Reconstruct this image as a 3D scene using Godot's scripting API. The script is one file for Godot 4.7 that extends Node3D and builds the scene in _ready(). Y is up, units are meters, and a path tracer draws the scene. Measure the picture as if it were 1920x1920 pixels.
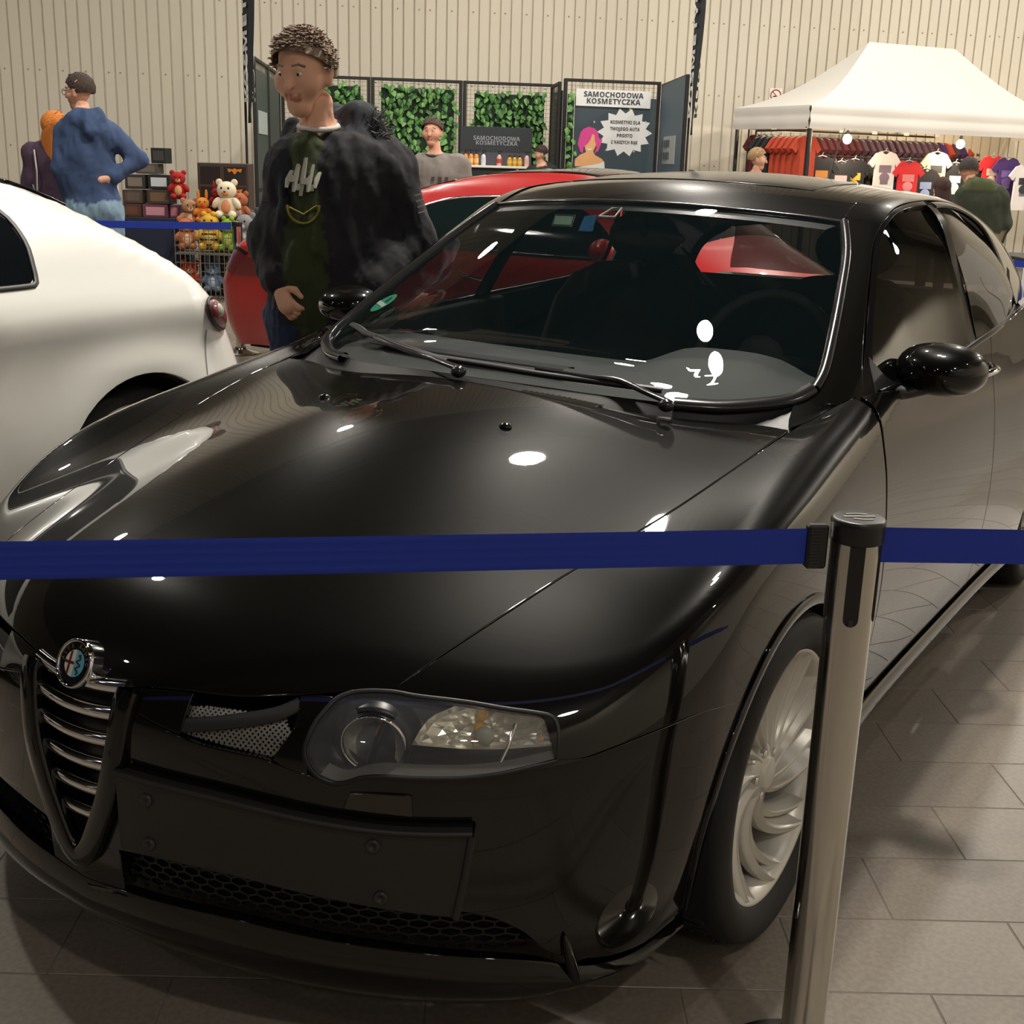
extends Node3D

var M := {}
var used := {}

# ---------------------------------------------------------------- helpers
class Tab:
	var x0 := 0.0
	var x1 := 1.0
	var n := 600
	var t := PackedFloat32Array()
	func _init(xs: Array, ys: Array):
		var ord := range(xs.size())
		ord.sort_custom(func(a, b): return xs[a] < xs[b])
		var X := []
		var Y := []
		for i in ord:
			X.append(float(xs[i])); Y.append(float(ys[i]))
		var m := X.size()
		var y2 := []
		var u := []
		y2.resize(m); u.resize(m)
		y2[0] = 0.0; u[0] = 0.0
		for i in range(1, m - 1):
			var sig: float = (X[i] - X[i - 1]) / (X[i + 1] - X[i - 1])
			var p: float = sig * y2[i - 1] + 2.0
			y2[i] = (sig - 1.0) / p
			var w: float = (Y[i + 1] - Y[i]) / (X[i + 1] - X[i]) - (Y[i] - Y[i - 1]) / (X[i] - X[i - 1])
			u[i] = (6.0 * w / (X[i + 1] - X[i - 1]) - sig * u[i - 1]) / p
		y2[m - 1] = 0.0
		for i in range(m - 2, -1, -1):
			y2[i] = y2[i] * y2[i + 1] + u[i]
		x0 = X[0]; x1 = X[m - 1]
		t.resize(n + 1)
		var k := 0
		for i in n + 1:
			var x: float = x0 + (x1 - x0) * i / n
			while k < m - 2 and x > X[k + 1]:
				k += 1
			var h: float = X[k + 1] - X[k]
			var a: float = (X[k + 1] - x) / h
			var b: float = (x - X[k]) / h
			t[i] = a * Y[k] + b * Y[k + 1] + ((a * a * a - a) * y2[k] + (b * b * b - b) * y2[k + 1]) * h * h / 6.0
	func v(x: float) -> float:
		var s := clampf((x - x0) / (x1 - x0), 0.0, 0.99999) * n
		var i := int(s)
		return lerpf(t[i], t[i + 1], s - i)

class MB:
	var V := PackedVector3Array()
	var N := PackedVector3Array()
	var U := PackedVector2Array()
	var C := PackedColorArray()
	var I := PackedInt32Array()
	var col := Color(1, 1, 1)
	func vert(p: Vector3, n: Vector3, uv := Vector2.ZERO) -> int:
		V.append(p); N.append(n); U.append(uv); C.append(col)
		return V.size() - 1
	func tri(a: int, b: int, c: int):
		var g := (V[c] - V[a]).cross(V[b] - V[a])
		if g.dot(N[a] + N[b] + N[c]) >= 0.0:
			I.append(a); I.append(b); I.append(c)
		else:
			I.append(a); I.append(c); I.append(b)
	func ftri(a: Vector3, b: Vector3, c: Vector3, ref: Vector3):
		# flat triangle whose normal points along ref
		var g := (c - a).cross(b - a).normalized()
		if g.dot(ref) < 0.0: g = -g
		var i := vert(a, g); vert(b, g); vert(c, g)
		tri(i, i + 1, i + 2)
	func quad(a: Vector3, b: Vector3, c: Vector3, d: Vector3, ref: Vector3):
		var g := (c - a).cross(d - b).normalized()
		if g.dot(ref) < 0.0: g = -g
		var i := vert(a, g, Vector2(0, 1)); vert(b, g, Vector2(1, 1)); vert(c, g, Vector2(1, 0)); vert(d, g, Vector2(0, 0))
		tri(i, i + 1, i + 2); tri(i, i + 2, i + 3)
	func box(c: Vector3, s: Vector3, b := Basis.IDENTITY, bev := 0.0):
		var h := s * 0.5
		bev = minf(bev, minf(h.x, minf(h.y, h.z)) * 0.98)
		if bev <= 0.0:
			for ax in 3:
				for sg in [-1.0, 1.0]:
					var n := Vector3.ZERO; n[ax] = sg
					var u := Vector3.ZERO; u[(ax + 1) % 3] = h[(ax + 1) % 3]
					var w := Vector3.ZERO; w[(ax + 2) % 3] = h[(ax + 2) % 3]
					var f: Vector3 = n * h[ax]
					quad(c + b * (f - u - w), c + b * (f + u - w), c + b * (f + u + w), c + b * (f - u + w), b * n)
			return
		var k := h - Vector3(bev, bev, bev)
		for ax in 3:
			var a1 := (ax + 1) % 3
			var a2 := (ax + 2) % 3
			for sg in [-1.0, 1.0]:
				var n := Vector3.ZERO; n[ax] = sg
				var u := Vector3.ZERO; u[a1] = k[a1]
				var w := Vector3.ZERO; w[a2] = k[a2]
				var f: Vector3 = n * h[ax]
				quad(c + b * (f - u - w), c + b * (f + u - w), c + b * (f + u + w), c + b * (f - u + w), b * n)
			for s1 in [-1.0, 1.0]:
				for s2 in [-1.0, 1.0]:
					var p := Vector3.ZERO; p[a1] = s1 * h[a1]; p[a2] = s2 * k[a2]
					var q := Vector3.ZERO; q[a1] = s1 * k[a1]; q[a2] = s2 * h[a2]
					var e := Vector3.ZERO; e[ax] = k[ax]
					var r := Vector3.ZERO; r[a1] = s1; r[a2] = s2
					quad(c + b * (p - e), c + b * (p + e), c + b * (q + e), c + b * (q - e), b * r)
		for s1 in [-1.0, 1.0]:
			for s2 in [-1.0, 1.0]:
				for s3 in [-1.0, 1.0]:
					ftri(c + b * Vector3(s1 * h.x, s2 * k.y, s3 * k.z), c + b * Vector3(s1 * k.x, s2 * h.y, s3 * k.z), c + b * Vector3(s1 * k.x, s2 * k.y, s3 * h.z), b * Vector3(s1, s2, s3))
	func tube(P: PackedVector3Array, r, seg := 8, caps := true, ry := -1.0, up := Vector3.UP):
		# round (or elliptic) tube along P; r is a number or an array of radii
		var n := P.size()
		var base := V.size()
		var ux := Vector3.ZERO
		for i in n:
			var t := (P[mini(i + 1, n - 1)] - P[maxi(i - 1, 0)]).normalized()
			if ux == Vector3.ZERO:
				ux = up.cross(t)
				if ux.length() < 0.01: ux = Vector3.RIGHT.cross(t)
				if ux.length() < 0.01: ux = Vector3.FORWARD.cross(t)
			ux = (ux - t * ux.dot(t)).normalized()
			var uy := t.cross(ux)
			var rr: float = r[i] if (r is Array or r is PackedFloat32Array) else r
			var r2: float = rr if ry < 0.0 else ry * (rr if ry < 0.0 else 1.0)
			for k in seg:
				var a := TAU * k / seg
				var d := ux * cos(a) * rr + uy * sin(a) * r2
				var nn := (ux * cos(a) / maxf(rr, 1e-5) + uy * sin(a) / maxf(r2, 1e-5)).normalized()
				vert(P[i] + d, nn, Vector2(float(k) / seg, float(i) / (n - 1)))
		for i in n - 1:
			for k in seg:
				var a := base + i * seg + k
				var b := base + i * seg + (k + 1) % seg
				tri(a, b, b + seg); tri(a, b + seg, a + seg)
		if caps:
			for e in 2:
				var i := 0 if e == 0 else n - 1
				var t := (P[1] - P[0]).normalized() * -1.0 if e == 0 else (P[n - 1] - P[n - 2]).normalized()
				var c := vert(P[i], t)
				var first := V.size()
				for k in seg:
					vert(V[base + i * seg + k], t)
				for k in seg:
					tri(c, first + k, first + (k + 1) % seg)
	func grid(rows: Array, out := Vector3.ZERO, wrap := false, flip := false):
		# smooth surface through rows of points; normals face away from out unless flip
		var nv := rows.size()
		var nu: int = rows[0].size()
		var base := V.size()
		for j in nv:
			for i in nu:
				var il := (i - 1 + nu) % nu if wrap else maxi(i - 1, 0)
				var ir := (i + 1) % nu if wrap else mini(i + 1, nu - 1)
				var du: Vector3 = rows[j][ir] - rows[j][il]
				var dv: Vector3 = rows[mini(j + 1, nv - 1)][i] - rows[maxi(j - 1, 0)][i]
				var nn := du.cross(dv)
				if nn.length() < 1e-12:
					var jj := 1 if j == 0 else (nv - 2 if j == nv - 1 else j)
					du = rows[jj][ir] - rows[jj][il]
					nn = du.cross(dv)
				nn = nn.normalized()
				if flip: nn = -nn
				vert(rows[j][i], nn, Vector2(float(i) / maxi(nu - 1, 1), float(j) / maxi(nv - 1, 1)))
		# one global sign so that normals face away from the point out
		var acc := 0.0
		for i in range(base, V.size()):
			acc += N[i].dot(V[i] - out)
		if acc < 0.0 and not flip:
			for i in range(base, V.size()): N[i] = -N[i]
		for j in nv - 1:
			for i in (nu if wrap else nu - 1):
				var a := base + j * nu + i
				var b := base + j * nu + (i + 1) % nu
				tri(a, b, b + nu); tri(a, b + nu, a + nu)
	func lathe(prof: Array, seg := 24, xf := Transform3D.IDENTITY, arc := TAU):
		# prof: Vector2(radius, height) turned about local y
		var rows := []
		for p in prof:
			var row := PackedVector3Array()
			for k in seg:
				var a := arc * k / seg
				row.append(xf * Vector3(p.x * cos(a), p.y, p.x * sin(a)))
			rows.append(row)
		# normals from profile
		var base := V.size()
		var n := prof.size()
		for j in n:
			var d: Vector2 = prof[mini(j + 1, n - 1)] - prof[maxi(j - 1, 0)]
			var nn := Vector2(d.y, -d.x).normalized()
			for k in seg:
				var a := arc * k / seg
				vert(rows[j][k], (xf.basis * Vector3(nn.x * cos(a), nn.y, nn.x * sin(a))).normalized(), Vector2(float(k) / seg, float(j) / n))
		for j in n - 1:
			for k in seg:
				var a := base + j * seg + k
				var b := base + j * seg + (k + 1) % seg
				tri(a, b, b + seg); tri(a, b + seg, a + seg)
	func disc(c: Vector3, n: Vector3, r: float, seg := 20, u := Vector3.ZERO, ry := -1.0):
		if u == Vector3.ZERO:
			u = n.cross(Vector3.UP)
			if u.length() < 0.01: u = n.cross(Vector3.RIGHT)
		u = u.normalized()
		var w := n.cross(u).normalized()
		if ry < 0.0: ry = r
		var ci := vert(c, n, Vector2(0.5, 0.5))
		for k in seg:
			var a := TAU * k / seg
			vert(c + u * cos(a) * r + w * sin(a) * ry, n, Vector2(0.5 + 0.5 * cos(a), 0.5 + 0.5 * sin(a)))
		for k in seg:
			tri(ci, ci + 1 + k, ci + 1 + (k + 1) % seg)
	func ball(c: Vector3, r: Vector3, seg := 16, rings := 10, b := Basis.IDENTITY):
		var base := V.size()
		for j in rings + 1:
			var th := PI * j / rings
			for k in seg:
				var a := TAU * k / seg
				var d := Vector3(sin(th) * cos(a), cos(th), sin(th) * sin(a))
				vert(c + b * (d * r), (b * (d / r)).normalized(), Vector2(float(k) / seg, float(j) / rings))
		for j in rings:
			for k in seg:
				var a := base + j * seg + k
				var bb := base + j * seg + (k + 1) % seg
				if j > 0: tri(a, bb, bb + seg)
				if j < rings - 1: tri(a, bb + seg, a + seg)
	func prism(poly: PackedVector2Array, o: Vector3, ux: Vector3, uy: Vector3, thick: float):
		# flat polygon (ux, uy axes) given thickness along n = ux x uy, both faces and rim
		var n := ux.cross(uy).normalized()
		var ids := Geometry2D.triangulate_polygon(poly)
		for s in [0.0, 1.0]:
			var base := V.size()
			var nn: Vector3 = n * (1.0 if s > 0.5 else -1.0)
			for p in poly:
				vert(o + ux * p.x + uy * p.y + n * (thick * (s - 0.5)), nn, Vector2(p.x, p.y))
			for k in range(0, ids.size(), 3):
				tri(base + ids[k], base + ids[k + 1], base + ids[k + 2])
		var cen := Vector2.ZERO
		for p in poly: cen += p
		cen /= poly.size()
		var cc := Geometry2D.is_polygon_clockwise(poly)
		for k in poly.size():
			var p := poly[k]
			var q := poly[(k + 1) % poly.size()]
			var e := (q - p).normalized()
			var ov := Vector2(e.y, -e.x) * (-1.0 if cc else 1.0)
			var a := o + ux * p.x + uy * p.y
			var b := o + ux * q.x + uy * q.y
			var t := n * thick * 0.5
			quad(a - t, b - t, b + t, a + t, ux * ov.x + uy * ov.y)
	func mesh() -> ArrayMesh:
		var arr := []
		arr.resize(Mesh.ARRAY_MAX)
		arr[Mesh.ARRAY_VERTEX] = V; arr[Mesh.ARRAY_NORMAL] = N; arr[Mesh.ARRAY_TEX_UV] = U
		arr[Mesh.ARRAY_COLOR] = C; arr[Mesh.ARRAY_INDEX] = I
		var m := ArrayMesh.new()
		m.add_surface_from_arrays(Mesh.PRIMITIVE_TRIANGLES, arr)
		return m

func pts(a: Array) -> PackedVector3Array:
	var r := PackedVector3Array()
	for i in range(0, a.size(), 3):
		r.append(Vector3(a[i], a[i + 1], a[i + 2]))
	return r

func p2(a: Array) -> PackedVector2Array:
	var r := PackedVector2Array()
	for i in range(0, a.size(), 2):
		r.append(Vector2(a[i], a[i + 1]))
	return r

func mir(P: PackedVector3Array) -> PackedVector3Array:
	var r := PackedVector3Array()
	for p in P: r.append(Vector3(-p.x, p.y, p.z))
	return r

func rev(P: PackedVector3Array) -> PackedVector3Array:
	var r := P.duplicate()
	r.reverse()
	return r

func smooth_curve(P: PackedVector3Array, sub := 8) -> PackedVector3Array:
	var n := P.size()
	if n < 3: return P
	var r := PackedVector3Array()
	for i in n - 1:
		var a := P[maxi(i - 1, 0)]
		var d := P[mini(i + 2, n - 1)]
		for k in sub:
			r.append(P[i].cubic_interpolate(P[i + 1], a, d, float(k) / sub))
	r.append(P[n - 1])
	return r

func resample(P: PackedVector3Array, n: int, smooth := true) -> PackedVector3Array:
	var Q := smooth_curve(P) if smooth else P
	var L := PackedFloat32Array([0.0])
	for i in range(1, Q.size()):
		L.append(L[i - 1] + Q[i].distance_to(Q[i - 1]))
	var tot := L[L.size() - 1]
	var r := PackedVector3Array()
	var k := 0
	for i in n + 1:
		var s := tot * i / n
		while k < Q.size() - 2 and L[k + 1] < s: k += 1
		var d := L[k + 1] - L[k]
		r.append(Q[k].lerp(Q[k + 1], clampf((s - L[k]) / d, 0, 1) if d > 1e-9 else 0.0))
	return r

func join(a: PackedVector3Array, b: PackedVector3Array) -> PackedVector3Array:
	var r := a.duplicate()
	for i in b.size():
		if i == 0 and a.size() > 0 and a[a.size() - 1].distance_to(b[0]) < 1e-4: continue
		r.append(b[i])
	return r

func numbered(n: String) -> String:
	if not used.has(n):
		used[n] = 0
		return n
	used[n] += 1
	return "%s_%03d" % [n, used[n]]

func thing(called: String, label: String, category: String, at := Vector3.ZERO, turn := 0.0, group := "") -> Node3D:
	var o := Node3D.new()
	o.name = numbered(called)
	add_child(o, true)
	o.position = at
	o.rotation.y = turn
	tag(o, label, category, group)
	return o

func tag(o: Node, label: String, category: String, group := "", kind := ""):
	o.set_meta("label", label)
	o.set_meta("category", category)
	if group: o.set_meta("group", group)
	if kind: o.set_meta("kind", kind)

func obj(called: String, mb, m: Material, parent: Node, label := "") -> MeshInstance3D:
	var o := MeshInstance3D.new()
	o.name = called if parent != self else numbered(called)
	o.mesh = mb.mesh() if mb is MB else mb
	o.material_override = m
	o.cast_shadow = GeometryInstance3D.SHADOW_CASTING_SETTING_ON
	parent.add_child(o, true)
	if label: o.set_meta("label", label)
	return o

func struct(called: String, mb, m: Material, parent: Node = self) -> MeshInstance3D:
	var o := obj(called, mb, m, parent)
	if parent == self: o.set_meta("kind", "structure")
	return o

func mat(c: Color, rough := 0.6, metal := 0.0) -> StandardMaterial3D:
	var m := StandardMaterial3D.new()
	m.albedo_color = c
	m.roughness = rough
	m.metallic = metal
	return m

func emis(c: Color, e: float) -> StandardMaterial3D:
	var m := mat(c, 0.6)
	m.emission_enabled = true
	m.emission = c
	m.emission_energy_multiplier = e
	return m

func glass(c: Color, alpha: float, rough := 0.0) -> StandardMaterial3D:
	var m := mat(Color(c.r, c.g, c.b, alpha), rough)
	m.transparency = BaseMaterial3D.TRANSPARENCY_ALPHA
	return m

func smax(a: float, b: float, k: float) -> float:
	var h := maxf(k - absf(a - b), 0.0) / k
	return maxf(a, b) + h * h * k * 0.25

func setup_view():
	var cam := Camera3D.new()
	cam.name = "camera"
	add_child(cam)
	cam.position = Vector3(1.5263, 1.4084, 2.032)
	cam.rotation = Vector3(deg_to_rad(-15.89), deg_to_rad(32.25), deg_to_rad(1.72))
	cam.fov = rad_to_deg(2.0 * atan(960.0 / 2299.3))
	cam.near = .05
	cam.current = true
	var we := WorldEnvironment.new()
	we.name = "environment"
	var e := Environment.new()
	e.background_mode = Environment.BG_COLOR
	e.background_color = Color(.02, .02, .022)
	e.ambient_light_source = Environment.AMBIENT_SOURCE_DISABLED
	e.tonemap_mode = Environment.TONE_MAPPER_LINEAR
	e.tonemap_exposure = 1.06
	e.sdfgi_enabled = true
	e.ssao_enabled = true
	e.ssil_enabled = true
	we.environment = e
	add_child(we)

func lamp(over: String, at: Vector3, energy: float, col := Color(1, .97, .92), size := .35, glow := 40.0):
	# high-bay ceiling lamp: housing, glowing lens and its light
	var t := thing("high_bay_lamp", "round high-bay ceiling lamp hanging above " + over, "lamp", at, 0.0, "high-bay lamps on the hall ceiling")
	var h := MB.new()
	h.lathe([Vector2(size * .55, 0), Vector2(size * .56, .03), Vector2(size * .3, .12), Vector2(size * .25, .30), Vector2(.0, .31)], 24)
	obj("housing", h, M.trim_black, t)
	var g := MB.new()
	g.disc(Vector3(0, .004, 0), Vector3.DOWN, size * .5, 24)
	var em := emis(col, glow)
	obj("diffuser", g, em, t)
	var l := SpotLight3D.new()
	l.name = "light"
	l.light_color = col
	l.light_energy = energy
	l.light_size = size * .5
	l.spot_range = 60.0
	l.spot_angle = 80.0
	l.spot_attenuation = 2.0
	l.spot_angle_attenuation = .3
	l.shadow_enabled = true
	l.position = Vector3(0, -.03, 0)
	l.rotation.x = -PI / 2
	t.add_child(l)

func materials():
	var p := mat(Color(.055, .050, .043), .30, .0)
	p.metallic_specular = .12
	p.clearcoat_enabled = true
	p.clearcoat = 1.0
	p.clearcoat_roughness = .015
	M.paint = p
	var pb := mat(Color(.14, .10, .08), .3, .5)
	pb.clearcoat_enabled = true; pb.clearcoat = 1.0; pb.clearcoat_roughness = .02
	M.paint_brown = pb
	M.rubber = mat(Color(.10, .10, .105), .75)
	M.rim = mat(Color(.80, .79, .76), .35, .35)
	M.disc_steel = mat(Color(.32, .31, .30), .4, .9)
	M.chrome = mat(Color(.88, .88, .88), .06, 1.0)
	M.underbody = mat(Color(.05, .05, .05), .9)
	M.trim_black = mat(Color(.07, .07, .075), .45)
	M.trim_gloss = mat(Color(.06, .06, .065), .15)
	M.lamp_black = mat(Color(.07, .075, .08), .35)
	M.lamp_grey = mat(Color(.30, .30, .29), .5)
	M.lamp_grey2 = mat(Color(.62, .62, .58), .4)
	M.mirror_metal = mat(Color(.90, .89, .84), .22, .75)
	M.amber = mat(Color(.88, .66, .18), .3)
	M.amber_lens = mat(Color(.55, .22, .05), .15)
	M.lens = glass(Color(.9, .92, .95), .06, .0)
	M.mesh_metal = mat(Color(.62, .61, .58), .35, .7)
	M.badge_dark = mat(Color(.05, .05, .07), .25)
	M.badge_white = mat(Color(.88, .85, .80), .3)
	M.badge_blue = mat(Color(.42, .70, .78), .3)
	M.badge_red = mat(Color(.36, .10, .07), .35)
	M.badge_green = mat(Color(.10, .13, .06), .35)
	M.badge_gold = mat(Color(.62, .52, .30), .3, .8)
	M.plate_black = mat(Color(.135, .135, .13), .5)
	M.screw = mat(Color(.20, .20, .20), .35, .3)
	var sf := SystemFont.new()
	sf.font_names = PackedStringArray(["Droid Sans"])
	sf.font_weight = 700
	M.font_bold = sf
	M.trim_shine = mat(Color(.14, .14, .145), .18)
	M.glass_screen = glass(Color(.11, .16, .17), .24, .0)
	M.glass_side = glass(Color(.035, .045, .04), .85, .0)
	M.frit = mat(Color(.03, .03, .035), .3)
	M.sticker_green = mat(Color(.16, .66, .50), .5)
	M.sticker_pale = mat(Color(.80, .90, .84), .5)
	M.sticker_dark = mat(Color(.02, .25, .20), .5)
	M.paint_mirror = M.paint
	M.interior = mat(Color(.15, .155, .16), .7)
	M.dash = mat(Color(.25, .27, .27), .65)
	M.seat = mat(Color(.09, .09, .10), .85)
	M.red_plastic = mat(Color(.65, .12, .08), .4)
	M.headliner = mat(Color(.20, .20, .20), .9)
	M.grout = mat(Color(.43, .40, .37), .8)
	M.wall_core = mat(Color(.5, .47, .40), .8)
	M.cladding = [mat(Color(.79, .76, .70), .5), mat(Color(.78, .75, .685), .5), mat(Color(.80, .77, .705), .5)]
	M.screw_wall = mat(Color(.60, .57, .50), .5)
	M.wall_dark = mat(Color(.30, .29, .27), .7)
	M.ceiling = mat(Color(.10, .10, .105), .8)
	M.white_plain = mat(Color(.88, .87, .84), .5)
	M.sign_red = mat(Color(.62, .18, .15), .5)
	M.ink = mat(Color(.08, .08, .09), .5)
	M.frame_black = mat(Color(.10, .10, .105), .5)
	M.wire = mat(Color(.42, .40, .36), .5)
	M.leaf_dark = mat(Color(.10, .18, .09), .8)
	M.leaf = [mat(Color(.26, .45, .20), .5), mat(Color(.33, .53, .25), .5), mat(Color(.20, .37, .17), .5), mat(Color(.42, .60, .34), .5)]
	M.banner_grey = mat(Color(.22, .24, .26), .6)
	M.banner_pale = mat(Color(.66, .70, .70), .6)
	M.banner_blue = mat(Color(.32, .40, .46), .55)
	M.banner_green = mat(Color(.25, .29, .28), .5)
	M.banner_white = mat(Color(.86, .86, .86), .6)
	M.poster_dark = mat(Color(.22, .27, .30), .5)
	M.print_skin = mat(Color(.88, .66, .45), .6)
	M.print_pink = mat(Color(.82, .26, .55), .6)
	M.print_yellow = mat(Color(.80, .82, .30), .6)
	M.paper = mat(Color(.84, .80, .80), .6)
	M.board_black = mat(Color(.15, .17, .19), .5)
	M.board_violet = mat(Color(.26, .25, .29), .5)
	M.letter_grey = mat(Color(.55, .56, .58), .5)
	M.flag_black = mat(Color(.13, .15, .17), .7)
	M.bottle = [mat(Color(.85, .55, .25), .2), mat(Color(.80, .82, .84), .2), mat(Color(.82, .66, .62), .2), mat(Color(.78, .58, .16), .2), mat(Color(.82, .70, .66), .2)]
	M.bottle_label = [mat(Color(.88, .70, .45), .5), mat(Color(.78, .78, .80), .5), mat(Color(.72, .24, .20), .5), mat(Color(.80, .68, .35), .5), mat(Color(.80, .62, .58), .5)]
	var vc := mat(Color(1, 1, 1), .85)
	vc.vertex_color_use_as_albedo = true
	M.cloth_vc = vc
	M.eye_white = mat(Color(.82, .80, .78), .3)
	M.shirt_white = mat(Color(.78, .77, .75), .8)
	M.print_white = mat(Color(.62, .62, .57), .8)
	M.print_olive = mat(Color(.50, .46, .14), .8)
	M.fur_grey = mat(Color(.45, .45, .46), .9)
	var cvm := mat(Color(.86, .845, .82), .75)
	M.canvas = cvm
	M.bulb = emis(Color(1, .93, .82), 30.0)
	M.post_chrome = mat(Color(.82, .81, .78), .14, 1.0)
	M.post_black = mat(Color(.10, .10, .105), .35)
	M.belt_blue = mat(Color(.09, .20, .62), .75)
	var pw := mat(Color(.90, .90, .88), .35)
	pw.clearcoat_enabled = true; pw.clearcoat = .6; pw.clearcoat_roughness = .05
	M.paint_white = pw
	var prd := mat(Color(.66, .03, .045), .35)
	prd.clearcoat_enabled = true; prd.clearcoat = 1.0; prd.clearcoat_roughness = .03
	M.paint_red = prd
	M.glass_dark = mat(Color(.06, .075, .09), .04)
	M.glass_dark_green = mat(Color(.07, .11, .11), .04)
	var lr := mat(Color(.38, .04, .08), .08)
	lr.clearcoat_enabled = true
	M.lens_red = lr
	M.lens_clear = mat(Color(.72, .52, .50), .1)
	M.seam_grey = mat(Color(.66, .66, .64), .6)
	M.seam_dark = mat(Color(.12, .02, .02), .6)
	M.sticker_mint = mat(Color(.72, .88, .78), .5)
	M.sticker_blue = mat(Color(.20, .55, .80), .5)
	M.navy_cloth = mat(Color(.11, .14, .22), .8)
	M.card_brown = mat(Color(.26, .20, .17), .7)
	M.card_dark = mat(Color(.16, .13, .12), .4)
	M.print_orange = mat(Color(.82, .50, .18), .5)

# ---------------------------------------------------------------- hatchback body shape
# car axes: x to the car's left, y up, z forward; origin on the floor under the front axle
var T_yc: Tab; var T_ysh: Tab; var T_ash: Tab; var T_yf: Tab; var T_pl: Tab; var T_zc: Tab; var T_xb: Tab; var T_vs: Tab
var T_yr: Tab; var T_gb: Tab; var T_tum: Tab; var T_zre: Tab

func car_tables():
	var zz := [1.0, .85, .7, .5, .3, .1, -.1, -.3, -.6, -.8, -1.0]
	T_yc = Tab.new(zz, [.585, .678, .745, .812, .868, .912, .940, .957, .985, 1.05, 1.14])
	T_ysh = Tab.new(zz, [.50, .585, .652, .715, .765, .810, .856, .892, .945, 1.03, 1.13])
	T_ash = Tab.new([1.0, .85, .715, .38, .2, -.31, -.6, -1.0], [.44, .47, .50, .572, .615, .64, .62, .60])
	T_yf = Tab.new([1.0, .85, .7, .46, .24, .1, -.14, -.3, -.585, -.8, -1.0], [.36, .45, .55, .682, .78, .82, .868, .900, .965, 1.05, 1.14])
	T_pl = Tab.new([0, .15, .41, .6, .72, .80, .85, .90, 1.0], [0, .012, .088, .190, .288, .385, .47, .60, .95])
	T_zc = Tab.new([-.1, .05, .12, .2, .3, .4, .5, .56, .62, .70, .8], [.78, .83, .86, .885, .898, .90, .902, .90, .885, .845, .76])
	T_xb = Tab.new([1.0, .6, .4, .2, 0, -.3, -.6, -1.2, -1.8, -2.5, -2.8, -3.1, -3.3], [.74, .815, .850, .868, .873, .866, .858, .858, .866, .874, .85, .76, .6])
	T_vs = Tab.new([0, .1, .2, .35, .55, .7, .8, .9, 1.0, 1.1], [-.13, -.085, -.042, -.012, 0, -.010, -.024, -.045, -.068, -.11])
	T_yr = Tab.new([-.4, -.8, -.95, -1.1, -1.3, -1.6, -1.9, -2.3, -2.6, -3.0, -3.3], [1.02, 1.262, 1.323, 1.361, 1.387, 1.400, 1.390, 1.335, 1.26, 1.10, .95])
	T_gb = Tab.new([-.2, -.4, -.6, -1.0, -1.5, -2.0, -2.5, -3.0, -3.3], [.755, .775, .792, .815, .825, .808, .745, .65, .56])
	T_tum = Tab.new([.8, .9, 1.0, 1.1, 1.2, 1.3, 1.4, 1.5], [-.02, 0, .033, .076, .124, .18, .25, .34])
	T_zre = Tab.new([.8, .9, 1.1, 1.3, 1.45], [-3.12, -3.07, -2.93, -2.64, -2.3])

func hood_y(a: float, z: float) -> float:
	var c := T_yc.v(z)
	var s := T_ash.v(z)
	var A := s * s
	var B := 0.64
	var d1 := c - T_ysh.v(z)
	var d2 := c - T_yf.v(z)
	var q := (d2 - d1 * B / A) / (B * B - A * B)
	var p := (d1 - q * A * A) / A
	a = minf(a, .95)
	return c - p * a * a - q * a * a * a * a

func body_f(p: Vector3) -> float:
	var a := absf(p.x)
	var f := smax((p.y - hood_y(a, p.z)) * .93, (p.z - T_zc.v(p.y) + T_pl.v(a)) * .9, .09)
	return smax(f, a - T_xb.v(p.z) - T_vs.v(p.y), .08)

func top_f(p: Vector3) -> float:
	var a := absf(p.x)
	var y := p.y
	var zw := -.2 - 2.05 * (y - .95) - .12 * (y - 1.13) * (y - 1.13)
	var f := smax((y - T_yr.v(p.z) + .17 * a * a) * .97, (p.z - zw + .68 * a * a) * .43, .035)
	f = smax(f, (T_zre.v(y) - .1 * a * a - p.z) * .6, .05)
	return smax(f, (a - T_gb.v(p.z) + T_tum.v(y)) * .9, .07)

func sf(which: int, p: Vector3) -> float:
	if which == 3: return other_f(p)
	return body_f(p) if which == 1 else top_f(p)

func sgrad(which: int, p: Vector3) -> Vector3:
	var e := .006
	return Vector3(
		sf(which, p + Vector3(e, 0, 0)) - sf(which, p - Vector3(e, 0, 0)),
		sf(which, p + Vector3(0, e, 0)) - sf(which, p - Vector3(0, e, 0)),
		sf(which, p + Vector3(0, 0, e)) - sf(which, p - Vector3(0, 0, e))) / (2.0 * e)

func onto(which: int, p: Vector3, off := 0.0) -> Vector3:
	if which == 0: return p
	for k in 4:
		var g := sgrad(which, p)
		var l := g.length_squared()
		if l < 1e-6: break
		p -= g * (sf(which, p) / l)
	if off != 0.0:
		p += sgrad(which, p).normalized() * off
	return p

func onto_all(which: int, P: PackedVector3Array, off := 0.0) -> PackedVector3Array:
	var r := PackedVector3Array()
	for p in P: r.append(onto(which, p, off))
	return r

func ruled(A: PackedVector3Array, B: PackedVector3Array, nu: int, nv: int, which: int, off := 0.0, smooth := true) -> Array:
	var a := resample(A, nu, smooth)
	var b := resample(B, nu, smooth)
	var rows := []
	for j in nv + 1:
		var row := PackedVector3Array()
		for i in nu + 1:
			row.append(onto(which, a[i].lerp(b[i], float(j) / nv), off))
		rows.append(row)
	return rows

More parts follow.
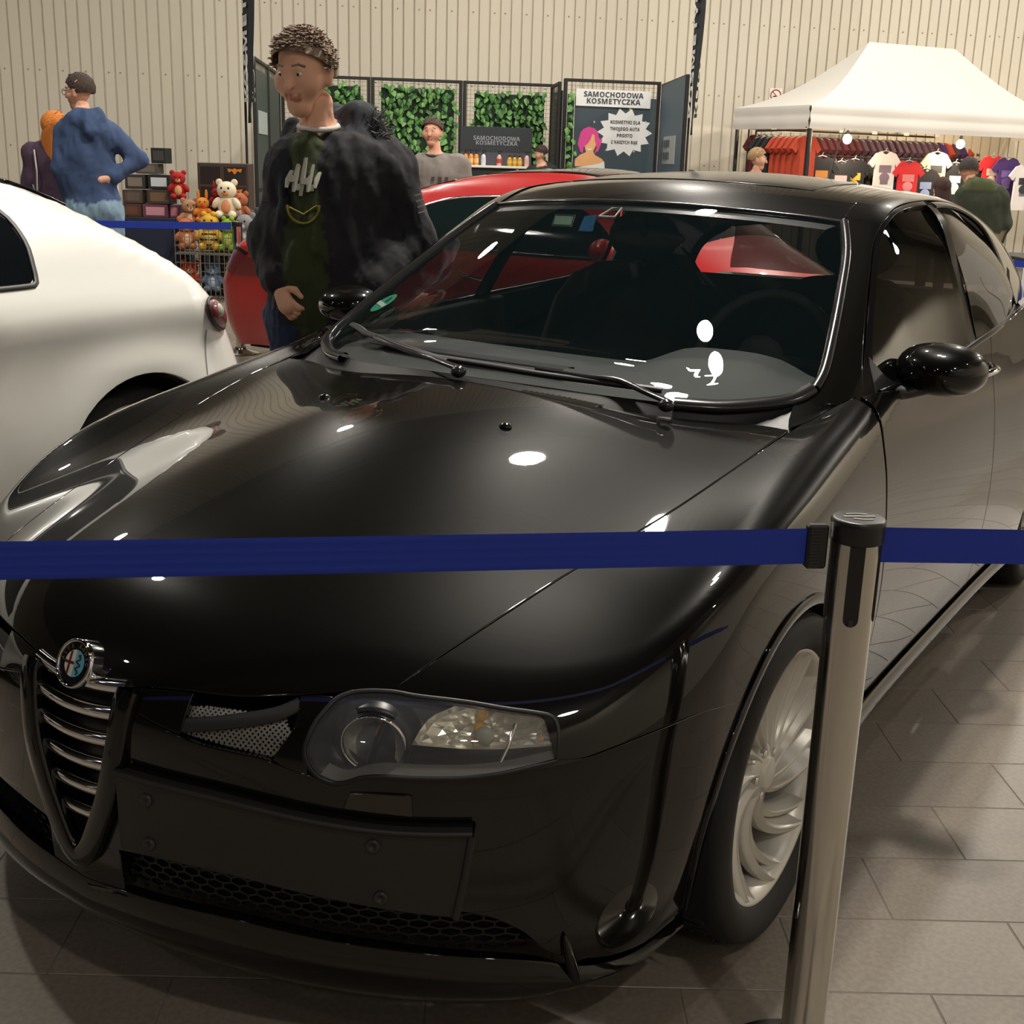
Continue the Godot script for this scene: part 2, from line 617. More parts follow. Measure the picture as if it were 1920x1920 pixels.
func coons(Bt: PackedVector3Array, Tp: PackedVector3Array, Lf: PackedVector3Array, Rt: PackedVector3Array, nu: int, nv: int, which: int, off := 0.0) -> Array:
	# Bt and Tp run left to right, Lf and Rt run bottom to top
	var b := resample(Bt, nu)
	var t := resample(Tp, nu)
	var l := resample(Lf, nv)
	var r := resample(Rt, nv)
	var rows := []
	for j in nv + 1:
		var v := float(j) / nv
		var row := PackedVector3Array()
		for i in nu + 1:
			var u := float(i) / nu
			var p := b[i] * (1 - v) + t[i] * v + l[j] * (1 - u) + r[j] * u
			p -= b[0] * (1 - u) * (1 - v) + b[nu] * u * (1 - v) + t[0] * (1 - u) * v + t[nu] * u * v
			row.append(onto(which, p, off))
		rows.append(row)
	return rows

func panel(mb: MB, rows: Array, which: int, depth := 0.02, bev := 0.002, cen := Vector3.ZERO):
	# a sheet with a rounded edge and a turned-in flange all round
	var nv := rows.size()
	var nu: int = rows[0].size()
	var base := mb.V.size()
	if which == 0:
		mb.grid(rows, cen)
	else:
		for j in nv:
			for i in nu:
				mb.vert(rows[j][i], sgrad(which, rows[j][i]).normalized(), Vector2(float(i) / (nu - 1), float(j) / (nv - 1)))
		for j in nv - 1:
			for i in nu - 1:
				var a := base + j * nu + i
				mb.tri(a, a + 1, a + nu + 1); mb.tri(a, a + nu + 1, a + nu)
	if depth <= 0.0: return
	var loop := []
	for i in nu: loop.append([i, 0, 0, 1])
	for j in range(1, nv): loop.append([nu - 1, j, -1, 0])
	for i in range(nu - 2, -1, -1): loop.append([i, nv - 1, 0, -1])
	for j in range(nv - 2, 0, -1): loop.append([0, j, 1, 0])
	var n := loop.size()
	var st := mb.V.size()
	for L in loop:
		var id: int = base + L[1] * nu + L[0]
		var p := mb.V[id]
		var nn := mb.N[id]
		var ii: int = clampi(L[0] + L[2] * 2, 0, nu - 1)
		var jj: int = clampi(L[1] + L[3] * 2, 0, nv - 1)
		var o: Vector3 = p - mb.V[base + jj * nu + ii]
		o = o - nn * o.dot(nn)
		o = o.normalized() if o.length() > 1e-7 else Vector3.ZERO
		if o == Vector3.ZERO: o = nn.cross(Vector3.UP).normalized()
		mb.vert(p, nn)
		mb.vert(p + o * bev * .6 - nn * bev * .4, (nn + o).normalized())
		mb.vert(p + o * bev - nn * bev, o)
		mb.vert(p + o * bev - nn * bev, o)
		mb.vert(p + o * bev - nn * depth, o)
	for k in n:
		var a := st + k * 5
		var b := st + ((k + 1) % n) * 5
		for s in [0, 1, 3]:
			mb.tri(a + s, b + s, b + s + 1); mb.tri(a + s, b + s + 1, a + s + 1)

# ---------------------------------------------------------------- black hatchback
func arc_z(yc: float, zc: float, r: float, a0: float, a1: float, x: float, n := 24) -> PackedVector3Array:
	var P := PackedVector3Array()
	for i in n + 1:
		var a := deg_to_rad(lerpf(a0, a1, float(i) / n))
		P.append(Vector3(x, yc + r * sin(a), zc + r * cos(a)))
	return P

func shifted(P: PackedVector3Array, d: Vector3) -> PackedVector3Array:
	var r := PackedVector3Array()
	for p in P: r.append(p + d)
	return r

func sided(P: PackedVector3Array, s: float) -> PackedVector3Array:
	return P if s > 0.0 else mir(P)

func mesh_sheet(mb: MB, frame: Array, poly: PackedVector2Array, pitch: Vector2, bar: float, hexed: bool, th := .002):
	# punched / honeycomb sheet: bars of the lattice clipped to poly; frame = callable giving the 3D point of a 2D one
	var f: Callable = frame[0]
	var lo := poly[0]
	var hi := poly[0]
	for p in poly:
		lo = lo.min(p); hi = hi.max(p)
	var segs := []
	var nx := int((hi.x - lo.x) / pitch.x) + 2
	var ny := int((hi.y - lo.y) / pitch.y) + 2
	for j in ny:
		for i in nx:
			var o := lo + Vector2((i + (0.5 if j % 2 == 1 else 0.0)) * pitch.x, j * pitch.y)
			if hexed:
				var h := pitch.x * .5
				var v := pitch.y
				segs.append([o + Vector2(-h, v * .33), o + Vector2(0, v * .66)])
				segs.append([o + Vector2(0, v * .66), o + Vector2(h, v * .33)])
				segs.append([o + Vector2(-h, v * .33), o + Vector2(-h, -v * .33)])
			else:
				segs.append([o, o + Vector2(pitch.x * .5, pitch.y)])
				segs.append([o, o + Vector2(-pitch.x * .5, pitch.y)])
	for s in segs:
		var pl := Geometry2D.intersect_polyline_with_polygon(PackedVector2Array([s[0], s[1]]), poly)
		for l in pl:
			if l.size() < 2: continue
			var a: Vector3 = f.call(l[0])
			var b: Vector3 = f.call(l[1])
			var n: Vector3 = f.call(l[0] + Vector2(.001, 0)) - a
			n = n.cross(f.call(l[0] + Vector2(0, .001)) - a).normalized()
			var t := (b - a).normalized()
			var w := t.cross(n) * bar * .5
			var d := n * th
			mb.quad(a - w, a + w, b + w, b - w, n)
			mb.quad(a - w, b - w, b - w - d, a - w - d, -w)
			mb.quad(a + w, b + w, b + w - d, a + w - d, w)

func strip_along(mb: MB, P: PackedVector3Array, which: int, wid: float, lift: float, side := Vector3.UP, bev := .3):
	# raised rounded strip following a curve on the body
	var rows := []
	for k in 7:
		rows.append(PackedVector3Array())
	for i in P.size():
		var p := P[i]
		var n := sgrad(which, p).normalized() if which > 0 else side
		var t := (P[mini(i + 1, P.size() - 1)] - P[maxi(i - 1, 0)]).normalized()
		var w := t.cross(n).normalized()
		var pr := [[-.5, -.6], [-.5, .3], [-.38, .85], [0, 1.0], [.38, .85], [.5, .3], [.5, -.6]]
		for k in 7:
			rows[k].append(p + w * wid * pr[k][0] + n * lift * pr[k][1])
	var cen := P[P.size() / 2] - (sgrad(which, P[P.size() / 2]).normalized() if which > 0 else side) * .2
	mb.grid(rows, cen)

func make_wheel(parent: Node, at: Vector3, s: float, steer: float):
	var w := Node3D.new()
	w.name = "wheel"
	parent.add_child(w, true)
	w.position = at
	w.rotation.y = steer
	# local axes: x outwards for s > 0
	var xf := Transform3D(Basis(Vector3(0, 0, 1), Vector3(s, 0, 0), Vector3(0, 1, 0)), Vector3.ZERO)
	var t := MB.new()
	t.lathe([Vector2(.245, -.17), Vector2(.27, -.185), Vector2(.300, -.185), Vector2(.312, -.17), Vector2(.317, -.14), Vector2(.318, -.06), Vector2(.317, .0), Vector2(.312, .022), Vector2(.304, .034), Vector2(.285, .040), Vector2(.262, .036), Vector2(.250, .026), Vector2(.244, .02)], 72, xf)
	var ty := obj("tyre", t, M.rubber, w)
	var tr := MB.new()
	for k in 90:
		var a := TAU * k / 90
		for j in 4:
			var x := -.145 + j * .038 + (.012 if k % 2 == 0 else 0.0)
			var b := Basis(Vector3(1, 0, 0), a + j * .02)
			tr.box(Vector3(s * x, 0, 0) + b * Vector3(0, .3175, 0), Vector3(.030, .006, .013), b, .0)
	obj("tread_blocks", tr, M.rubber, ty)
	var r := MB.new()
	r.lathe([Vector2(.228, -.16), Vector2(.222, -.10), Vector2(.218, -.02), Vector2(.226, .0), Vector2(.232, .012), Vector2(.240, .019), Vector2(.246, .021), Vector2(.249, .018), Vector2(.249, .008)], 72, xf)
	obj("rim", r, M.rim, w)
	var di := MB.new()
	di.lathe([Vector2(.0, -.05), Vector2(.155, -.05), Vector2(.16, -.055), Vector2(.16, -.075), Vector2(.0, -.075)], 40, xf)
	obj("brake_disc", di, M.disc_steel, w)
	# five groups of swept twin blades
	for g in 20:
		var sp := MB.new()
		var a0 := TAU * g / 20.0 + (.055 if g % 2 == 0 else -.055)
		var rows := []
		var nr := 12
		for i in nr + 1:
			var q := float(i) / nr
			var rad := lerpf(.040, .236, q)
			var sw := a0 + s * (.70 * pow(q, 1.3))
			var wd := lerpf(.007, .0185, sin(minf(q * 1.15, 1.0) * PI * .5)) * (1.0 if g % 2 == 0 else .9)
			var hx := -.016 + .030 * q * q - .012 * sin(q * PI) - (.006 if g % 2 == 1 else 0.0)
			var rad_v := Vector3(0, cos(sw), sin(sw))
			var tan_v := Vector3(0, -sin(sw), cos(sw))
			var row := PackedVector3Array()
			for c in [[-1.0, -.020], [-1.0, -.006], [-.8, .0], [-.15, .005], [.0, .009], [.15, .004], [.8, -.010], [1.0, -.016], [1.0, -.026]]:
				row.append(rad_v * rad + tan_v * (wd * c[0]) + Vector3(s * (hx + c[1]), 0, 0))
			rows.append(row)
		sp.grid(rows, Vector3(-s * .2, rows[6][4].y, rows[6][4].z))
		obj("spoke", sp, M.rim, w)
	var h := MB.new()
	h.lathe([Vector2(.058, -.04), Vector2(.056, -.02), Vector2(.048, -.012), Vector2(.034, -.010), Vector2(.032, -.004), Vector2(.026, .0), Vector2(0, .001)], 32, xf)
	obj("hub_cap", h, M.rim, w)
	for k in 5:
		var a := TAU * k / 5 + .3
		var b := MB.new()
		var o := Vector3(-s * .012, cos(a) * .045, sin(a) * .045)
		b.lathe([Vector2(.009, -.02), Vector2(.009, .002), Vector2(.007, .005), Vector2(0, .005)], 10, Transform3D(xf.basis, o))
		obj("wheel_bolt", b, M.chrome, w)
	return w

func make_headlamp(car: Node, s: float, C: Dictionary):
	var hl := Node3D.new()
	hl.name = "headlamp"
	car.add_child(hl, true)
	var ltop: PackedVector3Array = sided(C.lamp_top, s)
	var lout: PackedVector3Array = sided(C.lamp_out, s)
	var lbot: PackedVector3Array = sided(C.lamp_bot, s)
	var lin: PackedVector3Array = sided(C.lamp_in, s)
	# lens: from the inner edge to the outer one
	var inn := rev(lin)
	var rows := coons(rev(lbot), ltop, rev(rev(lin)), rev(lout), 40, 20, 1, -.003)
	var lens := MB.new()
	panel(lens, rows, 1, .012, .002)
	obj("lens", lens, M.lens, hl)
	# housing: bowl pushed back from the lens
	var bowl := MB.new()
	var back := []
	for j in rows.size():
		var row := PackedVector3Array()
		for i in rows[j].size():
			var u: float = float(i) / (rows[j].size() - 1)
			var v: float = float(j) / (rows.size() - 1)
			var d: float = .012 + .062 * pow(clampf(4.0 * v * (1 - v), 0, 1), .25) * pow(clampf(4.0 * u * (1 - u) * 1.0, 0, 1), .3)
			var q: Vector3 = rows[j][i]
			row.append(q - (sgrad(1, q).normalized() * .5 + Vector3(0, 0, .7)) * d)
		back.append(row)
	bowl.grid(back, Vector3(s * .5, .59, .2))
	obj("housing", bowl, M.lamp_black, hl)
	# light grey rim strip inside the lower edge
	var lower := MB.new()
	var lr := ruled(shifted(rev(lbot), Vector3(0, .003, -.006)), shifted(rev(lbot), Vector3(0, .013, -.026)), 40, 3, 0)
	lower.grid(lr, Vector3(s * .5, .4, 1.2), false, true)
	obj("lower_trim", lower, M.lamp_grey, hl)
	# round high-beam reflector near the grille and the large main reflector
	var fwd := Vector3(s * .42, -.10, .9).normalized()
	var bas := Basis(fwd.cross(Vector3.UP).normalized(), fwd, Vector3.ZERO)
	bas.z = bas.x.cross(bas.y)
	var c1: Vector3 = onto(1, Vector3(s * .487, .590, .752), -.042)
	var hb := Node3D.new(); hb.name = "high_beam"; hl.add_child(hb, true)
	var m1 := MB.new()
	m1.lathe([Vector2(.0, -.040), Vector2(.014, -.040), Vector2(.024, -.032), Vector2(.036, -.016), Vector2(.044, .002), Vector2(.047, .012)], 36, Transform3D(bas, c1))
	obj("reflector", m1, M.mirror_metal, hb)
	var m2 := MB.new()
	m2.lathe([Vector2(.046, .008), Vector2(.047, .014), Vector2(.050, .015), Vector2(.052, .010), Vector2(.053, -.03)], 36, Transform3D(bas, c1))
	obj("ring", m2, M.chrome, hb)
	var m3 := MB.new()
	m3.lathe([Vector2(.005, -.045), Vector2(.005, -.022), Vector2(.004, -.016), Vector2(.0, -.014)], 16, Transform3D(bas, c1))
	obj("bulb", m3, M.amber, hb)
	var m4 := MB.new()
	m4.tube(PackedVector3Array([c1 + bas * Vector3(-.02, .004, .04), c1 + bas * Vector3(-.004, .008, 0), c1 + bas * Vector3(.012, .006, -.04)]), .006, 8)
	obj("bulb_shield", m4, M.lamp_black, hb)
	var m7 := MB.new()
	m7.lathe([Vector2(.050, .008), Vector2(.055, .010), Vector2(.062, .004), Vector2(.066, -.03)], 36, Transform3D(bas, c1))
	obj("bezel", m7, M.lamp_black, hb)
	# main reflector: stepped facets from inner to outer end
	var mr := Node3D.new(); mr.name = "main_beam"; hl.add_child(mr, true)
	var rr := []
	var nu := 14
	var nv := 8
	for j in nv + 1:
		var row := PackedVector3Array()
		for i in nu + 1:
			var u := lerpf(.40, .99, float(i) / nu)
			var v := lerpf(.30, .97, float(j) / nv)
			var jj: float = v * (rows.size() - 1)
			var ii: float = u * (rows[0].size() - 1)
			var q: Vector3 = rows[int(jj)][int(ii)].lerp(rows[mini(int(jj) + 1, rows.size() - 1)][mini(int(ii) + 1, rows[0].size() - 1)], .5)
			var su := (float(i) / nu)
			var dd := .014 + .050 * (1.0 - pow(absf(su * 2.0 - .9), 2.2)) * (1.0 - pow(absf(float(j) / nv * 2 - 1), 4.0))
			dd = maxf(dd, .012)
			row.append(q - sgrad(1, q).normalized() * dd)
		rr.append(row)
	var m5 := MB.new()
	for j in nv:
		for i in nu:
			var k := .0025 if (i + j) % 2 == 0 else -.001
			var nn: Vector3 = (rr[j][i + 1] - rr[j][i]).cross(rr[j + 1][i] - rr[j][i]).normalized()
			if nn.z < 0: nn = -nn
			var cm: Vector3 = (rr[j][i] + rr[j][i + 1] + rr[j + 1][i] + rr[j + 1][i + 1]) * .25 + nn * k
			m5.ftri(rr[j][i], rr[j][i + 1], cm, nn); m5.ftri(rr[j][i + 1], rr[j + 1][i + 1], cm, nn)
			m5.ftri(rr[j + 1][i + 1], rr[j + 1][i], cm, nn); m5.ftri(rr[j + 1][i], rr[j][i], cm, nn)
	obj("reflector", m5, M.mirror_metal, mr)
	var c2: Vector3 = onto(1, Vector3(s * .612, .607, .66), -.040)
	var m6 := MB.new()
	m6.lathe([Vector2(.006, -.03), Vector2(.006, -.006), Vector2(.0, -.003)], 16, Transform3D(bas, c2))
	obj("bulb", m6, M.amber, mr)
	var m8 := MB.new()
	m8.lathe([Vector2(.014, -.004), Vector2(.015, .004), Vector2(.010, .009), Vector2(0, .010)], 18, Transform3D(bas, c2 + Vector3(s * .016, .002, .004)))
	obj("bulb_cap", m8, M.lamp_grey2, mr)
	var c3: Vector3 = onto(1, Vector3(s * .690, .590, .60), -.026)
	var m9 := MB.new()
	m9.lathe([Vector2(.005, -.02), Vector2(.006, -.004), Vector2(.004, .004), Vector2(0, .005)], 14, Transform3D(bas, c3))
	obj("indicator_bulb", m9, M.amber, hl)
	var m10 := MB.new()
	m10.tube(onto_all(1, PackedVector3Array([Vector3(s * .655, .555, .665), Vector3(s * .662, .590, .65), Vector3(s * .66, .622, .628)]), -.018), .0035, 8)
	obj("divider", m10, M.chrome, hl)
	# rubber seal round the lens
	var seal := MB.new()
	var lp := join(join(join(lbot, lin), ltop), lout)
	strip_along(seal, onto_all(1, resample(lp, 120), -.002), 1, .007, .003)
	obj("seal", seal, M.trim_black, hl)

func make_car():
	var car := thing("hatchback_car", "glossy black hatchback with shield grille behind the near blue belt barrier", "car")
	var C := {}
	C.lamp_top = pts([0.485,0.648,0.703,0.520,0.644,0.686,0.586,0.638,0.649,0.636,0.631,0.622,0.672,0.627,0.601,0.696,0.622,0.588])
	C.lamp_out = pts([0.696,0.622,0.588,0.708,0.609,0.590,0.716,0.588,0.599,0.719,0.564,0.608])
	C.lamp_bot = pts([0.719,0.564,0.608,0.688,0.556,0.639,0.656,0.548,0.668,0.612,0.542,0.702,0.557,0.540,0.738,0.510,0.540,0.765,0.486,0.536,0.778,0.470,0.528,0.786,0.450,0.524,0.796,0.429,0.532,0.805])
	C.lamp_in = pts([0.429,0.532,0.805,0.414,0.549,0.810,0.406,0.566,0.809,0.405,0.582,0.803,0.408,0.608,0.785,0.415,0.626,0.767,0.423,0.639,0.749,0.445,0.647,0.728,0.485,0.648,0.703])
	C.shut = pts([0.484,0.649,0.701,0.506,0.674,0.643,0.525,0.696,0.572,0.548,0.723,0.473,0.569,0.748,0.376,0.593,0.772,0.277,0.614,0.792,0.183,0.644,0.823,0.033,0.673,0.858,-0.167,0.690,0.880,-0.345])
	C.fb = pts([0.719,0.564,0.608,0.746,0.564,0.580,0.776,0.574,0.539,0.814,0.586,0.470,0.847,0.590,0.380,0.864,0.566,0.254])
	var hf := pts([0.484,0.649,0.701,0.460,0.650,0.714,0.428,0.647,0.737,0.395,0.642,0.759,0.354,0.637,0.784,0.296,0.631,0.814,0.247,0.629,0.832,0.195,0.626,0.846,0.138,0.621,0.862,0.092,0.612,0.874,0.043,0.602,0.884,0,.600,.886])
	var hr := pts([0.683,.880,-.355,0.60,.918,-.345,0.445,.930,-.255,0.297,.942,-.19,0.154,.950,-.165,0,.953,-.157])
	# hood
	var hood := MB.new()
	var hleft := shifted(C.shut, Vector3(-.003, 0, 0))
	hleft[0] = hf[0]
	hleft[hleft.size() - 1] = hr[0]
	var hfront := join(hf, rev(mir(hf)))
	var hrear := join(hr, rev(mir(hr)))
	panel(hood, coons(hfront, hrear, hleft, mir(hleft), 72, 64, 1, .0), 1, .022, .003)
	var hd := obj("hood", hood, M.paint, car)
	# washer jets
	for s in [-1.0, 1.0]:
		var wj := MB.new()
		var q := onto(1, Vector3(s * .235, .9, .02))
		wj.ball(q, Vector3(.014, .009, .012), 14, 8)
		obj("washer_jet", wj, M.trim_gloss, hd)
	for s in [1.0, -1.0]:
		# fender
		var fe := MB.new()
		var up := join(C.shut, pts([.705, .893, -.45, .738, .903, -.568]))
		up = shifted(up, Vector3(.003, 0, 0))
		var arch := onto_all(1, arc_z(.317, 0, .345, 46, 196, .87, 30))
		var low := join(join(join(C.lamp_top, C.lamp_out), shifted(C.fb, Vector3(0, .003, 0))), arch)
		low = join(low, pts([.852, .19, -.36, .852, .19, -.50]))
		up[0] = low[0]
		panel(fe, ruled(sided(up, s), sided(low, s), 170, 60, 1, 0.0, true), 1, .02, .002)
		var fen := obj("front_fender", fe, M.paint, car)
		var al := MB.new()
		strip_along(al, onto_all(1, sided(arc_z(.317, 0, .345, -24, 196, .87, 60), s), .001), 1, .022, .006)
		obj("arch_lip", al, M.paint, fen)
		var li := MB.new()
		var r0 := sided(arc_z(.317, 0, .342, -24, 204, .86, 40), s)
		var r1 := sided(arc_z(.317, 0, .342, -24, 204, .50, 40), s)
		li.grid([r0, r1], Vector3(s * .7, .317, 0), false, false)
		obj("arch_liner", li, M.underbody, fen)
		make_headlamp(car, s, C)
	# front bumper
	var bu := MB.new()
	for s in [1.0, -1.0]:
		var tp := join(pts([.118, .588, .886, .18, .574, .88, .242, .561, .868, .298, .556, .852, .347, .553, .838, .385, .543, .824, .414, .536, .812]), rev(C.lamp_bot))
		tp = join(tp, C.fb)
		tp = shifted(tp, Vector3(0, -.004, 0))
		var bt := pts([.040, .325, .898, .10, .338, .893, .2, .346, .879, .35, .342, .836, .502, .326, .767, .619, .318, .696, .677, .285, .650, .712, .235, .612, .76, .20, .55, .81, .175, .45, .843, .165, .318])
		var lf := pts([.040, .325, .898, .068, .40, .898, .096, .49, .899, .118, .584, .886])
		var rt := arc_z(.317, 0, .345, -26, 46, .86, 16)
		var rows := coons(sided(bt, s), sided(tp, s), sided(lf, s), sided(rt, s), 90, 28, 1)
		panel(bu, rows, 1, .02, .002)
		# piece between grille and lamp, above the mesh duct
		var g1 := coons(sided(pts([.118, .588, .886, .17, .577, .881, .215, .568, .873]), s), sided(shifted(pts([.118, .617, .868, .17, .622, .855, .215, .625, .842]), Vector3(0, -.004, 0)), s), sided(pts([.118, .588, .886, .118, .613, .868]), s), sided(pts([.215, .568, .873, .215, .621, .842]), s), 12, 8, 1)
		panel(bu, g1, 1, .03, .002)
		var g2 := coons(sided(pts([.366, .553, .833, .385, .543, .824, .418, .536, .811]), s), sided(pts([.372, .633, .774, .395, .636, .762, .418, .636, .752]), s), sided(pts([.366, .553, .833, .384, .600, .803, .372, .633, .774]), s), sided(pts([.414, .536, .811, .402, .58, .803, .418, .636, .752]), s), 8, 14, 1)
		panel(bu, g2, 1, .03, .002)
	# centre post under the grille
	panel(bu, ruled(pts([-.085, .335, .895, -.04, .322, .898, 0, .30, .898, .04, .322, .898, .085, .335, .895]), pts([-.085, .262, .888, 0, .254, .893, .085, .262, .888]), 20, 6, 1), 1, .02, .002)
	var bump := obj("front_bumper", bu, M.paint, car)
	# lower lip
	var lp := MB.new()
	var la := pts([0, .252, .893, .107, .258, .888, .277, .264, .856, .424, .252, .801, .57, .239, .723, .70, .222, .624, .76, .187, .55, .81, .163, .45, .842, .155, .32])
	var lb := pts([0, .17, .875, .15, .165, .865, .29, .155, .833, .41, .147, .782, .525, .142, .725, .63, .142, .66, .745, .145, .555, .805, .145, .45, .836, .145, .32])
	var la2 := join(rev(mir(la)), la)
	var lb2 := join(rev(mir(lb)), lb)
	var ra := resample(la2, 120)
	var rb := resample(lb2, 120)
	var lr := []
	for j in 9:
		var row := PackedVector3Array()
		var q := j / 8.0
		for i in 121:
			var p := onto(1, ra[i].lerp(rb[i], minf(q * 1.25, 1.0)), .014 * sin(clampf(q * 1.2, 0, 1) * PI))
			if q > .8: p += Vector3(0, -.006, -.03) * (q - .8) * 5.0
			row.append(p)
		lr.append(row)
	panel(lp, lr, 0, .03, .002, Vector3(0, .25, .2))
	obj("front_lip", lp, M.paint, bump)
	# dark void behind the openings
	var vd := MB.new()
	var v0 := onto_all(1, resample(join(rev(mir(la)), la), 60), -.05)
	var v1 := onto_all(1, resample(join(rev(mir(pts([0, .62, .87, .2, .61, .84, .40, .60, .78, .60, .40, .71, .70, .30, .63, .80, .25, .50]))), pts([0, .62, .87, .2, .61, .84, .40, .60, .78, .60, .40, .71, .70, .30, .63, .80, .25, .50])), 60), -.05)
	vd.grid([v0, v1], Vector3(0, .4, .1))
	obj("inner_baffle", vd, M.underbody, bump)
	# lower intake honeycomb
	for s in [1.0, -1.0]:
		var hx := MB.new()
		var f := func(p: Vector2) -> Vector3: return onto(1, Vector3(s * p.x, p.y, .9 - T_pl.v(p.x)), -.022)
		mesh_sheet(hx, [f], p2([.085, .26, .28, .262, .43, .25, .57, .237, .705, .225, .677, .287, .619, .322, .502, .330, .35, .346, .2, .35, .085, .342]), Vector2(.028, .0135), .0035, true, .006)
		obj("intake_mesh", hx, M.trim_black, bump)
	# punched mesh ducts beside the grille
		var tm := MB.new()
		var f2 := func(p: Vector2) -> Vector3: return onto(1, Vector3(s * p.x, p.y, .9 - T_pl.v(p.x)), -.012)
		mesh_sheet(tm, [f2], p2([.212, .568, .36, .552, .384, .60, .37, .634, .25, .628, .212, .618]), Vector2(.0085, .0060), .0032, false, .002)
		obj("duct_mesh", tm, M.mesh_metal, bump)
		var br := MB.new()
		strip_along(br, onto_all(1, resample(sided(pts([.205, .577, .87, .27, .592, .85, .345, .612, .81, .375, .628, .78]), s), 14), -.006), 1, .022, .004)
		obj("duct_bar", br, M.plate_black, bump)
		# fin in the bumper corner
		var fn := MB.new()
		var fp := PackedVector3Array()
		for i in 9:
			var q := i / 8.0
			var y := lerpf(.268, .172, q)
			var x := .735 + .010 * q
			fp.append(onto(1, Vector3(s * x, y, T_zc.v(y) - T_pl.v(x)), .004 + .006 * q))
		fn.tube(fp, [.002, .006, .008, .009, .010, .010, .010, .009, .005], 10)
		obj("corner_fin", fn, M.paint, bump)
	# washer flap under the lamp
		var sm := MB.new()
		panel(sm, coons(sided(pts([.466, .488, .789, .51, .485, .767, .554, .482, .741]), s), sided(pts([.474, .512, .785, .51, .514, .766, .552, .514, .742]), s), sided(pts([.466, .488, .789, .474, .512, .785]), s), sided(pts([.554, .482, .741, .552, .514, .742]), s), 10, 6, 1, .0045), 1, .006, .002)
		obj("washer_flap", sm, M.paint_brown, bump)
	# shield grille
	var gr := Node3D.new(); gr.name = "shield_grille"; car.add_child(gr, true)
	var edge := pts([.112, .612, .878, .110, .585, .890, .098, .50, .902, .078, .43, .905, .052, .37, .906, .025, .32, .906, 0, .302, .906])
	var fr2 := MB.new()
	var ee := resample(join(edge, rev(mir(edge))), 60)
	strip_along(fr2, ee, 1, .040, .011)
	obj("shield_frame", fr2, M.paint, gr)
	var sb := MB.new()
	var sl := []
	for j in 9:
		var q := j / 8.0
		var y := lerpf(.615, .305, q)
		var wdt := .11 * pow(1.0 - q, .55) + .004
		var row := PackedVector3Array()
		for i in 9:
			var x := lerpf(-wdt, wdt, i / 8.0)
			row.append(Vector3(x, y, T_zc.v(y) - T_pl.v(absf(x)) - .035))
		sl.append(row)
	sb.grid(sl, Vector3(0, .45, 0))
	obj("backing", sb, M.lamp_black, gr)
	var bars := [[.607, .030, .105], [.565, .0, .100], [.520, .0, .096], [.475, .0, .084], [.428, .0, .068], [.382, .0, .046]]
	for b in bars:
		var bm := MB.new()
		var P := PackedVector3Array()
		for i in 21:
			var x: float = lerpf(-b[2], b[2], i / 20.0)
			P.append(Vector3(x, b[0] + .006 * pow(x / .1, 2.0), T_zc.v(b[0]) - .006 - 1.1 * x * x))
		bm.tube(P, .010, 12, true, .0125)
		obj("grille_bar", bm, M.chrome, gr)
	# badge
	var bd := Node3D.new(); bd.name = "badge"; car.add_child(bd, true)
	var bn := Vector3(0, .40, .92).normalized()
	var bc := Vector3(0, .631, .884)
	var bb := Basis(Vector3.RIGHT, bn, Vector3.RIGHT.cross(bn))
	var b1 := MB.new()
	b1.lathe([Vector2(.040, -.03), Vector2(.040, .0), Vector2(.039, .006), Vector2(.0365, .008), Vector2(.034, .006), Vector2(.0335, .002)], 48, Transform3D(bb, bc))
	obj("bezel", b1, M.chrome, bd)
	var b2 := MB.new()
	b2.disc(bc + bn * .003, bn, .0342, 48, Vector3.RIGHT)
	obj("ring_face", b2, M.badge_dark, bd)
	var ux := Vector3.RIGHT
	var uy := bn.cross(ux) * -1.0
	if uy.y < 0: uy = -uy
	var half_l := PackedVector2Array()
	var half_r := PackedVector2Array()
	for i in 17:
		var a := PI * .5 + PI * i / 16.0
		half_l.append(Vector2(cos(a), sin(a)) * .0215)
		half_r.append(Vector2(-cos(a), sin(a)) * .0215)
	var b3 := MB.new()
	b3.prism(half_l, bc + bn * .0038, ux, uy, .001)
	obj("white_field", b3, M.badge_white, bd)
	var b4 := MB.new()
	b4.prism(half_r, bc + bn * .0038, ux, uy, .001)
	obj("blue_field", b4, M.badge_blue, bd)
	var b5 := MB.new()
	b5.prism(p2([-.0125, -.0165, -.0085, -.019, -.0085, .019, -.0125, .0165]), bc + bn * .0046, ux, uy, .0008)
	b5.prism(p2([-.0212, -.0022, -.0004, -.0022, -.0004, .0022, -.0212, .0022]), bc + bn * .0046, ux, uy, .0008)
	obj("cross", b5, M.badge_red, bd)
	var b6 := MB.new()
	var sn := PackedVector3Array()
	for i in 25:
		var q := i / 24.0
		sn.append(bc + bn * .005 + ux * (.0095 + .0045 * sin(q * 16.0) * (.5 + .5 * sin(q * PI))) + uy * lerpf(-.0155, .013, q))
	b6.tube(sn, .0013, 6)
	b6.ball(bc + bn * .005 + ux * .0095 + uy * .0142, Vector3(.0026, .002, .0024), 10, 6)
	obj("serpent", b6, M.badge_green, bd)
	var b7 := MB.new()
	for w in [["ALFA", 152.0, 8.5], ["ROMEO", 70.0, -13.5]]:
		pass
	var letters := "ALFA ROMEO"
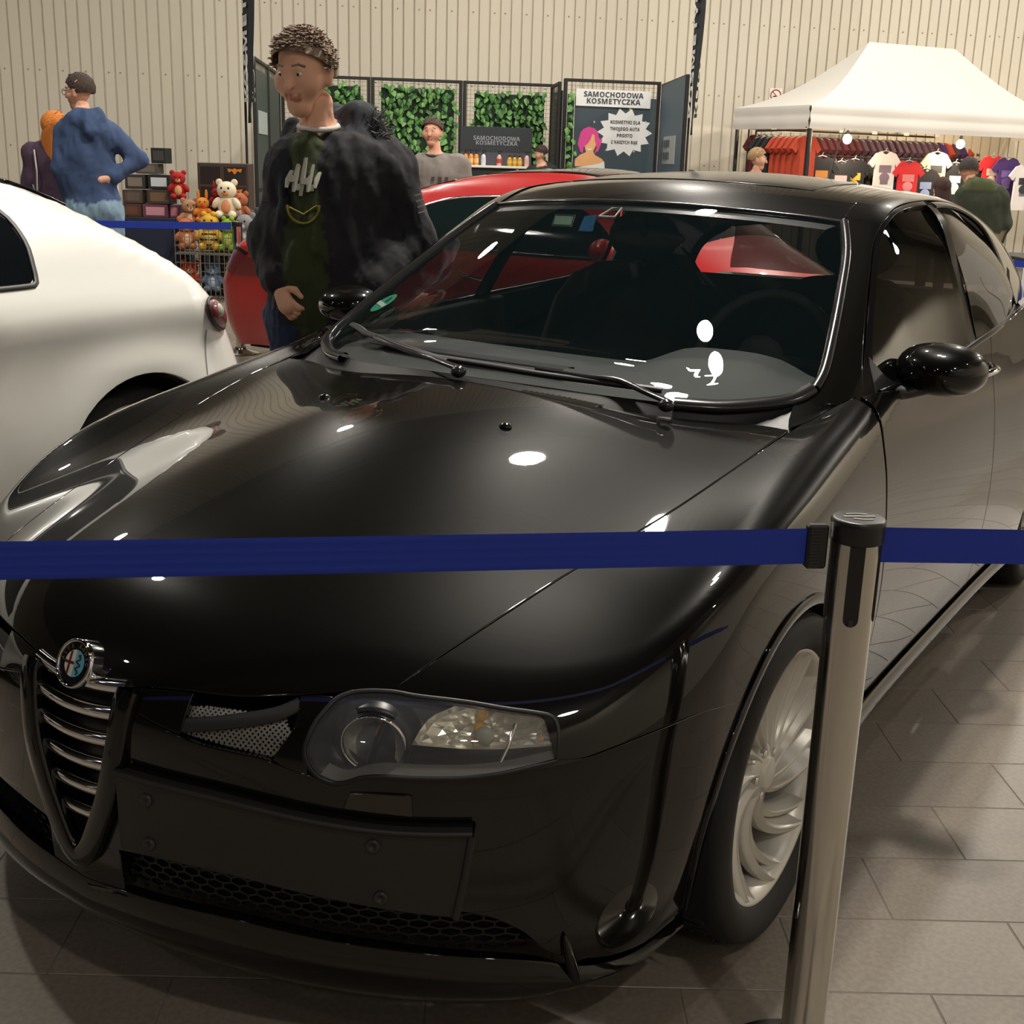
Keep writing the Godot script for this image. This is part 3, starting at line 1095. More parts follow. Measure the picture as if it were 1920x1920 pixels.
	for i in letters.length():
		if letters[i] == " ": continue
		var tmx := TextMesh.new()
		tmx.text = letters[i]
		tmx.font = M.font_bold
		tmx.font_size = 32
		tmx.pixel_size = .00026
		tmx.depth = .0008
		var a := deg_to_rad(172.0 - i * 18.2)
		var lo := MeshInstance3D.new()
		lo.name = "letter"
		lo.mesh = tmx
		lo.material_override = M.badge_gold
		bd.add_child(lo, true)
		var rad := ux * cos(a) + uy * sin(a)
		var tn := ux * sin(a) - uy * cos(a)
		lo.transform = Transform3D(Basis(tn, rad, bn), bc + bn * .0042 + rad * .0278)
	# empty number-plate holder, bent along the bumper
	var ph := Node3D.new(); ph.name = "plate_holder"; car.add_child(ph, true)
	var pt := pts([.108, .487, .895, .272, .484, .863, .431, .467, .804, .531, .460, .753, .630, .461, .695])
	var pb := pts([.107, .355, .893, .265, .361, .863, .428, .343, .803, .531, .330, .752, .612, .321, .707])
	var pr := ruled(pt, pb, 40, 8, 1, .016)
	var p0 := MB.new()
	panel(p0, pr, 1, .018, .003)
	obj("plate_back", p0, M.plate_black, ph)
	var p1 := MB.new()
	strip_along(p1, onto_all(1, resample(shifted(pt, Vector3(0, .003, 0)), 40), .018), 1, .009, .006)
	obj("top_ledge", p1, M.plate_black, ph)
	var p3 := MB.new()
	strip_along(p3, onto_all(1, resample(pts([.630, .461, .695, .622, .39, .70, .612, .321, .707]), 10), .017), 1, .012, .006)
	obj("side_ledge", p3, M.plate_black, ph)
	for xy in [[.165, .455], [.165, .378], [.505, .437], [.515, .350]]:
		var sc := MB.new()
		var q := onto(1, Vector3(xy[0], xy[1], .9 - T_pl.v(xy[0])), .0165)
		var nn := sgrad(1, q).normalized()
		var bs := Basis(nn.cross(Vector3.UP).normalized(), nn, Vector3.ZERO)
		bs.z = bs.x.cross(bs.y)
		sc.lathe([Vector2(.0115, -.004), Vector2(.0115, .002), Vector2(.009, .0045), Vector2(.005, .0035), Vector2(.003, .0005), Vector2(0, .0005)], 18, Transform3D(bs, q))
		obj("screw", sc, M.screw, ph)
	return [car, C]

func car_rest(car: Node3D):
	for s in [1.0, -1.0]:
		make_wheel(car, Vector3(s * .836, .318, 0), s, 0.0)
		make_wheel(car, Vector3(s * .815, .318, -2.536), s, 0.0)
	# windscreen
	var wt := pts([0, 1.316, -.968, .2, 1.312, -.985, .35, 1.305, -1.02, .46, 1.296, -1.058, .515, 1.286, -1.080])
	var wside := pts([.668, .958, -.525, .664, .99, -.588, .637, 1.063, -.709, .603, 1.141, -.84, .565, 1.22, -.97, .515, 1.286, -1.080])
	var wb := pts([0, .954, -.20, .154, .950, -.213, .297, .944, -.242, .445, .936, -.30, .560, .933, -.38, .635, .940, -.46, .668, .958, -.525])
	var ws := MB.new()
	panel(ws, coons(join(rev(mir(wb)), wb), join(rev(mir(wt)), wt), mir(wside), wside, 48, 30, 2, .001), 2, .004, .001)
	var wsn := obj("windscreen", ws, M.glass_screen, car)
	var border := join(join(join(join(rev(mir(wb)), wb), wside), rev(wt)), join(mir(wt), rev(mir(wside))))
	var seal := MB.new()
	strip_along(seal, onto_all(2, resample(join(rev(mir(wt)), wt), 60), .001), 2, .014, .005)
	for s in [1.0, -1.0]:
		strip_along(seal, onto_all(2, resample(shifted(sided(wside, s), Vector3(s * .006, 0, 0)), 40), .003), 2, .022, .010)
	obj("screen_trim", seal, M.trim_shine, wsn)
	# frit band inside the glass edge
	var fb := MB.new()
	var wti := pts([0, 1.296, -.930, .2, 1.292, -.945, .35, 1.285, -.98, .45, 1.275, -1.015, .49, 1.265, -1.035])
	fb.grid([onto_all(2, resample(join(rev(mir(wt)), wt), 50), -.004), onto_all(2, resample(join(rev(mir(wti)), wti), 50), -.004)], Vector3(0, 1, -1.5))
	obj("tint_band", fb, M.frit, wsn)
	# round green badge sticker in the lower corner
	var sc := onto(2, Vector3(-.565, 1.035, -.60), -.004)
	var sn := sgrad(2, sc).normalized()
	var su := Vector3(1, .0, .9)
	su = (su - sn * su.dot(sn)).normalized()
	var st := MB.new()
	st.disc(sc, sn, .042, 32, su)
	var stk := obj("round_sticker", st, M.sticker_green, wsn, "round green sticker")
	var st1 := MB.new()
	st1.prism(p2([-.038, -.014, .038, -.014, .041, .0, -.041, .0]), sc + sn * .001, su, sn.cross(su), .0006)
	obj("sticker_stripe", st1, M.sticker_pale, stk)
	var st2 := MB.new()
	st2.prism(p2([-.003, .005, .012, .005, .012, .012, .005, .028, -.004, .028]), sc + sn * .001, su, sn.cross(su), .0006)
	obj("sticker_figure", st2, M.sticker_dark, stk)
	# inside mirror
	var im := MB.new()
	im.ball(Vector3(.0, 1.225, -1.03), Vector3(.115, .032, .02), 24, 10)
	im.tube(PackedVector3Array([Vector3(0, 1.285, -.955), Vector3(0, 1.25, -1.0), Vector3(0, 1.23, -1.02)]), .011, 8)
	obj("inside_mirror", im, M.trim_black, car)
	var se := MB.new()
	se.tube(onto_all(2, pts([-.075, 1.262, -.90, -.060, 1.292, -.945, -.035, 1.292, -.945, -.028, 1.262, -.90, -.075, 1.262, -.90]), -.004), .004, 6)
	obj("sensor_frame", se, M.lamp_grey2, wsn)
	# roof
	var redge := pts([.515, 1.292, -1.088, .505, 1.326, -1.19, .497, 1.35, -1.4, .49, 1.36, -1.7, .475, 1.34, -2.1, .455, 1.28, -2.45, .43, 1.22, -2.66])
	var rf := join(rev(mir(pts([0, 1.320, -.98, .2, 1.316, -.997, .35, 1.309, -1.032, .46, 1.301, -1.067, .515, 1.292, -1.088]))), pts([0, 1.320, -.98, .2, 1.316, -.997, .35, 1.309, -1.032, .46, 1.301, -1.067, .515, 1.292, -1.088]))
	var rr := pts([-.43, 1.22, -2.66, -.2, 1.255, -2.66, 0, 1.26, -2.66, .2, 1.255, -2.66, .43, 1.22, -2.66])
	var ro := MB.new()
	panel(ro, coons(rf, rr, mir(redge), redge, 44, 50, 2), 2, .02, .003)
	var roof := obj("roof", ro, M.paint, car)
	var sun := MB.new()
	var s0 := pts([-.37, 1.36, -1.26, -.2, 1.37, -1.215, 0, 1.375, -1.205, .2, 1.37, -1.215, .37, 1.36, -1.26])
	var s1 := pts([-.37, 1.37, -1.66, 0, 1.395, -1.68, .37, 1.37, -1.66])
	panel(sun, ruled(s0, s1, 30, 14, 2, .0025), 2, .006, .003)
	obj("sunroof", sun, M.trim_gloss, roof)
	var an := MB.new()
	an.tube(PackedVector3Array([Vector3(.0, 1.31, -2.42), Vector3(.0, 1.43, -2.50), Vector3(.0, 1.565, -2.60)]), [.006, .003, .0015], 6)
	obj("antenna", an, M.trim_black, roof)
	# rear screen
	var rs := MB.new()
	var q0 := pts([-.43, 1.21, -2.68, 0, 1.25, -2.68, .43, 1.21, -2.68])
	var q1 := pts([-.56, .98, -2.98, 0, 1.0, -3.0, .56, .98, -2.98])
	panel(rs, ruled(q0, q1, 20, 10, 2), 2, .01, .001)
	obj("rear_screen", rs, M.glass_side, car)
	# rear hatch and rear bumper close the tail
	var tl := MB.new()
	var t0 := PackedVector3Array()
	var t1 := PackedVector3Array()
	var t2 := PackedVector3Array()
	var t3 := PackedVector3Array()
	for i in 21:
		var x := lerpf(-1, 1, i / 20.0)
		t0.append(Vector3(x * .60, .985, -3.02 + .12 * x * x))
		t1.append(Vector3(x * .70, .85, -3.22 + .16 * x * x))
		t2.append(Vector3(x * .74, .55, -3.29 + .20 * x * x))
		t3.append(Vector3(x * .72, .22, -3.24 + .18 * x * x))
	tl.grid([t0, t1, t2, t3], Vector3(0, .6, -2))
	obj("tail", tl, M.paint, car)
	for s in [1.0, -1.0]:
		# A-pillar with roof rail
		var po := pts([.752, .912, -.575, .748, .925, -.60, .722, .994, -.672, .678, 1.084, -.806, .634, 1.175, -.955, .605, 1.24, -1.06, .592, 1.283, -1.16, .582, 1.308, -1.26, .575, 1.328, -1.42, .572, 1.336, -1.68, .575, 1.315, -1.95, .59, 1.25, -2.2, .59, 1.13, -2.5, .57, 1.0, -2.75])
		var pi_ := shifted(join(wside, redge.slice(1)), Vector3(.005, .001, 0))
		pi_ = join(pts([.665, .925, -.47]), pi_)
		var ap := MB.new()
		panel(ap, ruled(sided(pi_, s), sided(po, s), 90, 12, 2, .004), 2, .02, .003)
		obj("roof_pillar", ap, M.paint, car)
		# foot of the pillar runs into the fender
		var ft := MB.new()
		var f0 := onto_all(2, resample(sided(pts([.655, .932, -.455, .690, .925, -.51, .735, .918, -.562, .752, .912, -.58]), s), 12), .004)
		var f1 := onto_all(1, resample(sided(pts([.682, .884, -.362, .706, .892, -.42, .722, .898, -.50, .740, .902, -.575]), s), 12), .001)
		var fm := PackedVector3Array()
		for i in 13: fm.append(f0[i].lerp(f1[i], .55) + Vector3(-s * .004, -.006, 0))
		ft.grid([f0, fm, f1], Vector3(0, .6, -.6))
		obj("pillar_foot", ft, M.paint, car)
		# door
		var d := Node3D.new(); d.name = "door"; car.add_child(d, true)
		var belt := pts([.748, .908, -.585, .775, .93, -.72, .80, .950, -1.0, .803, .968, -1.3, .802, .985, -1.615])
		var sill := pts([.84, .235, -.505, .83, .228, -.8, .83, .226, -1.2, .83, .226, -1.56])
		var dp := MB.new()
		panel(dp, ruled(sided(belt, s), sided(sill, s), 70, 50, 1), 1, .02, .002)
		obj("door_skin", dp, M.paint, d)
		var qp := MB.new()
		var arch := onto_all(1, arc_z(.317, -2.536, .348, 194, -14, .87, 30))
		arch.reverse()
		var ql := pts([.83, .226, -1.567, .83, .225, -1.8, .835, .225, -2.12])
		var ra := PackedVector3Array()
		for i in 31:
			var a := deg_to_rad(lerpf(-14, 194, i / 30.0))
			ra.append(onto(1, Vector3(.86, .317 + .348 * sin(a), -2.536 + .348 * cos(a))))
		var qb := join(join(ql, ra), pts([.80, .22, -2.95, .72, .22, -3.08]))
		var qt := pts([.803, .986, -1.622, .79, 1.0, -1.9, .765, 1.02, -2.2, .72, 1.01, -2.6, .655, .985, -2.88, .60, .985, -2.92])
		panel(qp, ruled(sided(qt, s), sided(qb, s), 70, 24, 1), 1, .02, .002)
		obj("rear_quarter", qp, M.paint, car)
		var ql2 := MB.new()
		var l0 := sided(ra, s)
		var l1 := PackedVector3Array()
		for p in l0: l1.append(Vector3(s * .5, p.y, p.z))
		ql2.grid([l0, l1], Vector3(s * .7, .317, -2.536))
		obj("arch_liner", ql2, M.underbody, car)
		# C pillar from quarter to roof
		var cp := MB.new()
		panel(cp, coons(sided(pts([.765, 1.015, -2.14, .745, 1.02, -2.3, .71, 1.01, -2.55, .64, .985, -2.85]), s), sided(pts([.575, 1.30, -2.02, .59, 1.25, -2.2, .60, 1.18, -2.35, .58, 1.02, -2.74]), s), sided(pts([.765, 1.015, -2.14, .735, 1.08, -2.19, .675, 1.20, -2.16, .575, 1.30, -2.02]), s), sided(pts([.64, .985, -2.85, .58, 1.02, -2.74]), s), 14, 10, 2, .002), 2, .015, .002)
		obj("rear_pillar", cp, M.paint, car)
		# side skirt
		var sk := MB.new()
		var rows := []
		for c in [[.010, .245], [.020, .232], [.020, .212], [.010, .195], [-.02, .190]]:
			var row := PackedVector3Array()
			for i in 31:
				var z := lerpf(-.40, -2.16, i / 30.0)
				var fl := 1.0 + .5 * pow(absf(i / 15.0 - 1.0), 6.0)
				row.append(Vector3(s * (T_xb.v(z) + T_vs.v(.235) + c[0] * fl), c[1], z))
			rows.append(row)
		sk.grid(rows, Vector3(0, .3, -1.2))
		obj("side_skirt", sk, M.paint, car)
		# door frame strip and quarter frame
		var dwf := pts([.770, .940, -.66, .736, 1.003, -.712, .690, 1.094, -.84, .640, 1.195, -1.0, .612, 1.255, -1.10, .600, 1.288, -1.19, .594, 1.308, -1.30, .592, 1.318, -1.44, .592, 1.320, -1.56])
		var pof := pts([.754, .915, -.582, .727, .990, -.675, .684, 1.084, -.815, .636, 1.180, -.966, .608, 1.25, -1.075, .596, 1.287, -1.168, .587, 1.312, -1.27, .581, 1.327, -1.42, .579, 1.333, -1.58])
		var df := MB.new()
		panel(df, ruled(sided(pof, s), sided(dwf, s), 50, 3, 2, .001), 2, .012, .002)
		obj("window_frame", df, M.trim_gloss, d)
		# door glass
		var bp := pts([.800, .972, -1.375, .787, 1.014, -1.385, .742, 1.121, -1.425, .672, 1.238, -1.49, .592, 1.318, -1.56])
		var gl := MB.new()
		var gb := pts([.770, .938, -.66, .795, .952, -.9, .803, .963, -1.15, .800, .972, -1.375])
		panel(gl, coons(sided(gb, s), sided(dwf.slice(4), s), sided(dwf.slice(0, 5), s), sided(bp, s), 26, 20, 0), 0, .003, .001, Vector3(0, .9, -1.2))
		obj("side_window", gl, M.glass_side, d)
		# B pillar
		var b2 := pts([.801, .978, -1.455, .790, 1.014, -1.455, .746, 1.121, -1.49, .676, 1.238, -1.55, .592, 1.316, -1.62])
		var bpp := MB.new()
		panel(bpp, ruled(sided(bp, s), sided(b2, s), 24, 3, 2, .0), 2, .012, .002)
		obj("centre_pillar", bpp, M.trim_gloss, car)
		# quarter window
		var qg := MB.new()
		var qtp := pts([.592, 1.316, -1.62, .59, 1.318, -1.75, .595, 1.305, -1.9, .62, 1.26, -2.05])
		var qbt := pts([.801, .978, -1.455, .80, .990, -1.7, .785, 1.005, -1.95, .765, 1.02, -2.10])
		var qrt := pts([.765, 1.02, -2.10, .735, 1.08, -2.15, .675, 1.19, -2.12, .62, 1.26, -2.05])
		panel(qg, coons(sided(qbt, s), sided(qtp, s), sided(b2, s), sided(qrt, s), 22, 16, 0), 0, .003, .001, Vector3(0, .9, -1.8))
		obj("quarter_window", qg, M.glass_side, car)
		var qf := MB.new()
		strip_along(qf, onto_all(2, resample(sided(join(qtp, rev(qrt)), s), 40), .0), 2, .024, .004)
		obj("quarter_frame", qf, M.trim_gloss, car)
		# belt moulding
		var bm := MB.new()
		strip_along(bm, onto_all(2, resample(sided(join(gb, qbt), s), 40), .004), 2, .018, .006)
		obj("belt_moulding", bm, M.trim_gloss, d)
		# sail panel in front of the window
		var sp := MB.new()
		panel(sp, ruled(sided(pts([.733, 1.012, -.705, .752, .975, -.672, .770, .94, -.648]), s), sided(pts([.7325, 1.013, -.707, .765, .965, -.72, .790, .945, -.80]), s), 8, 4, 2, .003), 2, .01, .002)
		obj("sail_panel", sp, M.trim_black, d)
		# door mirror
		var mi := Node3D.new(); mi.name = "door_mirror"; d.add_child(mi, true)
		var mb := MB.new()
		var mrows := []
		for j in 15:
			var v := j / 14.0
			var row := PackedVector3Array()
			for k in 28:
				var a := TAU * k / 28
				var th := v * PI * .5
				var sx := .102 * pow(absf(cos(a)), .9) * signf(cos(a))
				var sy := .060 * pow(absf(sin(a)), .85) * signf(sin(a))
				var rr2 := sin(th)
				row.append(Vector3(s * (.862 + sx * rr2 + .012 * (1.0 - v)), .985 + sy * rr2, -.835 + .105 * cos(th)))
			mrows.append(row)
		mb.grid(mrows, Vector3(s * .86, .985, -.84), true)
		obj("mirror_shell", mb, M.paint_mirror, mi)
		var mg := MB.new()
		mg.disc(Vector3(s * .862, .985, -.833), Vector3(0, 0, -1), .098, 28, Vector3.RIGHT, .056)
		obj("mirror_glass", mg, M.chrome, mi)
		var mf := MB.new()
		mf.tube(PackedVector3Array([Vector3(s * .775, .938, -.735), Vector3(s * .80, .935, -.76), Vector3(s * .845, .948, -.795)]), [.030, .028, .026], 14, true, .016)
		obj("mirror_foot", mf, M.trim_black, mi)
		# handle
		var hn := Node3D.new(); hn.name = "door_handle"; d.add_child(hn, true)
		var hp := MB.new()
		var hpts := PackedVector3Array()
		for i in 9:
			var q := i / 8.0
			hpts.append(onto(1, Vector3(s * .85, .898 + .006 * q, -1.40 - .17 * q), .012 + .022 * sin(q * PI)))
		hp.tube(hpts, [.010, .012, .013, .0135, .0135, .0135, .013, .012, .010], 12, true, .009)
		obj("grip", hp, M.chrome, hn)
		var hb := MB.new()
		hb.ball(onto(1, Vector3(s * .85, .898, -1.42), .002), Vector3(.006, .018, .03), 16, 8)
		hb.ball(onto(1, Vector3(s * .85, .903, -1.56), .002), Vector3(.006, .016, .022), 16, 8)
		obj("recess", hb, M.trim_gloss, hn)
		# inner door card
		var dc := MB.new()
		panel(dc, ruled(sided(pts([.745, .93, -.62, .755, .945, -1.0, .76, .965, -1.5]), s), sided(pts([.74, .25, -.55, .75, .25, -1.0, .75, .25, -1.55]), s), 16, 8, 0), 0, .03, .01, Vector3(s * 3, .6, -1))
		var dcard := obj("door_card", dc, M.interior, d)
		var ar := MB.new()
		ar.tube(PackedVector3Array([Vector3(s * .725, .70, -.75), Vector3(s * .70, .73, -1.0), Vector3(s * .70, .74, -1.35)]), .035, 12)
		obj("armrest", ar, M.interior, d)
		var lsn := MB.new()
		lsn.lathe([Vector2(.085, -.004), Vector2(.085, .006), Vector2(.07, .012), Vector2(0, .010)], 28, Transform3D(Basis(Vector3(0, 0, 1), Vector3(-s, 0, 0), Vector3(0, 1, 0)), Vector3(s * .728, .84, -.78)))
		obj("speaker_grille", lsn, M.trim_black, d)
	# cowl between hood and windscreen
	var cw := MB.new()
	var c0 := onto_all(1, resample(join(rev(mir(pts([0, .953, -.150, .154, .950, -.158, .297, .942, -.182, .445, .930, -.247, .60, .918, -.337, .683, .880, -.35]))), pts([0, .953, -.150, .154, .950, -.158, .297, .942, -.182, .445, .930, -.247, .60, .918, -.337, .683, .880, -.35])), 60), -.022)
	var c1 := onto_all(2, resample(join(rev(mir(wb)), wb), 60), -.001)
	cw.grid([c0, c1], Vector3(0, .5, -.3))
	var cowl := obj("cowl", cw, M.trim_black, car)
	var cg := MB.new()
	var fcg := func(p: Vector2) -> Vector3: return onto(1, Vector3(p.x, .94, p.y), -.004)
	mesh_sheet(cg, [fcg], p2([.145, -.185, .33, -.232, .31, -.200, .20, -.172, .15, -.168]), Vector2(.010, .0075), .0035, false, .002)
	obj("cowl_grille", cg, M.mesh_metal, cowl)
	for s in [1.0, -1.0]:
		var cc := MB.new()
		strip_along(cc, onto_all(2, resample(sided(pts([.45, .930, -.298, .53, .927, -.345, .60, .930, -.41, .645, .938, -.465, .668, .955, -.52]), s), 24), .006), 2, .030, .008)
		obj("cowl_end_cover", cc, M.trim_shine, cowl)
	# wipers
	wiper(car, pts([.452, .942, -.262, .40, .955, -.262, .33, .970, -.272, .25, .972, -.255, .14, .975, -.245]), pts([.42, .962, -.300, .30, .965, -.262, .16, .968, -.232, .02, .974, -.225, -.12, .976, -.235]), Vector3(.455, .935, -.252))
	wiper(car, pts([-.02, .968, -.180, -.10, .975, -.205, -.20, .978, -.245, -.30, .982, -.29, -.38, .985, -.335]), pts([-.08, .978, -.222, -.20, .985, -.258, -.33, .99, -.315, -.45, .993, -.385, -.56, .992, -.462]), Vector3(-.015, .962, -.172))
	# interior
	var inn := Node3D.new(); inn.name = "cabin"; car.add_child(inn, true)
	var da := MB.new()
	var drows := []
	for c in [[-.26, .900, .60], [-.45, .925, .70], [-.62, .935, .72], [-.76, .930, .72], [-.84, .915, .72], [-.88, .88, .72], [-.90, .78, .72], [-.88, .62, .72]]:
		var row := PackedVector3Array()
		for i in 41:
			var x: float = lerpf(-c[2], c[2], i / 40.0)
			var hump := .055 * exp(-pow((x - .36) / .17, 4.0)) * smoothstep(-.55, -.72, c[0])
			var zz: float = c[0] - .40 * x * x * (1.0 if c[0] > -.5 else .25)
			row.append(Vector3(x, c[1] + (hump if c[1] > .87 else 0.0), zz))
		drows.append(row)
	da.grid(drows, Vector3(0, .5, -.2))
	obj("dashboard", da, M.dash, inn)
	var vent := MB.new()
	strip_along(vent, PackedVector3Array([Vector3(-.55, .935, -.55), Vector3(-.2, .945, -.47), Vector3(.1, .945, -.46)]), 0, .05, .004)
	obj("defrost_vent", vent, M.interior, inn)
	var sw := MB.new()
	var rim := PackedVector3Array()
	var sb := Basis(Vector3(1, 0, 0), deg_to_rad(-24))
	for i in 49:
		var a := TAU * i / 48
		rim.append(Vector3(.36, .925, -1.03) + sb * Vector3(.185 * cos(a), .185 * sin(a), 0))
	sw.tube(rim, .015, 10, false)
	for a in [0.0, PI, -PI * .5]:
		sw.tube(PackedVector3Array([Vector3(.36, .925, -1.03) + sb * Vector3(.03 * cos(a), .03 * sin(a), .03), Vector3(.36, .925, -1.03) + sb * Vector3(.18 * cos(a), .18 * sin(a), 0)]), .016, 8)
	sw.ball(Vector3(.36, .925, -1.03) + sb * Vector3(0, 0, .03), Vector3(.065, .06, .03), 20, 10)
	sw.tube(PackedVector3Array([Vector3(.36, .925, -1.03) + sb * Vector3(0, 0, .03), Vector3(.36, .86, -.88)]), .035, 10)
	obj("steering_wheel", sw, M.interior, inn)
	for sx in [.36, -.36]:
		var seat := MB.new()
		var srows := []
		for c in [[.50, -1.42, .22, .10], [.62, -1.47, .24, .11], [.80, -1.55, .25, .11], [.98, -1.63, .235, .10], [1.06, -1.68, .20, .085], [1.10, -1.70, .12, .06], [1.11, -1.705, .03, .02]]:
			var row := PackedVector3Array()
			for k in 24:
				var a := TAU * k / 24
				row.append(Vector3(sx + c[2] * signf(cos(a)) * pow(absf(cos(a)), .6), c[0], c[1] + c[3] * signf(sin(a)) * pow(absf(sin(a)), .7) + (.05 * pow(absf(cos(a)), 4.0) if sin(a) >= 0 else 0.0)))
			srows.append(row)
		seat.grid(srows, Vector3(sx, .8, -1.55), true)
		seat.box(Vector3(sx, .42, -1.2), Vector3(.5, .2, .55), Basis.IDENTITY, .06)
		seat.ball(Vector3(sx, 1.185, -1.73), Vector3(.13, .085, .05), 20, 12)
		seat.tube(PackedVector3Array([Vector3(sx - .05, 1.05, -1.69), Vector3(sx - .05, 1.15, -1.73)]), .007, 6)
		seat.tube(PackedVector3Array([Vector3(sx + .05, 1.05, -1.69), Vector3(sx + .05, 1.15, -1.73)]), .007, 6)
		obj("front_seat", seat, M.seat, inn)
		var sb2 := MB.new()
		sb2.box(Vector3(sx + .2 * signf(-sx), .62, -1.38), Vector3(.03, .07, .03), Basis.IDENTITY, .005)
		obj("belt_buckle", sb2, M.red_plastic, inn)
	var rb := MB.new()
	rb.box(Vector3(0, .72, -2.35), Vector3(1.25, .62, .16), Basis(Vector3.RIGHT, -.25), .06)
	rb.box(Vector3(0, .42, -2.08), Vector3(1.25, .2, .5), Basis.IDENTITY, .06)
	obj("rear_bench", rb, M.seat, inn)
	var sh := MB.new()
	sh.box(Vector3(0, .98, -2.68), Vector3(1.15, .02, .5), Basis.IDENTITY, .006)
	obj("parcel_shelf", sh, M.interior, inn)
	var fl := MB.new()
	fl.box(Vector3(0, .24, -1.5), Vector3(1.48, .06, 2.5))
	fl.box(Vector3(0, .55, -.50), Vector3(1.40, .62, .04))
	obj("cabin_floor", fl, M.underbody, inn)
	var hl := MB.new()
	hl.grid(ruled(pts([-.50, 1.27, -1.10, 0, 1.30, -1.02, .50, 1.27, -1.10]), pts([-.42, 1.19, -2.6, 0, 1.23, -2.6, .42, 1.19, -2.6]), 12, 10, 2, -.03), Vector3(0, 1.8, -1.8))
	obj("headliner", hl, M.headliner, inn)
	# underbody tray
	var ub := MB.new()
	ub.box(Vector3(0, .20, -1.45), Vector3(1.24, .06, 3.4))
	ub.box(Vector3(0, .36, .40), Vector3(1.0, .3, .30))
	obj("underbody", ub, M.underbody, car)

func wiper(car: Node, arm: PackedVector3Array, blade: PackedVector3Array, piv: Vector3):
	var w := Node3D.new(); w.name = "wiper"; car.add_child(w, true)
	var a := MB.new()
	var A := resample(arm, 16)
	var rad := []
	for i in 17: rad.append(lerpf(.013, .006, i / 16.0))
	a.tube(A, rad, 8, true, .006)
	a.ball(piv, Vector3(.018, .014, .018), 14, 8)
	obj("wiper_arm", a, M.trim_shine, w)
	var b := MB.new()
	var B := onto_all(2, resample(blade, 20), .012)
	b.tube(B, .010, 8, true, .007)
	obj("wiper_blade", b, M.trim_black, w)

# ---------------------------------------------------------------- hall
const W0 := Vector3(-8.87, 0, -14.15)
const WD := Vector3(0.7627, 0, -0.6468)
const WN := Vector3(0.6468, 0, 0.7627)
var WB := Basis(WD, Vector3.UP, WN)
var WTURN := atan2(0.6468, 0.7627)

func wf(u: float, y: float, v: float) -> Vector3:
	return W0 + WD * u + WN * v + Vector3(0, y, 0)

func speck(c0: Color, c1: Color, freq: float, scale: float, rough: float, seed_ := 3) -> StandardMaterial3D:
	var n := FastNoiseLite.new()
	n.seed = seed_
	n.frequency = freq
	n.fractal_octaves = 4
	var g := Gradient.new()
	g.set_color(0, c0); g.set_color(1, c1)
	var t := NoiseTexture2D.new()
	t.width = 512; t.height = 512; t.seamless = true
	t.noise = n; t.color_ramp = g
	var m := mat(Color(1, 1, 1), rough)
	m.albedo_texture = t
	m.uv1_triplanar = true
	m.uv1_world_triplanar = true
	m.uv1_scale = Vector3(scale, scale, scale)
	return m

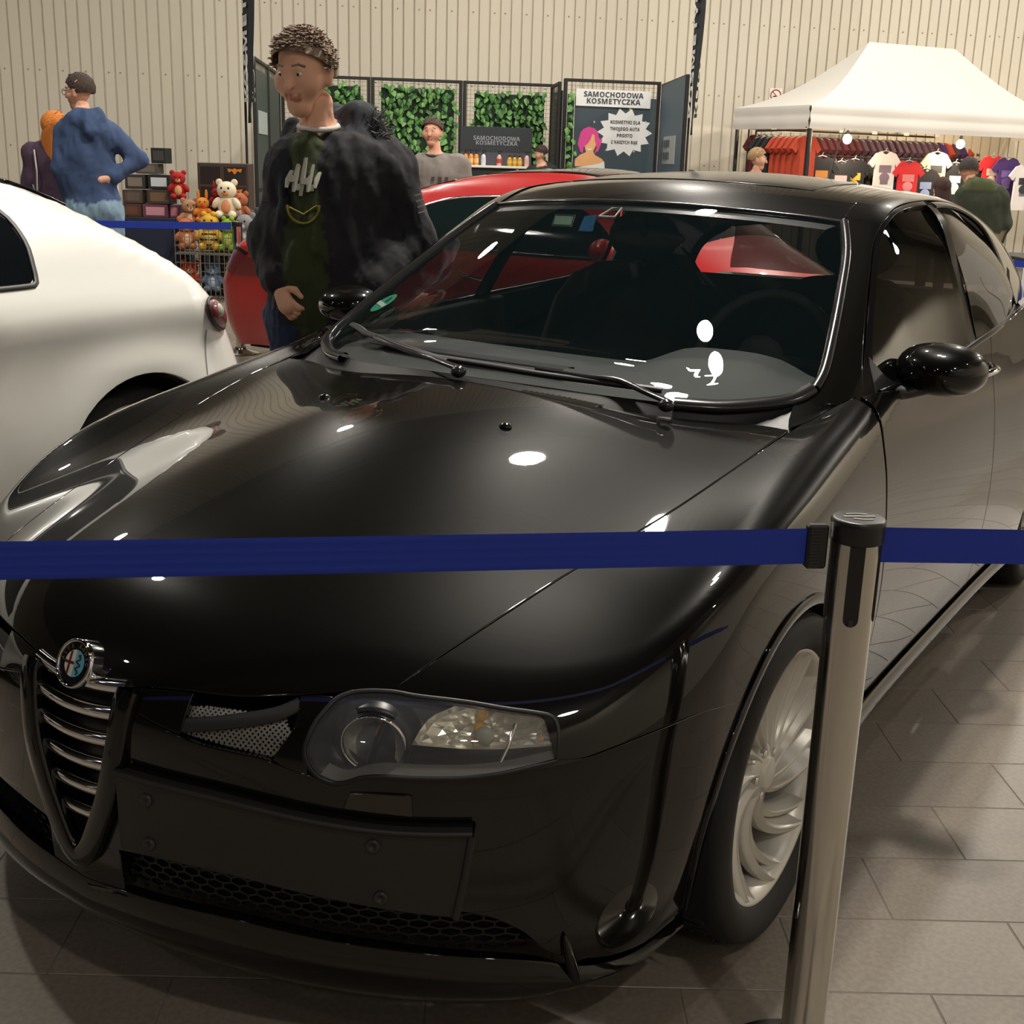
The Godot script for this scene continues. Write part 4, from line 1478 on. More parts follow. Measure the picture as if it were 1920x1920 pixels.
func build_room():
	var ux := Vector3(.84, 0, -.543).normalized()
	var uz := Vector3(.543, 0, .84).normalized()
	var fm := []
	for k in 4:
		var b := [0.0, .012, -.012, .006][k] as float
		fm.append(speck(Color(.44 + b, .405 + b, .365 + b), Color(.52 + b, .485 + b, .445 + b), .06, 2.0, .42, 11 + k))
	var base := MB.new()
	base.box(Vector3(0, -.151, -4), Vector3(64, .3, 64))
	var floor_ := struct("floor", base, M.grout)
	var tl := .45
	var tw := .225
	var o := Vector3(-.145, 0, .884)
	var tm := []
	for k in 4:
		var t := MB.new()
		t.box(Vector3(0, -.005, 0), Vector3(tl - .0025, .01, tw - .0025), Basis.IDENTITY, .0015)
		tm.append(t.mesh())
	var far := MB.new()
	var fb := Basis(ux, Vector3.UP, uz)
	var count := 0
	for j in range(-90, 40):
		for i in range(-46, 46):
			var a := i * tl + (tl * .5 if posmod(j, 2) == 1 else 0.0)
			var c := o + ux * a + uz * (j * tw + tw * .5)
			var near: bool = (c.x > .45 and c.x < 2.6 and c.z > -5.0 and c.z < .7) or (c.x > -1.9 and c.x < .6 and c.z > .25 and c.z < 1.35)
			if near and count < 290:
				var h := absi(i * 7 + j * 13 + i * j) % 4
				var q := MeshInstance3D.new()
				q.name = "floor_tile"
				q.mesh = tm[h]
				q.material_override = fm[h]
				floor_.add_child(q, true)
				q.transform = Transform3D(fb, c)
				count += 1
			elif absf(c.x) < 13 and c.z > -17 and c.z < 5 and (c - wf(0, 0, 0)).dot(WN) > -.1:
				var hx := ux * (tl * .5 - .0015)
				var hz := uz * (tw * .5 - .0015)
				far.quad(c - hx - hz, c + hx - hz, c + hx + hz, c - hx + hz, Vector3.UP)
	var fo := obj("far_floor_tiles", far, fm[0], floor_)
	fo.set_meta("kind", "stuff")
	# back wall: ribbed metal cladding in sheets
	var wb := MB.new()
	wb.box(wf(2, 5.7, -.16), Vector3(48, 11.4, .2), WB)
	var wall := struct("wall_back", wb, M.wall_core)
	var pitch := .157
	var nrib := 7
	var sh := MB.new()
	var top := PackedVector3Array()
	var prof := []
	for k in nrib:
		var x := k * pitch
		prof.append_array([[x, 0.0], [x + .132, 0.0], [x + .137, -.028], [x + .150, -.028], [x + pitch, 0.0]])
	for k in prof.size() - 1:
		var p: Array = prof[k]
		var q: Array = prof[k + 1]
		var d := Vector3(q[1] - p[1], 0, 0) + Vector3(0, 0, q[0] - p[0])
		sh.quad(Vector3(p[0], 0, p[1]), Vector3(q[0], 0, q[1]), Vector3(q[0], 11.4, q[1]), Vector3(p[0], 11.4, p[1]), Vector3(-(q[1] - p[1]), 0, q[0] - p[0]))
	var shm := sh.mesh()
	var sb := MB.new()
	for y in [1.45, 2.48, 3.5, 4.6, 5.6, 6.6]:
		for k in range(0, nrib, 2):
			sb.ball(Vector3(k * pitch + .06, y, .004), Vector3(.012, .012, .008), 8, 4)
	var sbm := sb.mesh()
	for i in 36:
		var s := MeshInstance3D.new()
		s.name = "cladding_sheet"
		s.mesh = shm
		s.material_override = M.cladding[i % 3]
		wall.add_child(s, true)
		s.transform = Transform3D(WB, wf(-20 + i * pitch * nrib, 0, 0))
		var bo := MeshInstance3D.new()
		bo.name = "screw_heads"
		bo.mesh = sbm
		bo.material_override = M.screw_wall
		bo.set_meta("kind", "stuff")
		s.add_child(bo, true)
	# other walls and the dark roof
	var wr := MB.new()
	wr.box(Vector3(7.15, 5.7, -8), Vector3(.3, 11.4, 54))
	struct("wall_right", wr, M.cladding[0])
	var wl := MB.new()
	wl.box(Vector3(-24, 5.7, -2), Vector3(.3, 11.4, 46))
	struct("wall_left", wl, M.cladding[1])
	var wn := MB.new()
	wn.box(Vector3(-8.5, 5.7, 15), Vector3(34, 11.4, .3))
	struct("wall_front", wn, M.wall_dark)
	var ce := MB.new()
	ce.box(Vector3(-6, 11.55, -5), Vector3(62, .3, 62))
	struct("ceiling", ce, M.ceiling)
	for i in 8:
		var bm := MB.new()
		bm.box(wf(2, 11.1, 1.0 + i * 4.2), Vector3(40, .5, .22), WB, .02)
		var bo := obj("roof_beam", bm, M.ceiling, self)
		tag(bo, "dark steel roof beam under the hall ceiling", "beam", "roof beams")
		bo.set_meta("kind", "structure")
	hall_lamps()
	# no-smoking sign on the wall
	var sg := thing("no_smoking_sign", "square no-smoking sign with red ring on the ribbed wall", "sign", wf(4.03, 2.5, .008), WTURN)
	var s1 := MB.new(); s1.box(Vector3.ZERO, Vector3(.20, .23, .008), Basis.IDENTITY, .001)
	obj("sign_plate", s1, M.white_plain, sg)
	var s2 := MB.new()
	var ring := PackedVector3Array()
	for i in 33:
		ring.append(Vector3(.078 * cos(TAU * i / 32), .015 + .078 * sin(TAU * i / 32), .006))
	s2.tube(ring, .009, 6, false, .003, Vector3(0, 0, 1))
	s2.box(Vector3(0, .015, .006), Vector3(.15, .012, .004), Basis(Vector3(0, 0, 1), -PI / 4))
	obj("red_ring", s2, M.sign_red, sg)
	var s3 := MB.new()
	s3.box(Vector3(-.01, .0, .0055), Vector3(.07, .014, .003))
	s3.ball(Vector3(.0, -.04, .0055), Vector3(.014, .02, .002), 8, 6)
	obj("pictogram", s3, M.ink, sg)
	var s4 := MB.new()
	s4.box(Vector3(0, -.145, .0), Vector3(.10, .03, .006))
	obj("small_plate", s4, M.ink, sg)

func hall_lamps():
	lamp("the windscreen of the black car", Vector3(-.50, 7.0, -2.85), 25.0)
	lamp("the door of the black car", Vector3(-.05, 7.0, -2.50), 25.0)
	lamp("the red car", Vector3(-2.3, 7.2, -5.5), 18.0)
	lamp("the visitors' aisle behind the camera", Vector3(4.9, 7.0, 3.5), 11.0)
	lamp("the white car", Vector3(-6.5, 7.2, -1.0), 20.0)
	lamp("the sales aisle, added to brighten the right wall", Vector3(4.6, 7.2, -13.5), 40.0)  # added unseen lamp: lights the right wall that the side windows mirror
	# small lamps over the rest of the hall
	var k := 0
	for p in [Vector3(-7, 7.4, 7), Vector3(-1, 7.4, 7.5), Vector3(6, 7.4, 8), Vector3(-10, 7.4, 12), Vector3(-3, 7.4, 12.5), Vector3(4, 7.4, 12.5), Vector3(5.6, 7.4, -2), Vector3(5.6, 7.4, 8)]:
		lamp(["the aisle left behind the camera", "the aisle right behind the camera", "the aisle far right behind the camera", "the entrance on the left", "the middle of the entrance", "the entrance on the right", "the right wall", "the right corner"][k], p, 1.6, Color(1, .97, .94), .2, 60.0)
		k += 1
	var nm := ["the far left wall", "the toy stall", "the car-care booth", "the white tent", "the far right wall"]
	for i in 5:
		lamp(nm[i], wf(-9.0 + 5.0 * i, 7.2, 5.0), [6.0, 19.0, 29.0, 24.0, 36.0][i])

# ---------------------------------------------------------------- car-care booth
func text(parent: Node, s: String, at: Vector3, height: float, m: Material, sx := 1.0, b := Basis.IDENTITY, called := "lettering") -> MeshInstance3D:
	var t := TextMesh.new()
	t.text = s
	t.font = M.font_bold
	t.font_size = 48
	t.pixel_size = height / 35.0
	t.depth = .004
	t.curve_step = 4.0
	var o := MeshInstance3D.new()
	o.name = called
	o.mesh = t
	o.material_override = m
	parent.add_child(o, true)
	o.transform = Transform3D(b * Basis.from_scale(Vector3(sx, 1, 1)), at)
	return o

func grid_panel(t: Node, a: Vector3, b: Vector3, h: float, y0 := .05):
	# tube frame with wire mesh between the points a and b (local, on the floor)
	var fr := MB.new()
	var ins := (b - a).normalized() * .026
	a += ins
	b -= ins
	var up := Vector3(0, h, 0)
	for p in [a, b]:
		fr.box(p + up * .5, Vector3(.045, h, .045), Basis.IDENTITY, .006)
	var d := (b - a).normalized()
	var bs := Basis(d, Vector3.UP, d.cross(Vector3.UP))
	for y in [h - .02, 1.02, y0 + .02]:
		fr.box((a + b) * .5 + Vector3(0, y, 0), Vector3(a.distance_to(b), .04, .04), bs, .006)
	obj("tube_frame", fr, M.frame_black, t)
	var w := MB.new()
	var n := int(a.distance_to(b) / .055)
	for i in n:
		var p := a.lerp(b, (i + .5) / n)
		w.box(p + Vector3(0, h * .5, 0), Vector3(.0045, h - .06, .0045), bs)
	for j in int(h / .055):
		w.box((a + b) * .5 + Vector3(0, .05 + j * .055, 0), Vector3(a.distance_to(b), .0045, .0045), bs)
	var o := obj("wire_mesh", w, M.wire, t)
	o.set_meta("kind", "stuff")

func leaf_mesh(k: int) -> ArrayMesh:
	var m := MB.new()
	var w := .030 + .004 * k
	var l := .085 + .008 * k
	var P := [Vector3(0, 0, 0), Vector3(-w, -l * .35, .010), Vector3(0, -l * .4, .026), Vector3(w, -l * .35, .010), Vector3(0, -l, .030), Vector3(-w * .6, -l * .72, .02), Vector3(w * .6, -l * .72, .02)]
	for f in [[0, 1, 2], [0, 2, 3], [1, 5, 2], [5, 4, 2], [2, 6, 3], [2, 4, 6]]:
		m.ftri(P[f[0]], P[f[1]], P[f[2]], Vector3(0, 0, 1))
	return m.mesh()

func ivy(label: String, u0: float, u1: float, y0: float, y1: float, v: float, seed_: int):
	var t := thing("ivy_mat", label, "artificial hedge", wf(u0, y0, v), WTURN, "artificial leaf mats on the booth frames")
	var r := RandomNumberGenerator.new()
	r.seed = seed_
	var bk := MB.new()
	var w := u1 - u0
	var h := y1 - y0
	bk.box(Vector3(w * .5, h * .5, -.005), Vector3(w - .04, h - .06, .006))
	obj("backing_net", bk, M.leaf_dark, t)
	var lm := [leaf_mesh(0), leaf_mesh(1), leaf_mesh(2)]
	var nx := int(w / .072)
	var ny := int(h / .072)
	for j in ny:
		for i in nx:
			var l := MeshInstance3D.new()
			l.name = "leaf"
			l.mesh = lm[r.randi() % 3]
			l.material_override = M.leaf[r.randi() % 4]
			t.add_child(l, true)
			var p := Vector3((i + .5 + r.randf_range(-.35, .35)) * w / nx, (j + 1.0 + r.randf_range(-.3, .3)) * h / ny, .008 + r.randf() * .02)
			var bb := Basis(Vector3(0, 0, 1), r.randf_range(-.8, .8)) * Basis(Vector3(1, 0, 0), r.randf_range(-.5, .25)) * Basis(Vector3(0, 1, 0), r.randf_range(-.6, .6))
			l.transform = Transform3D(bb * Basis.from_scale(Vector3.ONE * r.randf_range(.95, 1.35)), p)

func build_booth():
	var g := "grid frames of the car-care booth"
	for a in [["black grid frame behind the leftmost leaf mat, beside the tall left banner", -3.36, -2.142], ["black grid frame behind the middle leaf mat", -2.142, -.875], ["black grid frame behind the leaf mat above the dark shelf board", -.875, .411]]:
		var t := thing("grid_frame", a[0], "frame", wf(a[1], 0, 1.2), WTURN, g)
		grid_panel(t, Vector3.ZERO, Vector3(a[2] - a[1], 0, 0), 2.48)
	var tp := thing("grid_frame", "black grid frame carrying the poster with the pink-haired woman", "frame", wf(.364, 0, 2.2), WTURN, g)
	grid_panel(tp, Vector3.ZERO, Vector3(1.32, 0, 0), 2.50)
	var tq := thing("grid_frame", "short black grid frame left of the poster, seen edge on", "frame", wf(.365, 0, 1.28), WTURN, g)
	grid_panel(tq, Vector3.ZERO, Vector3(-.04, 0, .86), 2.46)
	var tb := MB.new(); tb.box(Vector3(0, 1.45, .47), Vector3(.012, 1.8, .80)); obj("dark_sheet", tb, M.banner_grey, tq)
	var tb2 := MB.new(); tb2.box(Vector3(.010, 1.62, .47), Vector3(.006, .26, .44)); obj("white_label", tb2, M.banner_pale, tq)
	var ts := thing("grid_frame", "blue-grey side screen with a white label right of the poster", "frame", wf(1.70, 0, 2.25), WTURN, g)
	grid_panel(ts, Vector3.ZERO, Vector3(-.20, 0, 1.95), 2.47)
	var sb := Basis(Vector3.UP, atan2(-.20, 1.95))
	var s1 := MB.new(); s1.box(Vector3(-.12, 1.35, .98), Vector3(.012, 2.2, 1.82), sb); obj("screen_cloth", s1, M.banner_blue, ts)
	var s2 := MB.new(); s2.box(Vector3(-.128, 1.62, .98), Vector3(.006, .34, .95), sb); obj("white_label", s2, M.banner_pale, ts)
	var s2b := MB.new()
	for k in 2:
		for i in 7:
			s2b.box(Vector3(-.128 - .0 * i, 1.70 - k * .15, .98 + (i - 3) * .12), Vector3(.009, .09, .085), sb)
	obj("label_print", s2b, M.banner_grey, ts)
	# left side screens
	for k in 2:
		var tl := thing("side_screen", ["dark side screen with a white label beside the tall left banner flag", "dark side screen half hidden behind the man in the black jacket"][k], "screen", wf(-3.52 + .07 * k, 0, 4.15 - 1.46 * k), WTURN, "dark side screens of the booth")
		grid_panel(tl, Vector3.ZERO, Vector3(.07, 0, -1.42), 2.48)
		var c1 := MB.new(); c1.box(Vector3(.035, 1.55, -.72), Vector3(.012, 1.62, 1.3), Basis(Vector3.UP, atan2(.07, -1.44))); obj("screen_cloth", c1, M.banner_green, tl)
		var c2 := MB.new(); c2.box(Vector3(.05, .42, -.72), Vector3(.012, .74, 1.3), Basis(Vector3.UP, atan2(.07, -1.44))); obj("lower_cloth", c2, M.frame_black, tl)
		if k == 0:
			var c3 := MB.new(); c3.box(Vector3(.048, 1.78, -.72), Vector3(.006, .26, .95), Basis(Vector3.UP, atan2(.07, -1.44))); obj("white_label", c3, M.banner_pale, tl)
	# framed notice on a post
	var nt := thing("framed_notice", "white framed notice with a small crown, leaning low by the left screens", "notice", wf(-3.26, .70, 4.3), WTURN)
	var n1 := MB.new(); n1.box(Vector3(0, .15, 0), Vector3(.25, .32, .012), Basis.IDENTITY, .003); obj("frame", n1, M.white_plain, nt)
	var n2 := MB.new(); n2.box(Vector3(0.01, .15, .0075), Vector3(.19, .26, .003)); obj("sheet", n2, M.paper, nt)
	var n3 := MB.new()
	for i in 5: n3.box(Vector3(.01 + (i - 2) * .014, .165 + .004 * absf(i - 2), .010), Vector3(.006, .04, .002), Basis(Vector3(0, 0, 1), (2 - i) * .25))
	n3.box(Vector3(.01, .142, .010), Vector3(.06, .008, .002))
	for k in 4: n3.box(Vector3(.01, [.255, .235, .105, .075][k], .010), Vector3([.14, .05, .12, .13][k], .008, .002))
	obj("crown_print", n3, M.banner_grey, nt)
	var n4 := MB.new(); n4.box(Vector3(0, -.35, -.02), Vector3(.03, .70, .03)); n4.box(Vector3(0, -.69, 0), Vector3(.26, .02, .26)); obj("stand", n4, M.frame_black, nt)
	# leaf mats
	ivy("dark green leaf mat behind the man in the black jacket, leftmost of three", -3.1, -2.262, 1.55, 2.38, 1.24, 5)
	ivy("wide green leaf mat behind the man in the grey sweatshirt", -2.02, -.975, 1.25, 2.38, 1.24, 6)
	ivy("green leaf mat above the dark shelf board with bottles", -.735, .288, 1.25, 2.35, 1.24, 7)
	ivy("narrow strip of leaf mat beside the poster", .395, .525, 1.30, 2.33, 2.265, 8)
	# poster
	var po := thing("poster", "dark poster of a smiling pink-haired woman with a white speech burst", "poster", wf(.52, 1.34, 2.235), WTURN)
	var q1 := MB.new(); q1.box(Vector3(.55, .46, 0), Vector3(1.10, .96, .008)); obj("sheet", q1, M.poster_dark, po)
	var burst := PackedVector2Array()
	for i in 28:
		var a := TAU * i / 28.0
		var rr := 1.0 if i % 2 == 0 else .78
		burst.append(Vector2(.69 + cos(a) * .375 * rr, .50 + sin(a) * .31 * rr))
	var q2 := MB.new(); q2.prism(burst, Vector3(0, 0, .006), Vector3.RIGHT, Vector3.UP, .003); obj("speech_burst", q2, M.banner_white, po)
	var ls := ["KOSMETYKI DLA", "TWOJEGO AUTA", "PROSTO", "Z NASZYCH RĄK"]
	for k in 4:
		text(po, ls[k], Vector3(.69, .63 - k * .085, .010), .042, M.banner_grey, [.93, .95, 1.0, .85][k])
	var q3 := MB.new()
	q3.prism(p2([.03, .05, .03, .14, .10, .20, .17, .23, .20, .27, .27, .25, .30, .20, .40, .15, .43, .11, .43, .05]), Vector3(0, 0, .005), Vector3.RIGHT, Vector3.UP, .002)
	q3.prism(p2([.15, .32, .17, .25, .22, .21, .27, .24, .31, .33, .31, .42, .27, .48, .20, .47]), Vector3(0, 0, .006), Vector3.RIGHT, Vector3.UP, .002)
	obj("printed_skin", q3, M.print_skin, po)
	var q4 := MB.new()
	q4.prism(p2([.07, .40, .06, .33, .08, .28, .10, .23, .13, .22, .14, .30, .19, .34, .23, .40, .25, .47, .28, .46, .29, .38, .32, .30, .29, .22, .34, .25, .37, .33, .39, .40, .34, .42, .33, .49, .28, .54, .20, .56, .13, .53, .09, .48]), Vector3(0, 0, .008), Vector3.RIGHT, Vector3.UP, .002)
	obj("printed_hair", q4, M.print_pink, po)
	var q5 := MB.new()
	q5.prism(p2([.185, .29, .22, .275, .255, .29, .245, .265, .22, .255, .195, .265]), Vector3(0, 0, .009), Vector3.RIGHT, Vector3.UP, .002)
	q5.prism(p2([.03, .03, .44, .03, .43, .12, .36, .09, .20, .06]), Vector3(0, 0, .007), Vector3.RIGHT, Vector3.UP, .002)
	obj("printed_white", q5, M.banner_white, po)
	var q6 := MB.new()
	for d in [[.27, .62], [.97, .64], [.45, .27], [.83, .26], [1.02, .50]]:
		q6.ball(Vector3(d[0], d[1], .006), Vector3(.013, .016, .002), 8, 4)
	obj("printed_drops", q6, M.banner_pale, po)
	var q7 := MB.new(); q7.ball(Vector3(.75, .80, .006), Vector3(.018, .02, .002), 8, 4); obj("yellow_dot", q7, M.print_yellow, po)
	var bn := thing("name_banner", "white banner lettered SAMOCHODOWA KOSMETYCZKA above the poster", "banner", wf(.533, 2.155, 2.25), WTURN)
	var b1 := MB.new(); b1.box(Vector3(.50, .11, 0), Vector3(1.01, .215, .008), Basis(Vector3(0, 0, 1), -.006)); obj("sheet", b1, M.banner_white, bn)
	text(bn, "SAMOCHODOWA", Vector3(.50, .155, .007), .066, M.banner_grey, 1.12)
	text(bn, "KOSMETYCZKA", Vector3(.50, .072, .007), .066, M.banner_grey, 1.16)
	# dark shelf unit with spray bottles
	var su := thing("shelf_unit", "black display board lettered SAMOCHODOWA KOSMETYCZKA with a white bottle shelf", "shelf", wf(-.975, 0, 2.0), WTURN)
	var u1 := MB.new(); u1.box(Vector3(.485, 1.60, 0), Vector3(.97, .52, .03), Basis.IDENTITY, .004); obj("name_board", u1, M.board_black, su)
	var u2 := MB.new(); u2.box(Vector3(.485, 1.35, .20), Vector3(.97, .03, .40), Basis.IDENTITY, .004); obj("shelf", u2, M.white_plain, su)
	var u3 := MB.new(); u3.box(Vector3(.485, .67, .16), Vector3(.97, 1.33, .36), Basis.IDENTITY, .004); obj("counter", u3, M.board_black, su)
	var u4 := MB.new(); u4.box(Vector3(.485, 1.45, .02), Vector3(.96, .17, .02)); obj("lower_panel", u4, M.board_violet, su)
	text(su, "SAMOCHODOWA", Vector3(.49, 1.715, .018), .055, M.letter_grey, 1.05)
	text(su, "KOSMETYCZKA", Vector3(.49, 1.655, .018), .055, M.letter_grey, 1.08)
	var bl := [[.055, 0, "orange-filled spray bottle at the left end of the bottle shelf"], [.125, 0, "second orange-filled spray bottle from the left on the shelf"], [.195, 0, "third orange-filled spray bottle from the left on the shelf"], [.29, 1, "clear spray bottle beside the three orange ones"], [.50, 2, "red-labelled spray bottle alone mid shelf"], [.640, 3, "amber bottle, left of the three close together"], [.708, 3, "amber bottle, middle of the three close together"], [.776, 3, "amber bottle, right of the three close together"], [.87, 4, "pinkish spray bottle at the right end of the shelf"]]
	for b in bl:
		bottle(wf(-.975 + b[0], 1.366, 2.26), b[1], b[2])
	# feather flags
	for k in 2:
		flag(k)

func bottle(at: Vector3, kind: int, label: String):
	var t := thing("spray_bottle", label, "bottle", at, WTURN, "bottles on the booth shelf")
	var big := 1.0 if kind != 3 else .8
	var b := MB.new()
	b.lathe([Vector2(0, 0), Vector2(.030, 0), Vector2(.032, .006), Vector2(.032, .10 * big), Vector2(.026, .125 * big), Vector2(.012, .14 * big), Vector2(.012, .155 * big), Vector2(0, .155 * big)], 16)
	obj("body", b, M.bottle[kind], t)
	var l := MB.new()
	l.lathe([Vector2(.0325, .03), Vector2(.0335, .032), Vector2(.0335, .085 * big), Vector2(.0325, .087 * big)], 16)
	obj("label_wrap", l, M.bottle_label[kind], t)
	var c := MB.new()
	c.lathe([Vector2(.014, .145 * big), Vector2(.014, .17 * big), Vector2(.008, .178 * big), Vector2(0, .18 * big)], 12)
	if kind != 3:
		c.box(Vector3(.012, .19, 0), Vector3(.055, .020, .018), Basis.IDENTITY, .004)
		c.box(Vector3(.025, .168, 0), Vector3(.006, .035, .010), Basis(Vector3(0, 0, 1), .3))
	obj("trigger_cap", c, M.frame_black, t)

func flag(k: int):
	var base := wf(-3.60, 0, 4.42) if k == 0 else wf(1.475, 0, 4.45)
	var t := thing("feather_flag", ["tall black feather flag with white lettering left of the booth", "tall black feather flag with white lettering right of the poster"][k], "flag", base, deg_to_rad(-34.0 if k == 0 else -56.0), "feather flags of the booth")
	var p := MB.new()
	p.tube(PackedVector3Array([Vector3(0, 0, 0), Vector3(0, 2.0, 0), Vector3(.02, 3.4, 0), Vector3(.12, 4.2, 0)]), [.016, .014, .010, .006], 8)
	p.lathe([Vector2(0, 0), Vector2(.20, 0), Vector2(.20, .03), Vector2(.03, .05), Vector2(.02, .12)], 20)
	obj("pole", p, M.frame_black, t)
	var rows := []
	for j in 21:
		var y := lerpf(1.75 if k == 0 else 1.78, 4.2, j / 20.0)
		var w := .46 * (1.0 - pow(maxf(0, (y - 3.3) / .95), 2.2))
		if j < 2: w *= [.55, .9][j]
		var row := PackedVector3Array()
		for i in 9:
			var x := w * i / 8.0 + .02
			row.append(Vector3(x, y, .03 * sin(x * 9.0 + y * 2.1)))
		rows.append(row)
	var f := MB.new()
	f.grid(rows, Vector3(0, 3, -9))
	obj("cloth", f, M.flag_black, t)
	text(t, "KOSMETYCZKA", Vector3(.24, 2.9, .035), .20, M.banner_white, 1.0, Basis(Vector3(0, 0, 1), PI / 2))
	text(t, "KOSMETYCZKA", Vector3(.24, 2.9, -.035), .20, M.banner_white, 1.0, Basis(Vector3.UP, PI) * Basis(Vector3(0, 0, 1), PI / 2))

# ---------------------------------------------------------------- people
# a body is a set of tapered capsules joined by a smooth minimum and meshed as one surface
func sdf_body(mb: MB, bones: Array, cell: float, ks := .05, fold := 0.0):
	var nz_ := FastNoiseLite.new()
	nz_.seed = 9
	nz_.frequency = 1.0
	var lo := Vector3(1e9, 1e9, 1e9)
	var hi := -lo
	for b in bones:
		var r: float = maxf(b[2], b[3]) + cell * 3
		for e in [b[0], b[1]]:
			lo = lo.min(e - Vector3(r, r, r)); hi = hi.max(e + Vector3(r, r, r))
	var nx := int((hi.x - lo.x) / cell) + 2
	var ny := int((hi.y - lo.y) / cell) + 2
	var nz := int((hi.z - lo.z) / cell) + 2
	var F := PackedFloat32Array(); F.resize(nx * ny * nz); F.fill(1.0)
	var D := PackedFloat32Array(); D.resize(nx * ny * nz); D.fill(9.0)
	var K := PackedInt32Array(); K.resize(nx * ny * nz)
	var cols := []
	for bi in bones.size():
		var b: Array = bones[bi]
		var pa: Vector3 = b[0]
		var pb: Vector3 = b[1]
		var ra: float = b[2]
		var rb: float = b[3]
		cols.append(b[4].srgb_to_linear())
		var k: float = b[5] if b.size() > 5 else ks
		var fl: Vector3 = b[6] if b.size() > 6 else Vector3.ONE  # flattening of the section
		var m := maxf(ra, rb) * maxf(fl.x, fl.z) + k + cell * 2
		var l2 := ((pa.min(pb) - Vector3(m, m, m)) - lo) / cell
		var h2 := ((pa.max(pb) + Vector3(m, m, m)) - lo) / cell
		var ab := pb - pa
		var ll := maxf(ab.length_squared(), 1e-9)
		for iz in range(maxi(int(l2.z), 0), mini(int(h2.z) + 1, nz - 1) + 1):
			for iy in range(maxi(int(l2.y), 0), mini(int(h2.y) + 1, ny - 1) + 1):
				var row := (iz * ny + iy) * nx
				for ix in range(maxi(int(l2.x), 0), mini(int(h2.x) + 1, nx - 1) + 1):
					var p := lo + Vector3(ix, iy, iz) * cell
					var t := clampf((p - pa).dot(ab) / ll, 0.0, 1.0)
					var d := ((p - pa - ab * t) / fl).length() - (ra + (rb - ra) * t)
					if fold > 0.0: d += fold * nz_.get_noise_3d(p.x * 9.0, p.y * 5.0 + p.x * 6.0, p.z * 9.0)
					var id := row + ix
					var f := F[id]
					var h := maxf(k - absf(f - d), 0.0) / k
					F[id] = minf(f, d) - h * h * k * .25
					if d < D[id]:
						D[id] = d; K[id] = bi
	var vid := PackedInt32Array(); vid.resize(nx * ny * nz); vid.fill(-1)
	var sx := 1
	var sy := nx
	var sz := nx * ny
	var off := [0, sx, sy, sx + sy, sz, sx + sz, sy + sz, sx + sy + sz]
	var ed := [[0, 1], [2, 3], [4, 5], [6, 7], [0, 2], [1, 3], [4, 6], [5, 7], [0, 4], [1, 5], [2, 6], [3, 7]]
	var cv := [Vector3(0, 0, 0), Vector3(1, 0, 0), Vector3(0, 1, 0), Vector3(1, 1, 0), Vector3(0, 0, 1), Vector3(1, 0, 1), Vector3(0, 1, 1), Vector3(1, 1, 1)]
	for iz in nz - 1:
		for iy in ny - 1:
			var row := (iz * ny + iy) * nx
			for ix in nx - 1:
				var id := row + ix
				if absf(F[id]) > cell * 2.5: continue
				var neg := 0
				for c in 8:
					if F[id + off[c]] < 0.0: neg += 1
				if neg == 0 or neg == 8: continue
				var s := Vector3.ZERO
				var n := 0
				for e in ed:
					var fa := F[id + off[e[0]]]
					var fb := F[id + off[e[1]]]
					if (fa < 0.0) != (fb < 0.0):
						s += cv[e[0]].lerp(cv[e[1]], fa / (fa - fb)); n += 1
				s /= n
				var g := Vector3.ZERO
				for c in 8:
					var w: Vector3 = cv[c]
					var fx := (w.x * 2 - 1) * lerpf(1 - s.y, s.y, w.y) * lerpf(1 - s.z, s.z, w.z)
					var fy := (w.y * 2 - 1) * lerpf(1 - s.x, s.x, w.x) * lerpf(1 - s.z, s.z, w.z)
					var fz := (w.z * 2 - 1) * lerpf(1 - s.x, s.x, w.x) * lerpf(1 - s.y, s.y, w.y)
					g += Vector3(fx, fy, fz) * F[id + off[c]]
				var best := 0
				var bd := 9.0
				for c in 8:
					if D[id + off[c]] < bd:
						bd = D[id + off[c]]; best = K[id + off[c]]
				mb.col = cols[best]
				vid[id] = mb.vert(lo + (Vector3(ix, iy, iz) + s) * cell, g.normalized())
	mb.col = Color(1, 1, 1)
	for iz in range(1, nz - 1):
		for iy in range(1, ny - 1):
			var row := (iz * ny + iy) * nx
			for ix in range(1, nx - 1):
				var id := row + ix
				var f0 := F[id]
				if absf(f0) > cell * 2.5: continue
				var q := [[sx, sy, sz], [sy, sx, sz], [sz, sx, sy]]
				for e in q:
					if (f0 < 0.0) != (F[id + e[0]] < 0.0):
						var a := vid[id]
						var b := vid[id - e[1]]
						var c := vid[id - e[1] - e[2]]
						var d := vid[id - e[2]]
						if a >= 0 and b >= 0 and c >= 0 and d >= 0:
							mb.tri(a, b, c); mb.tri(a, c, d)

const SKIN := Color(.86, .66, .56)

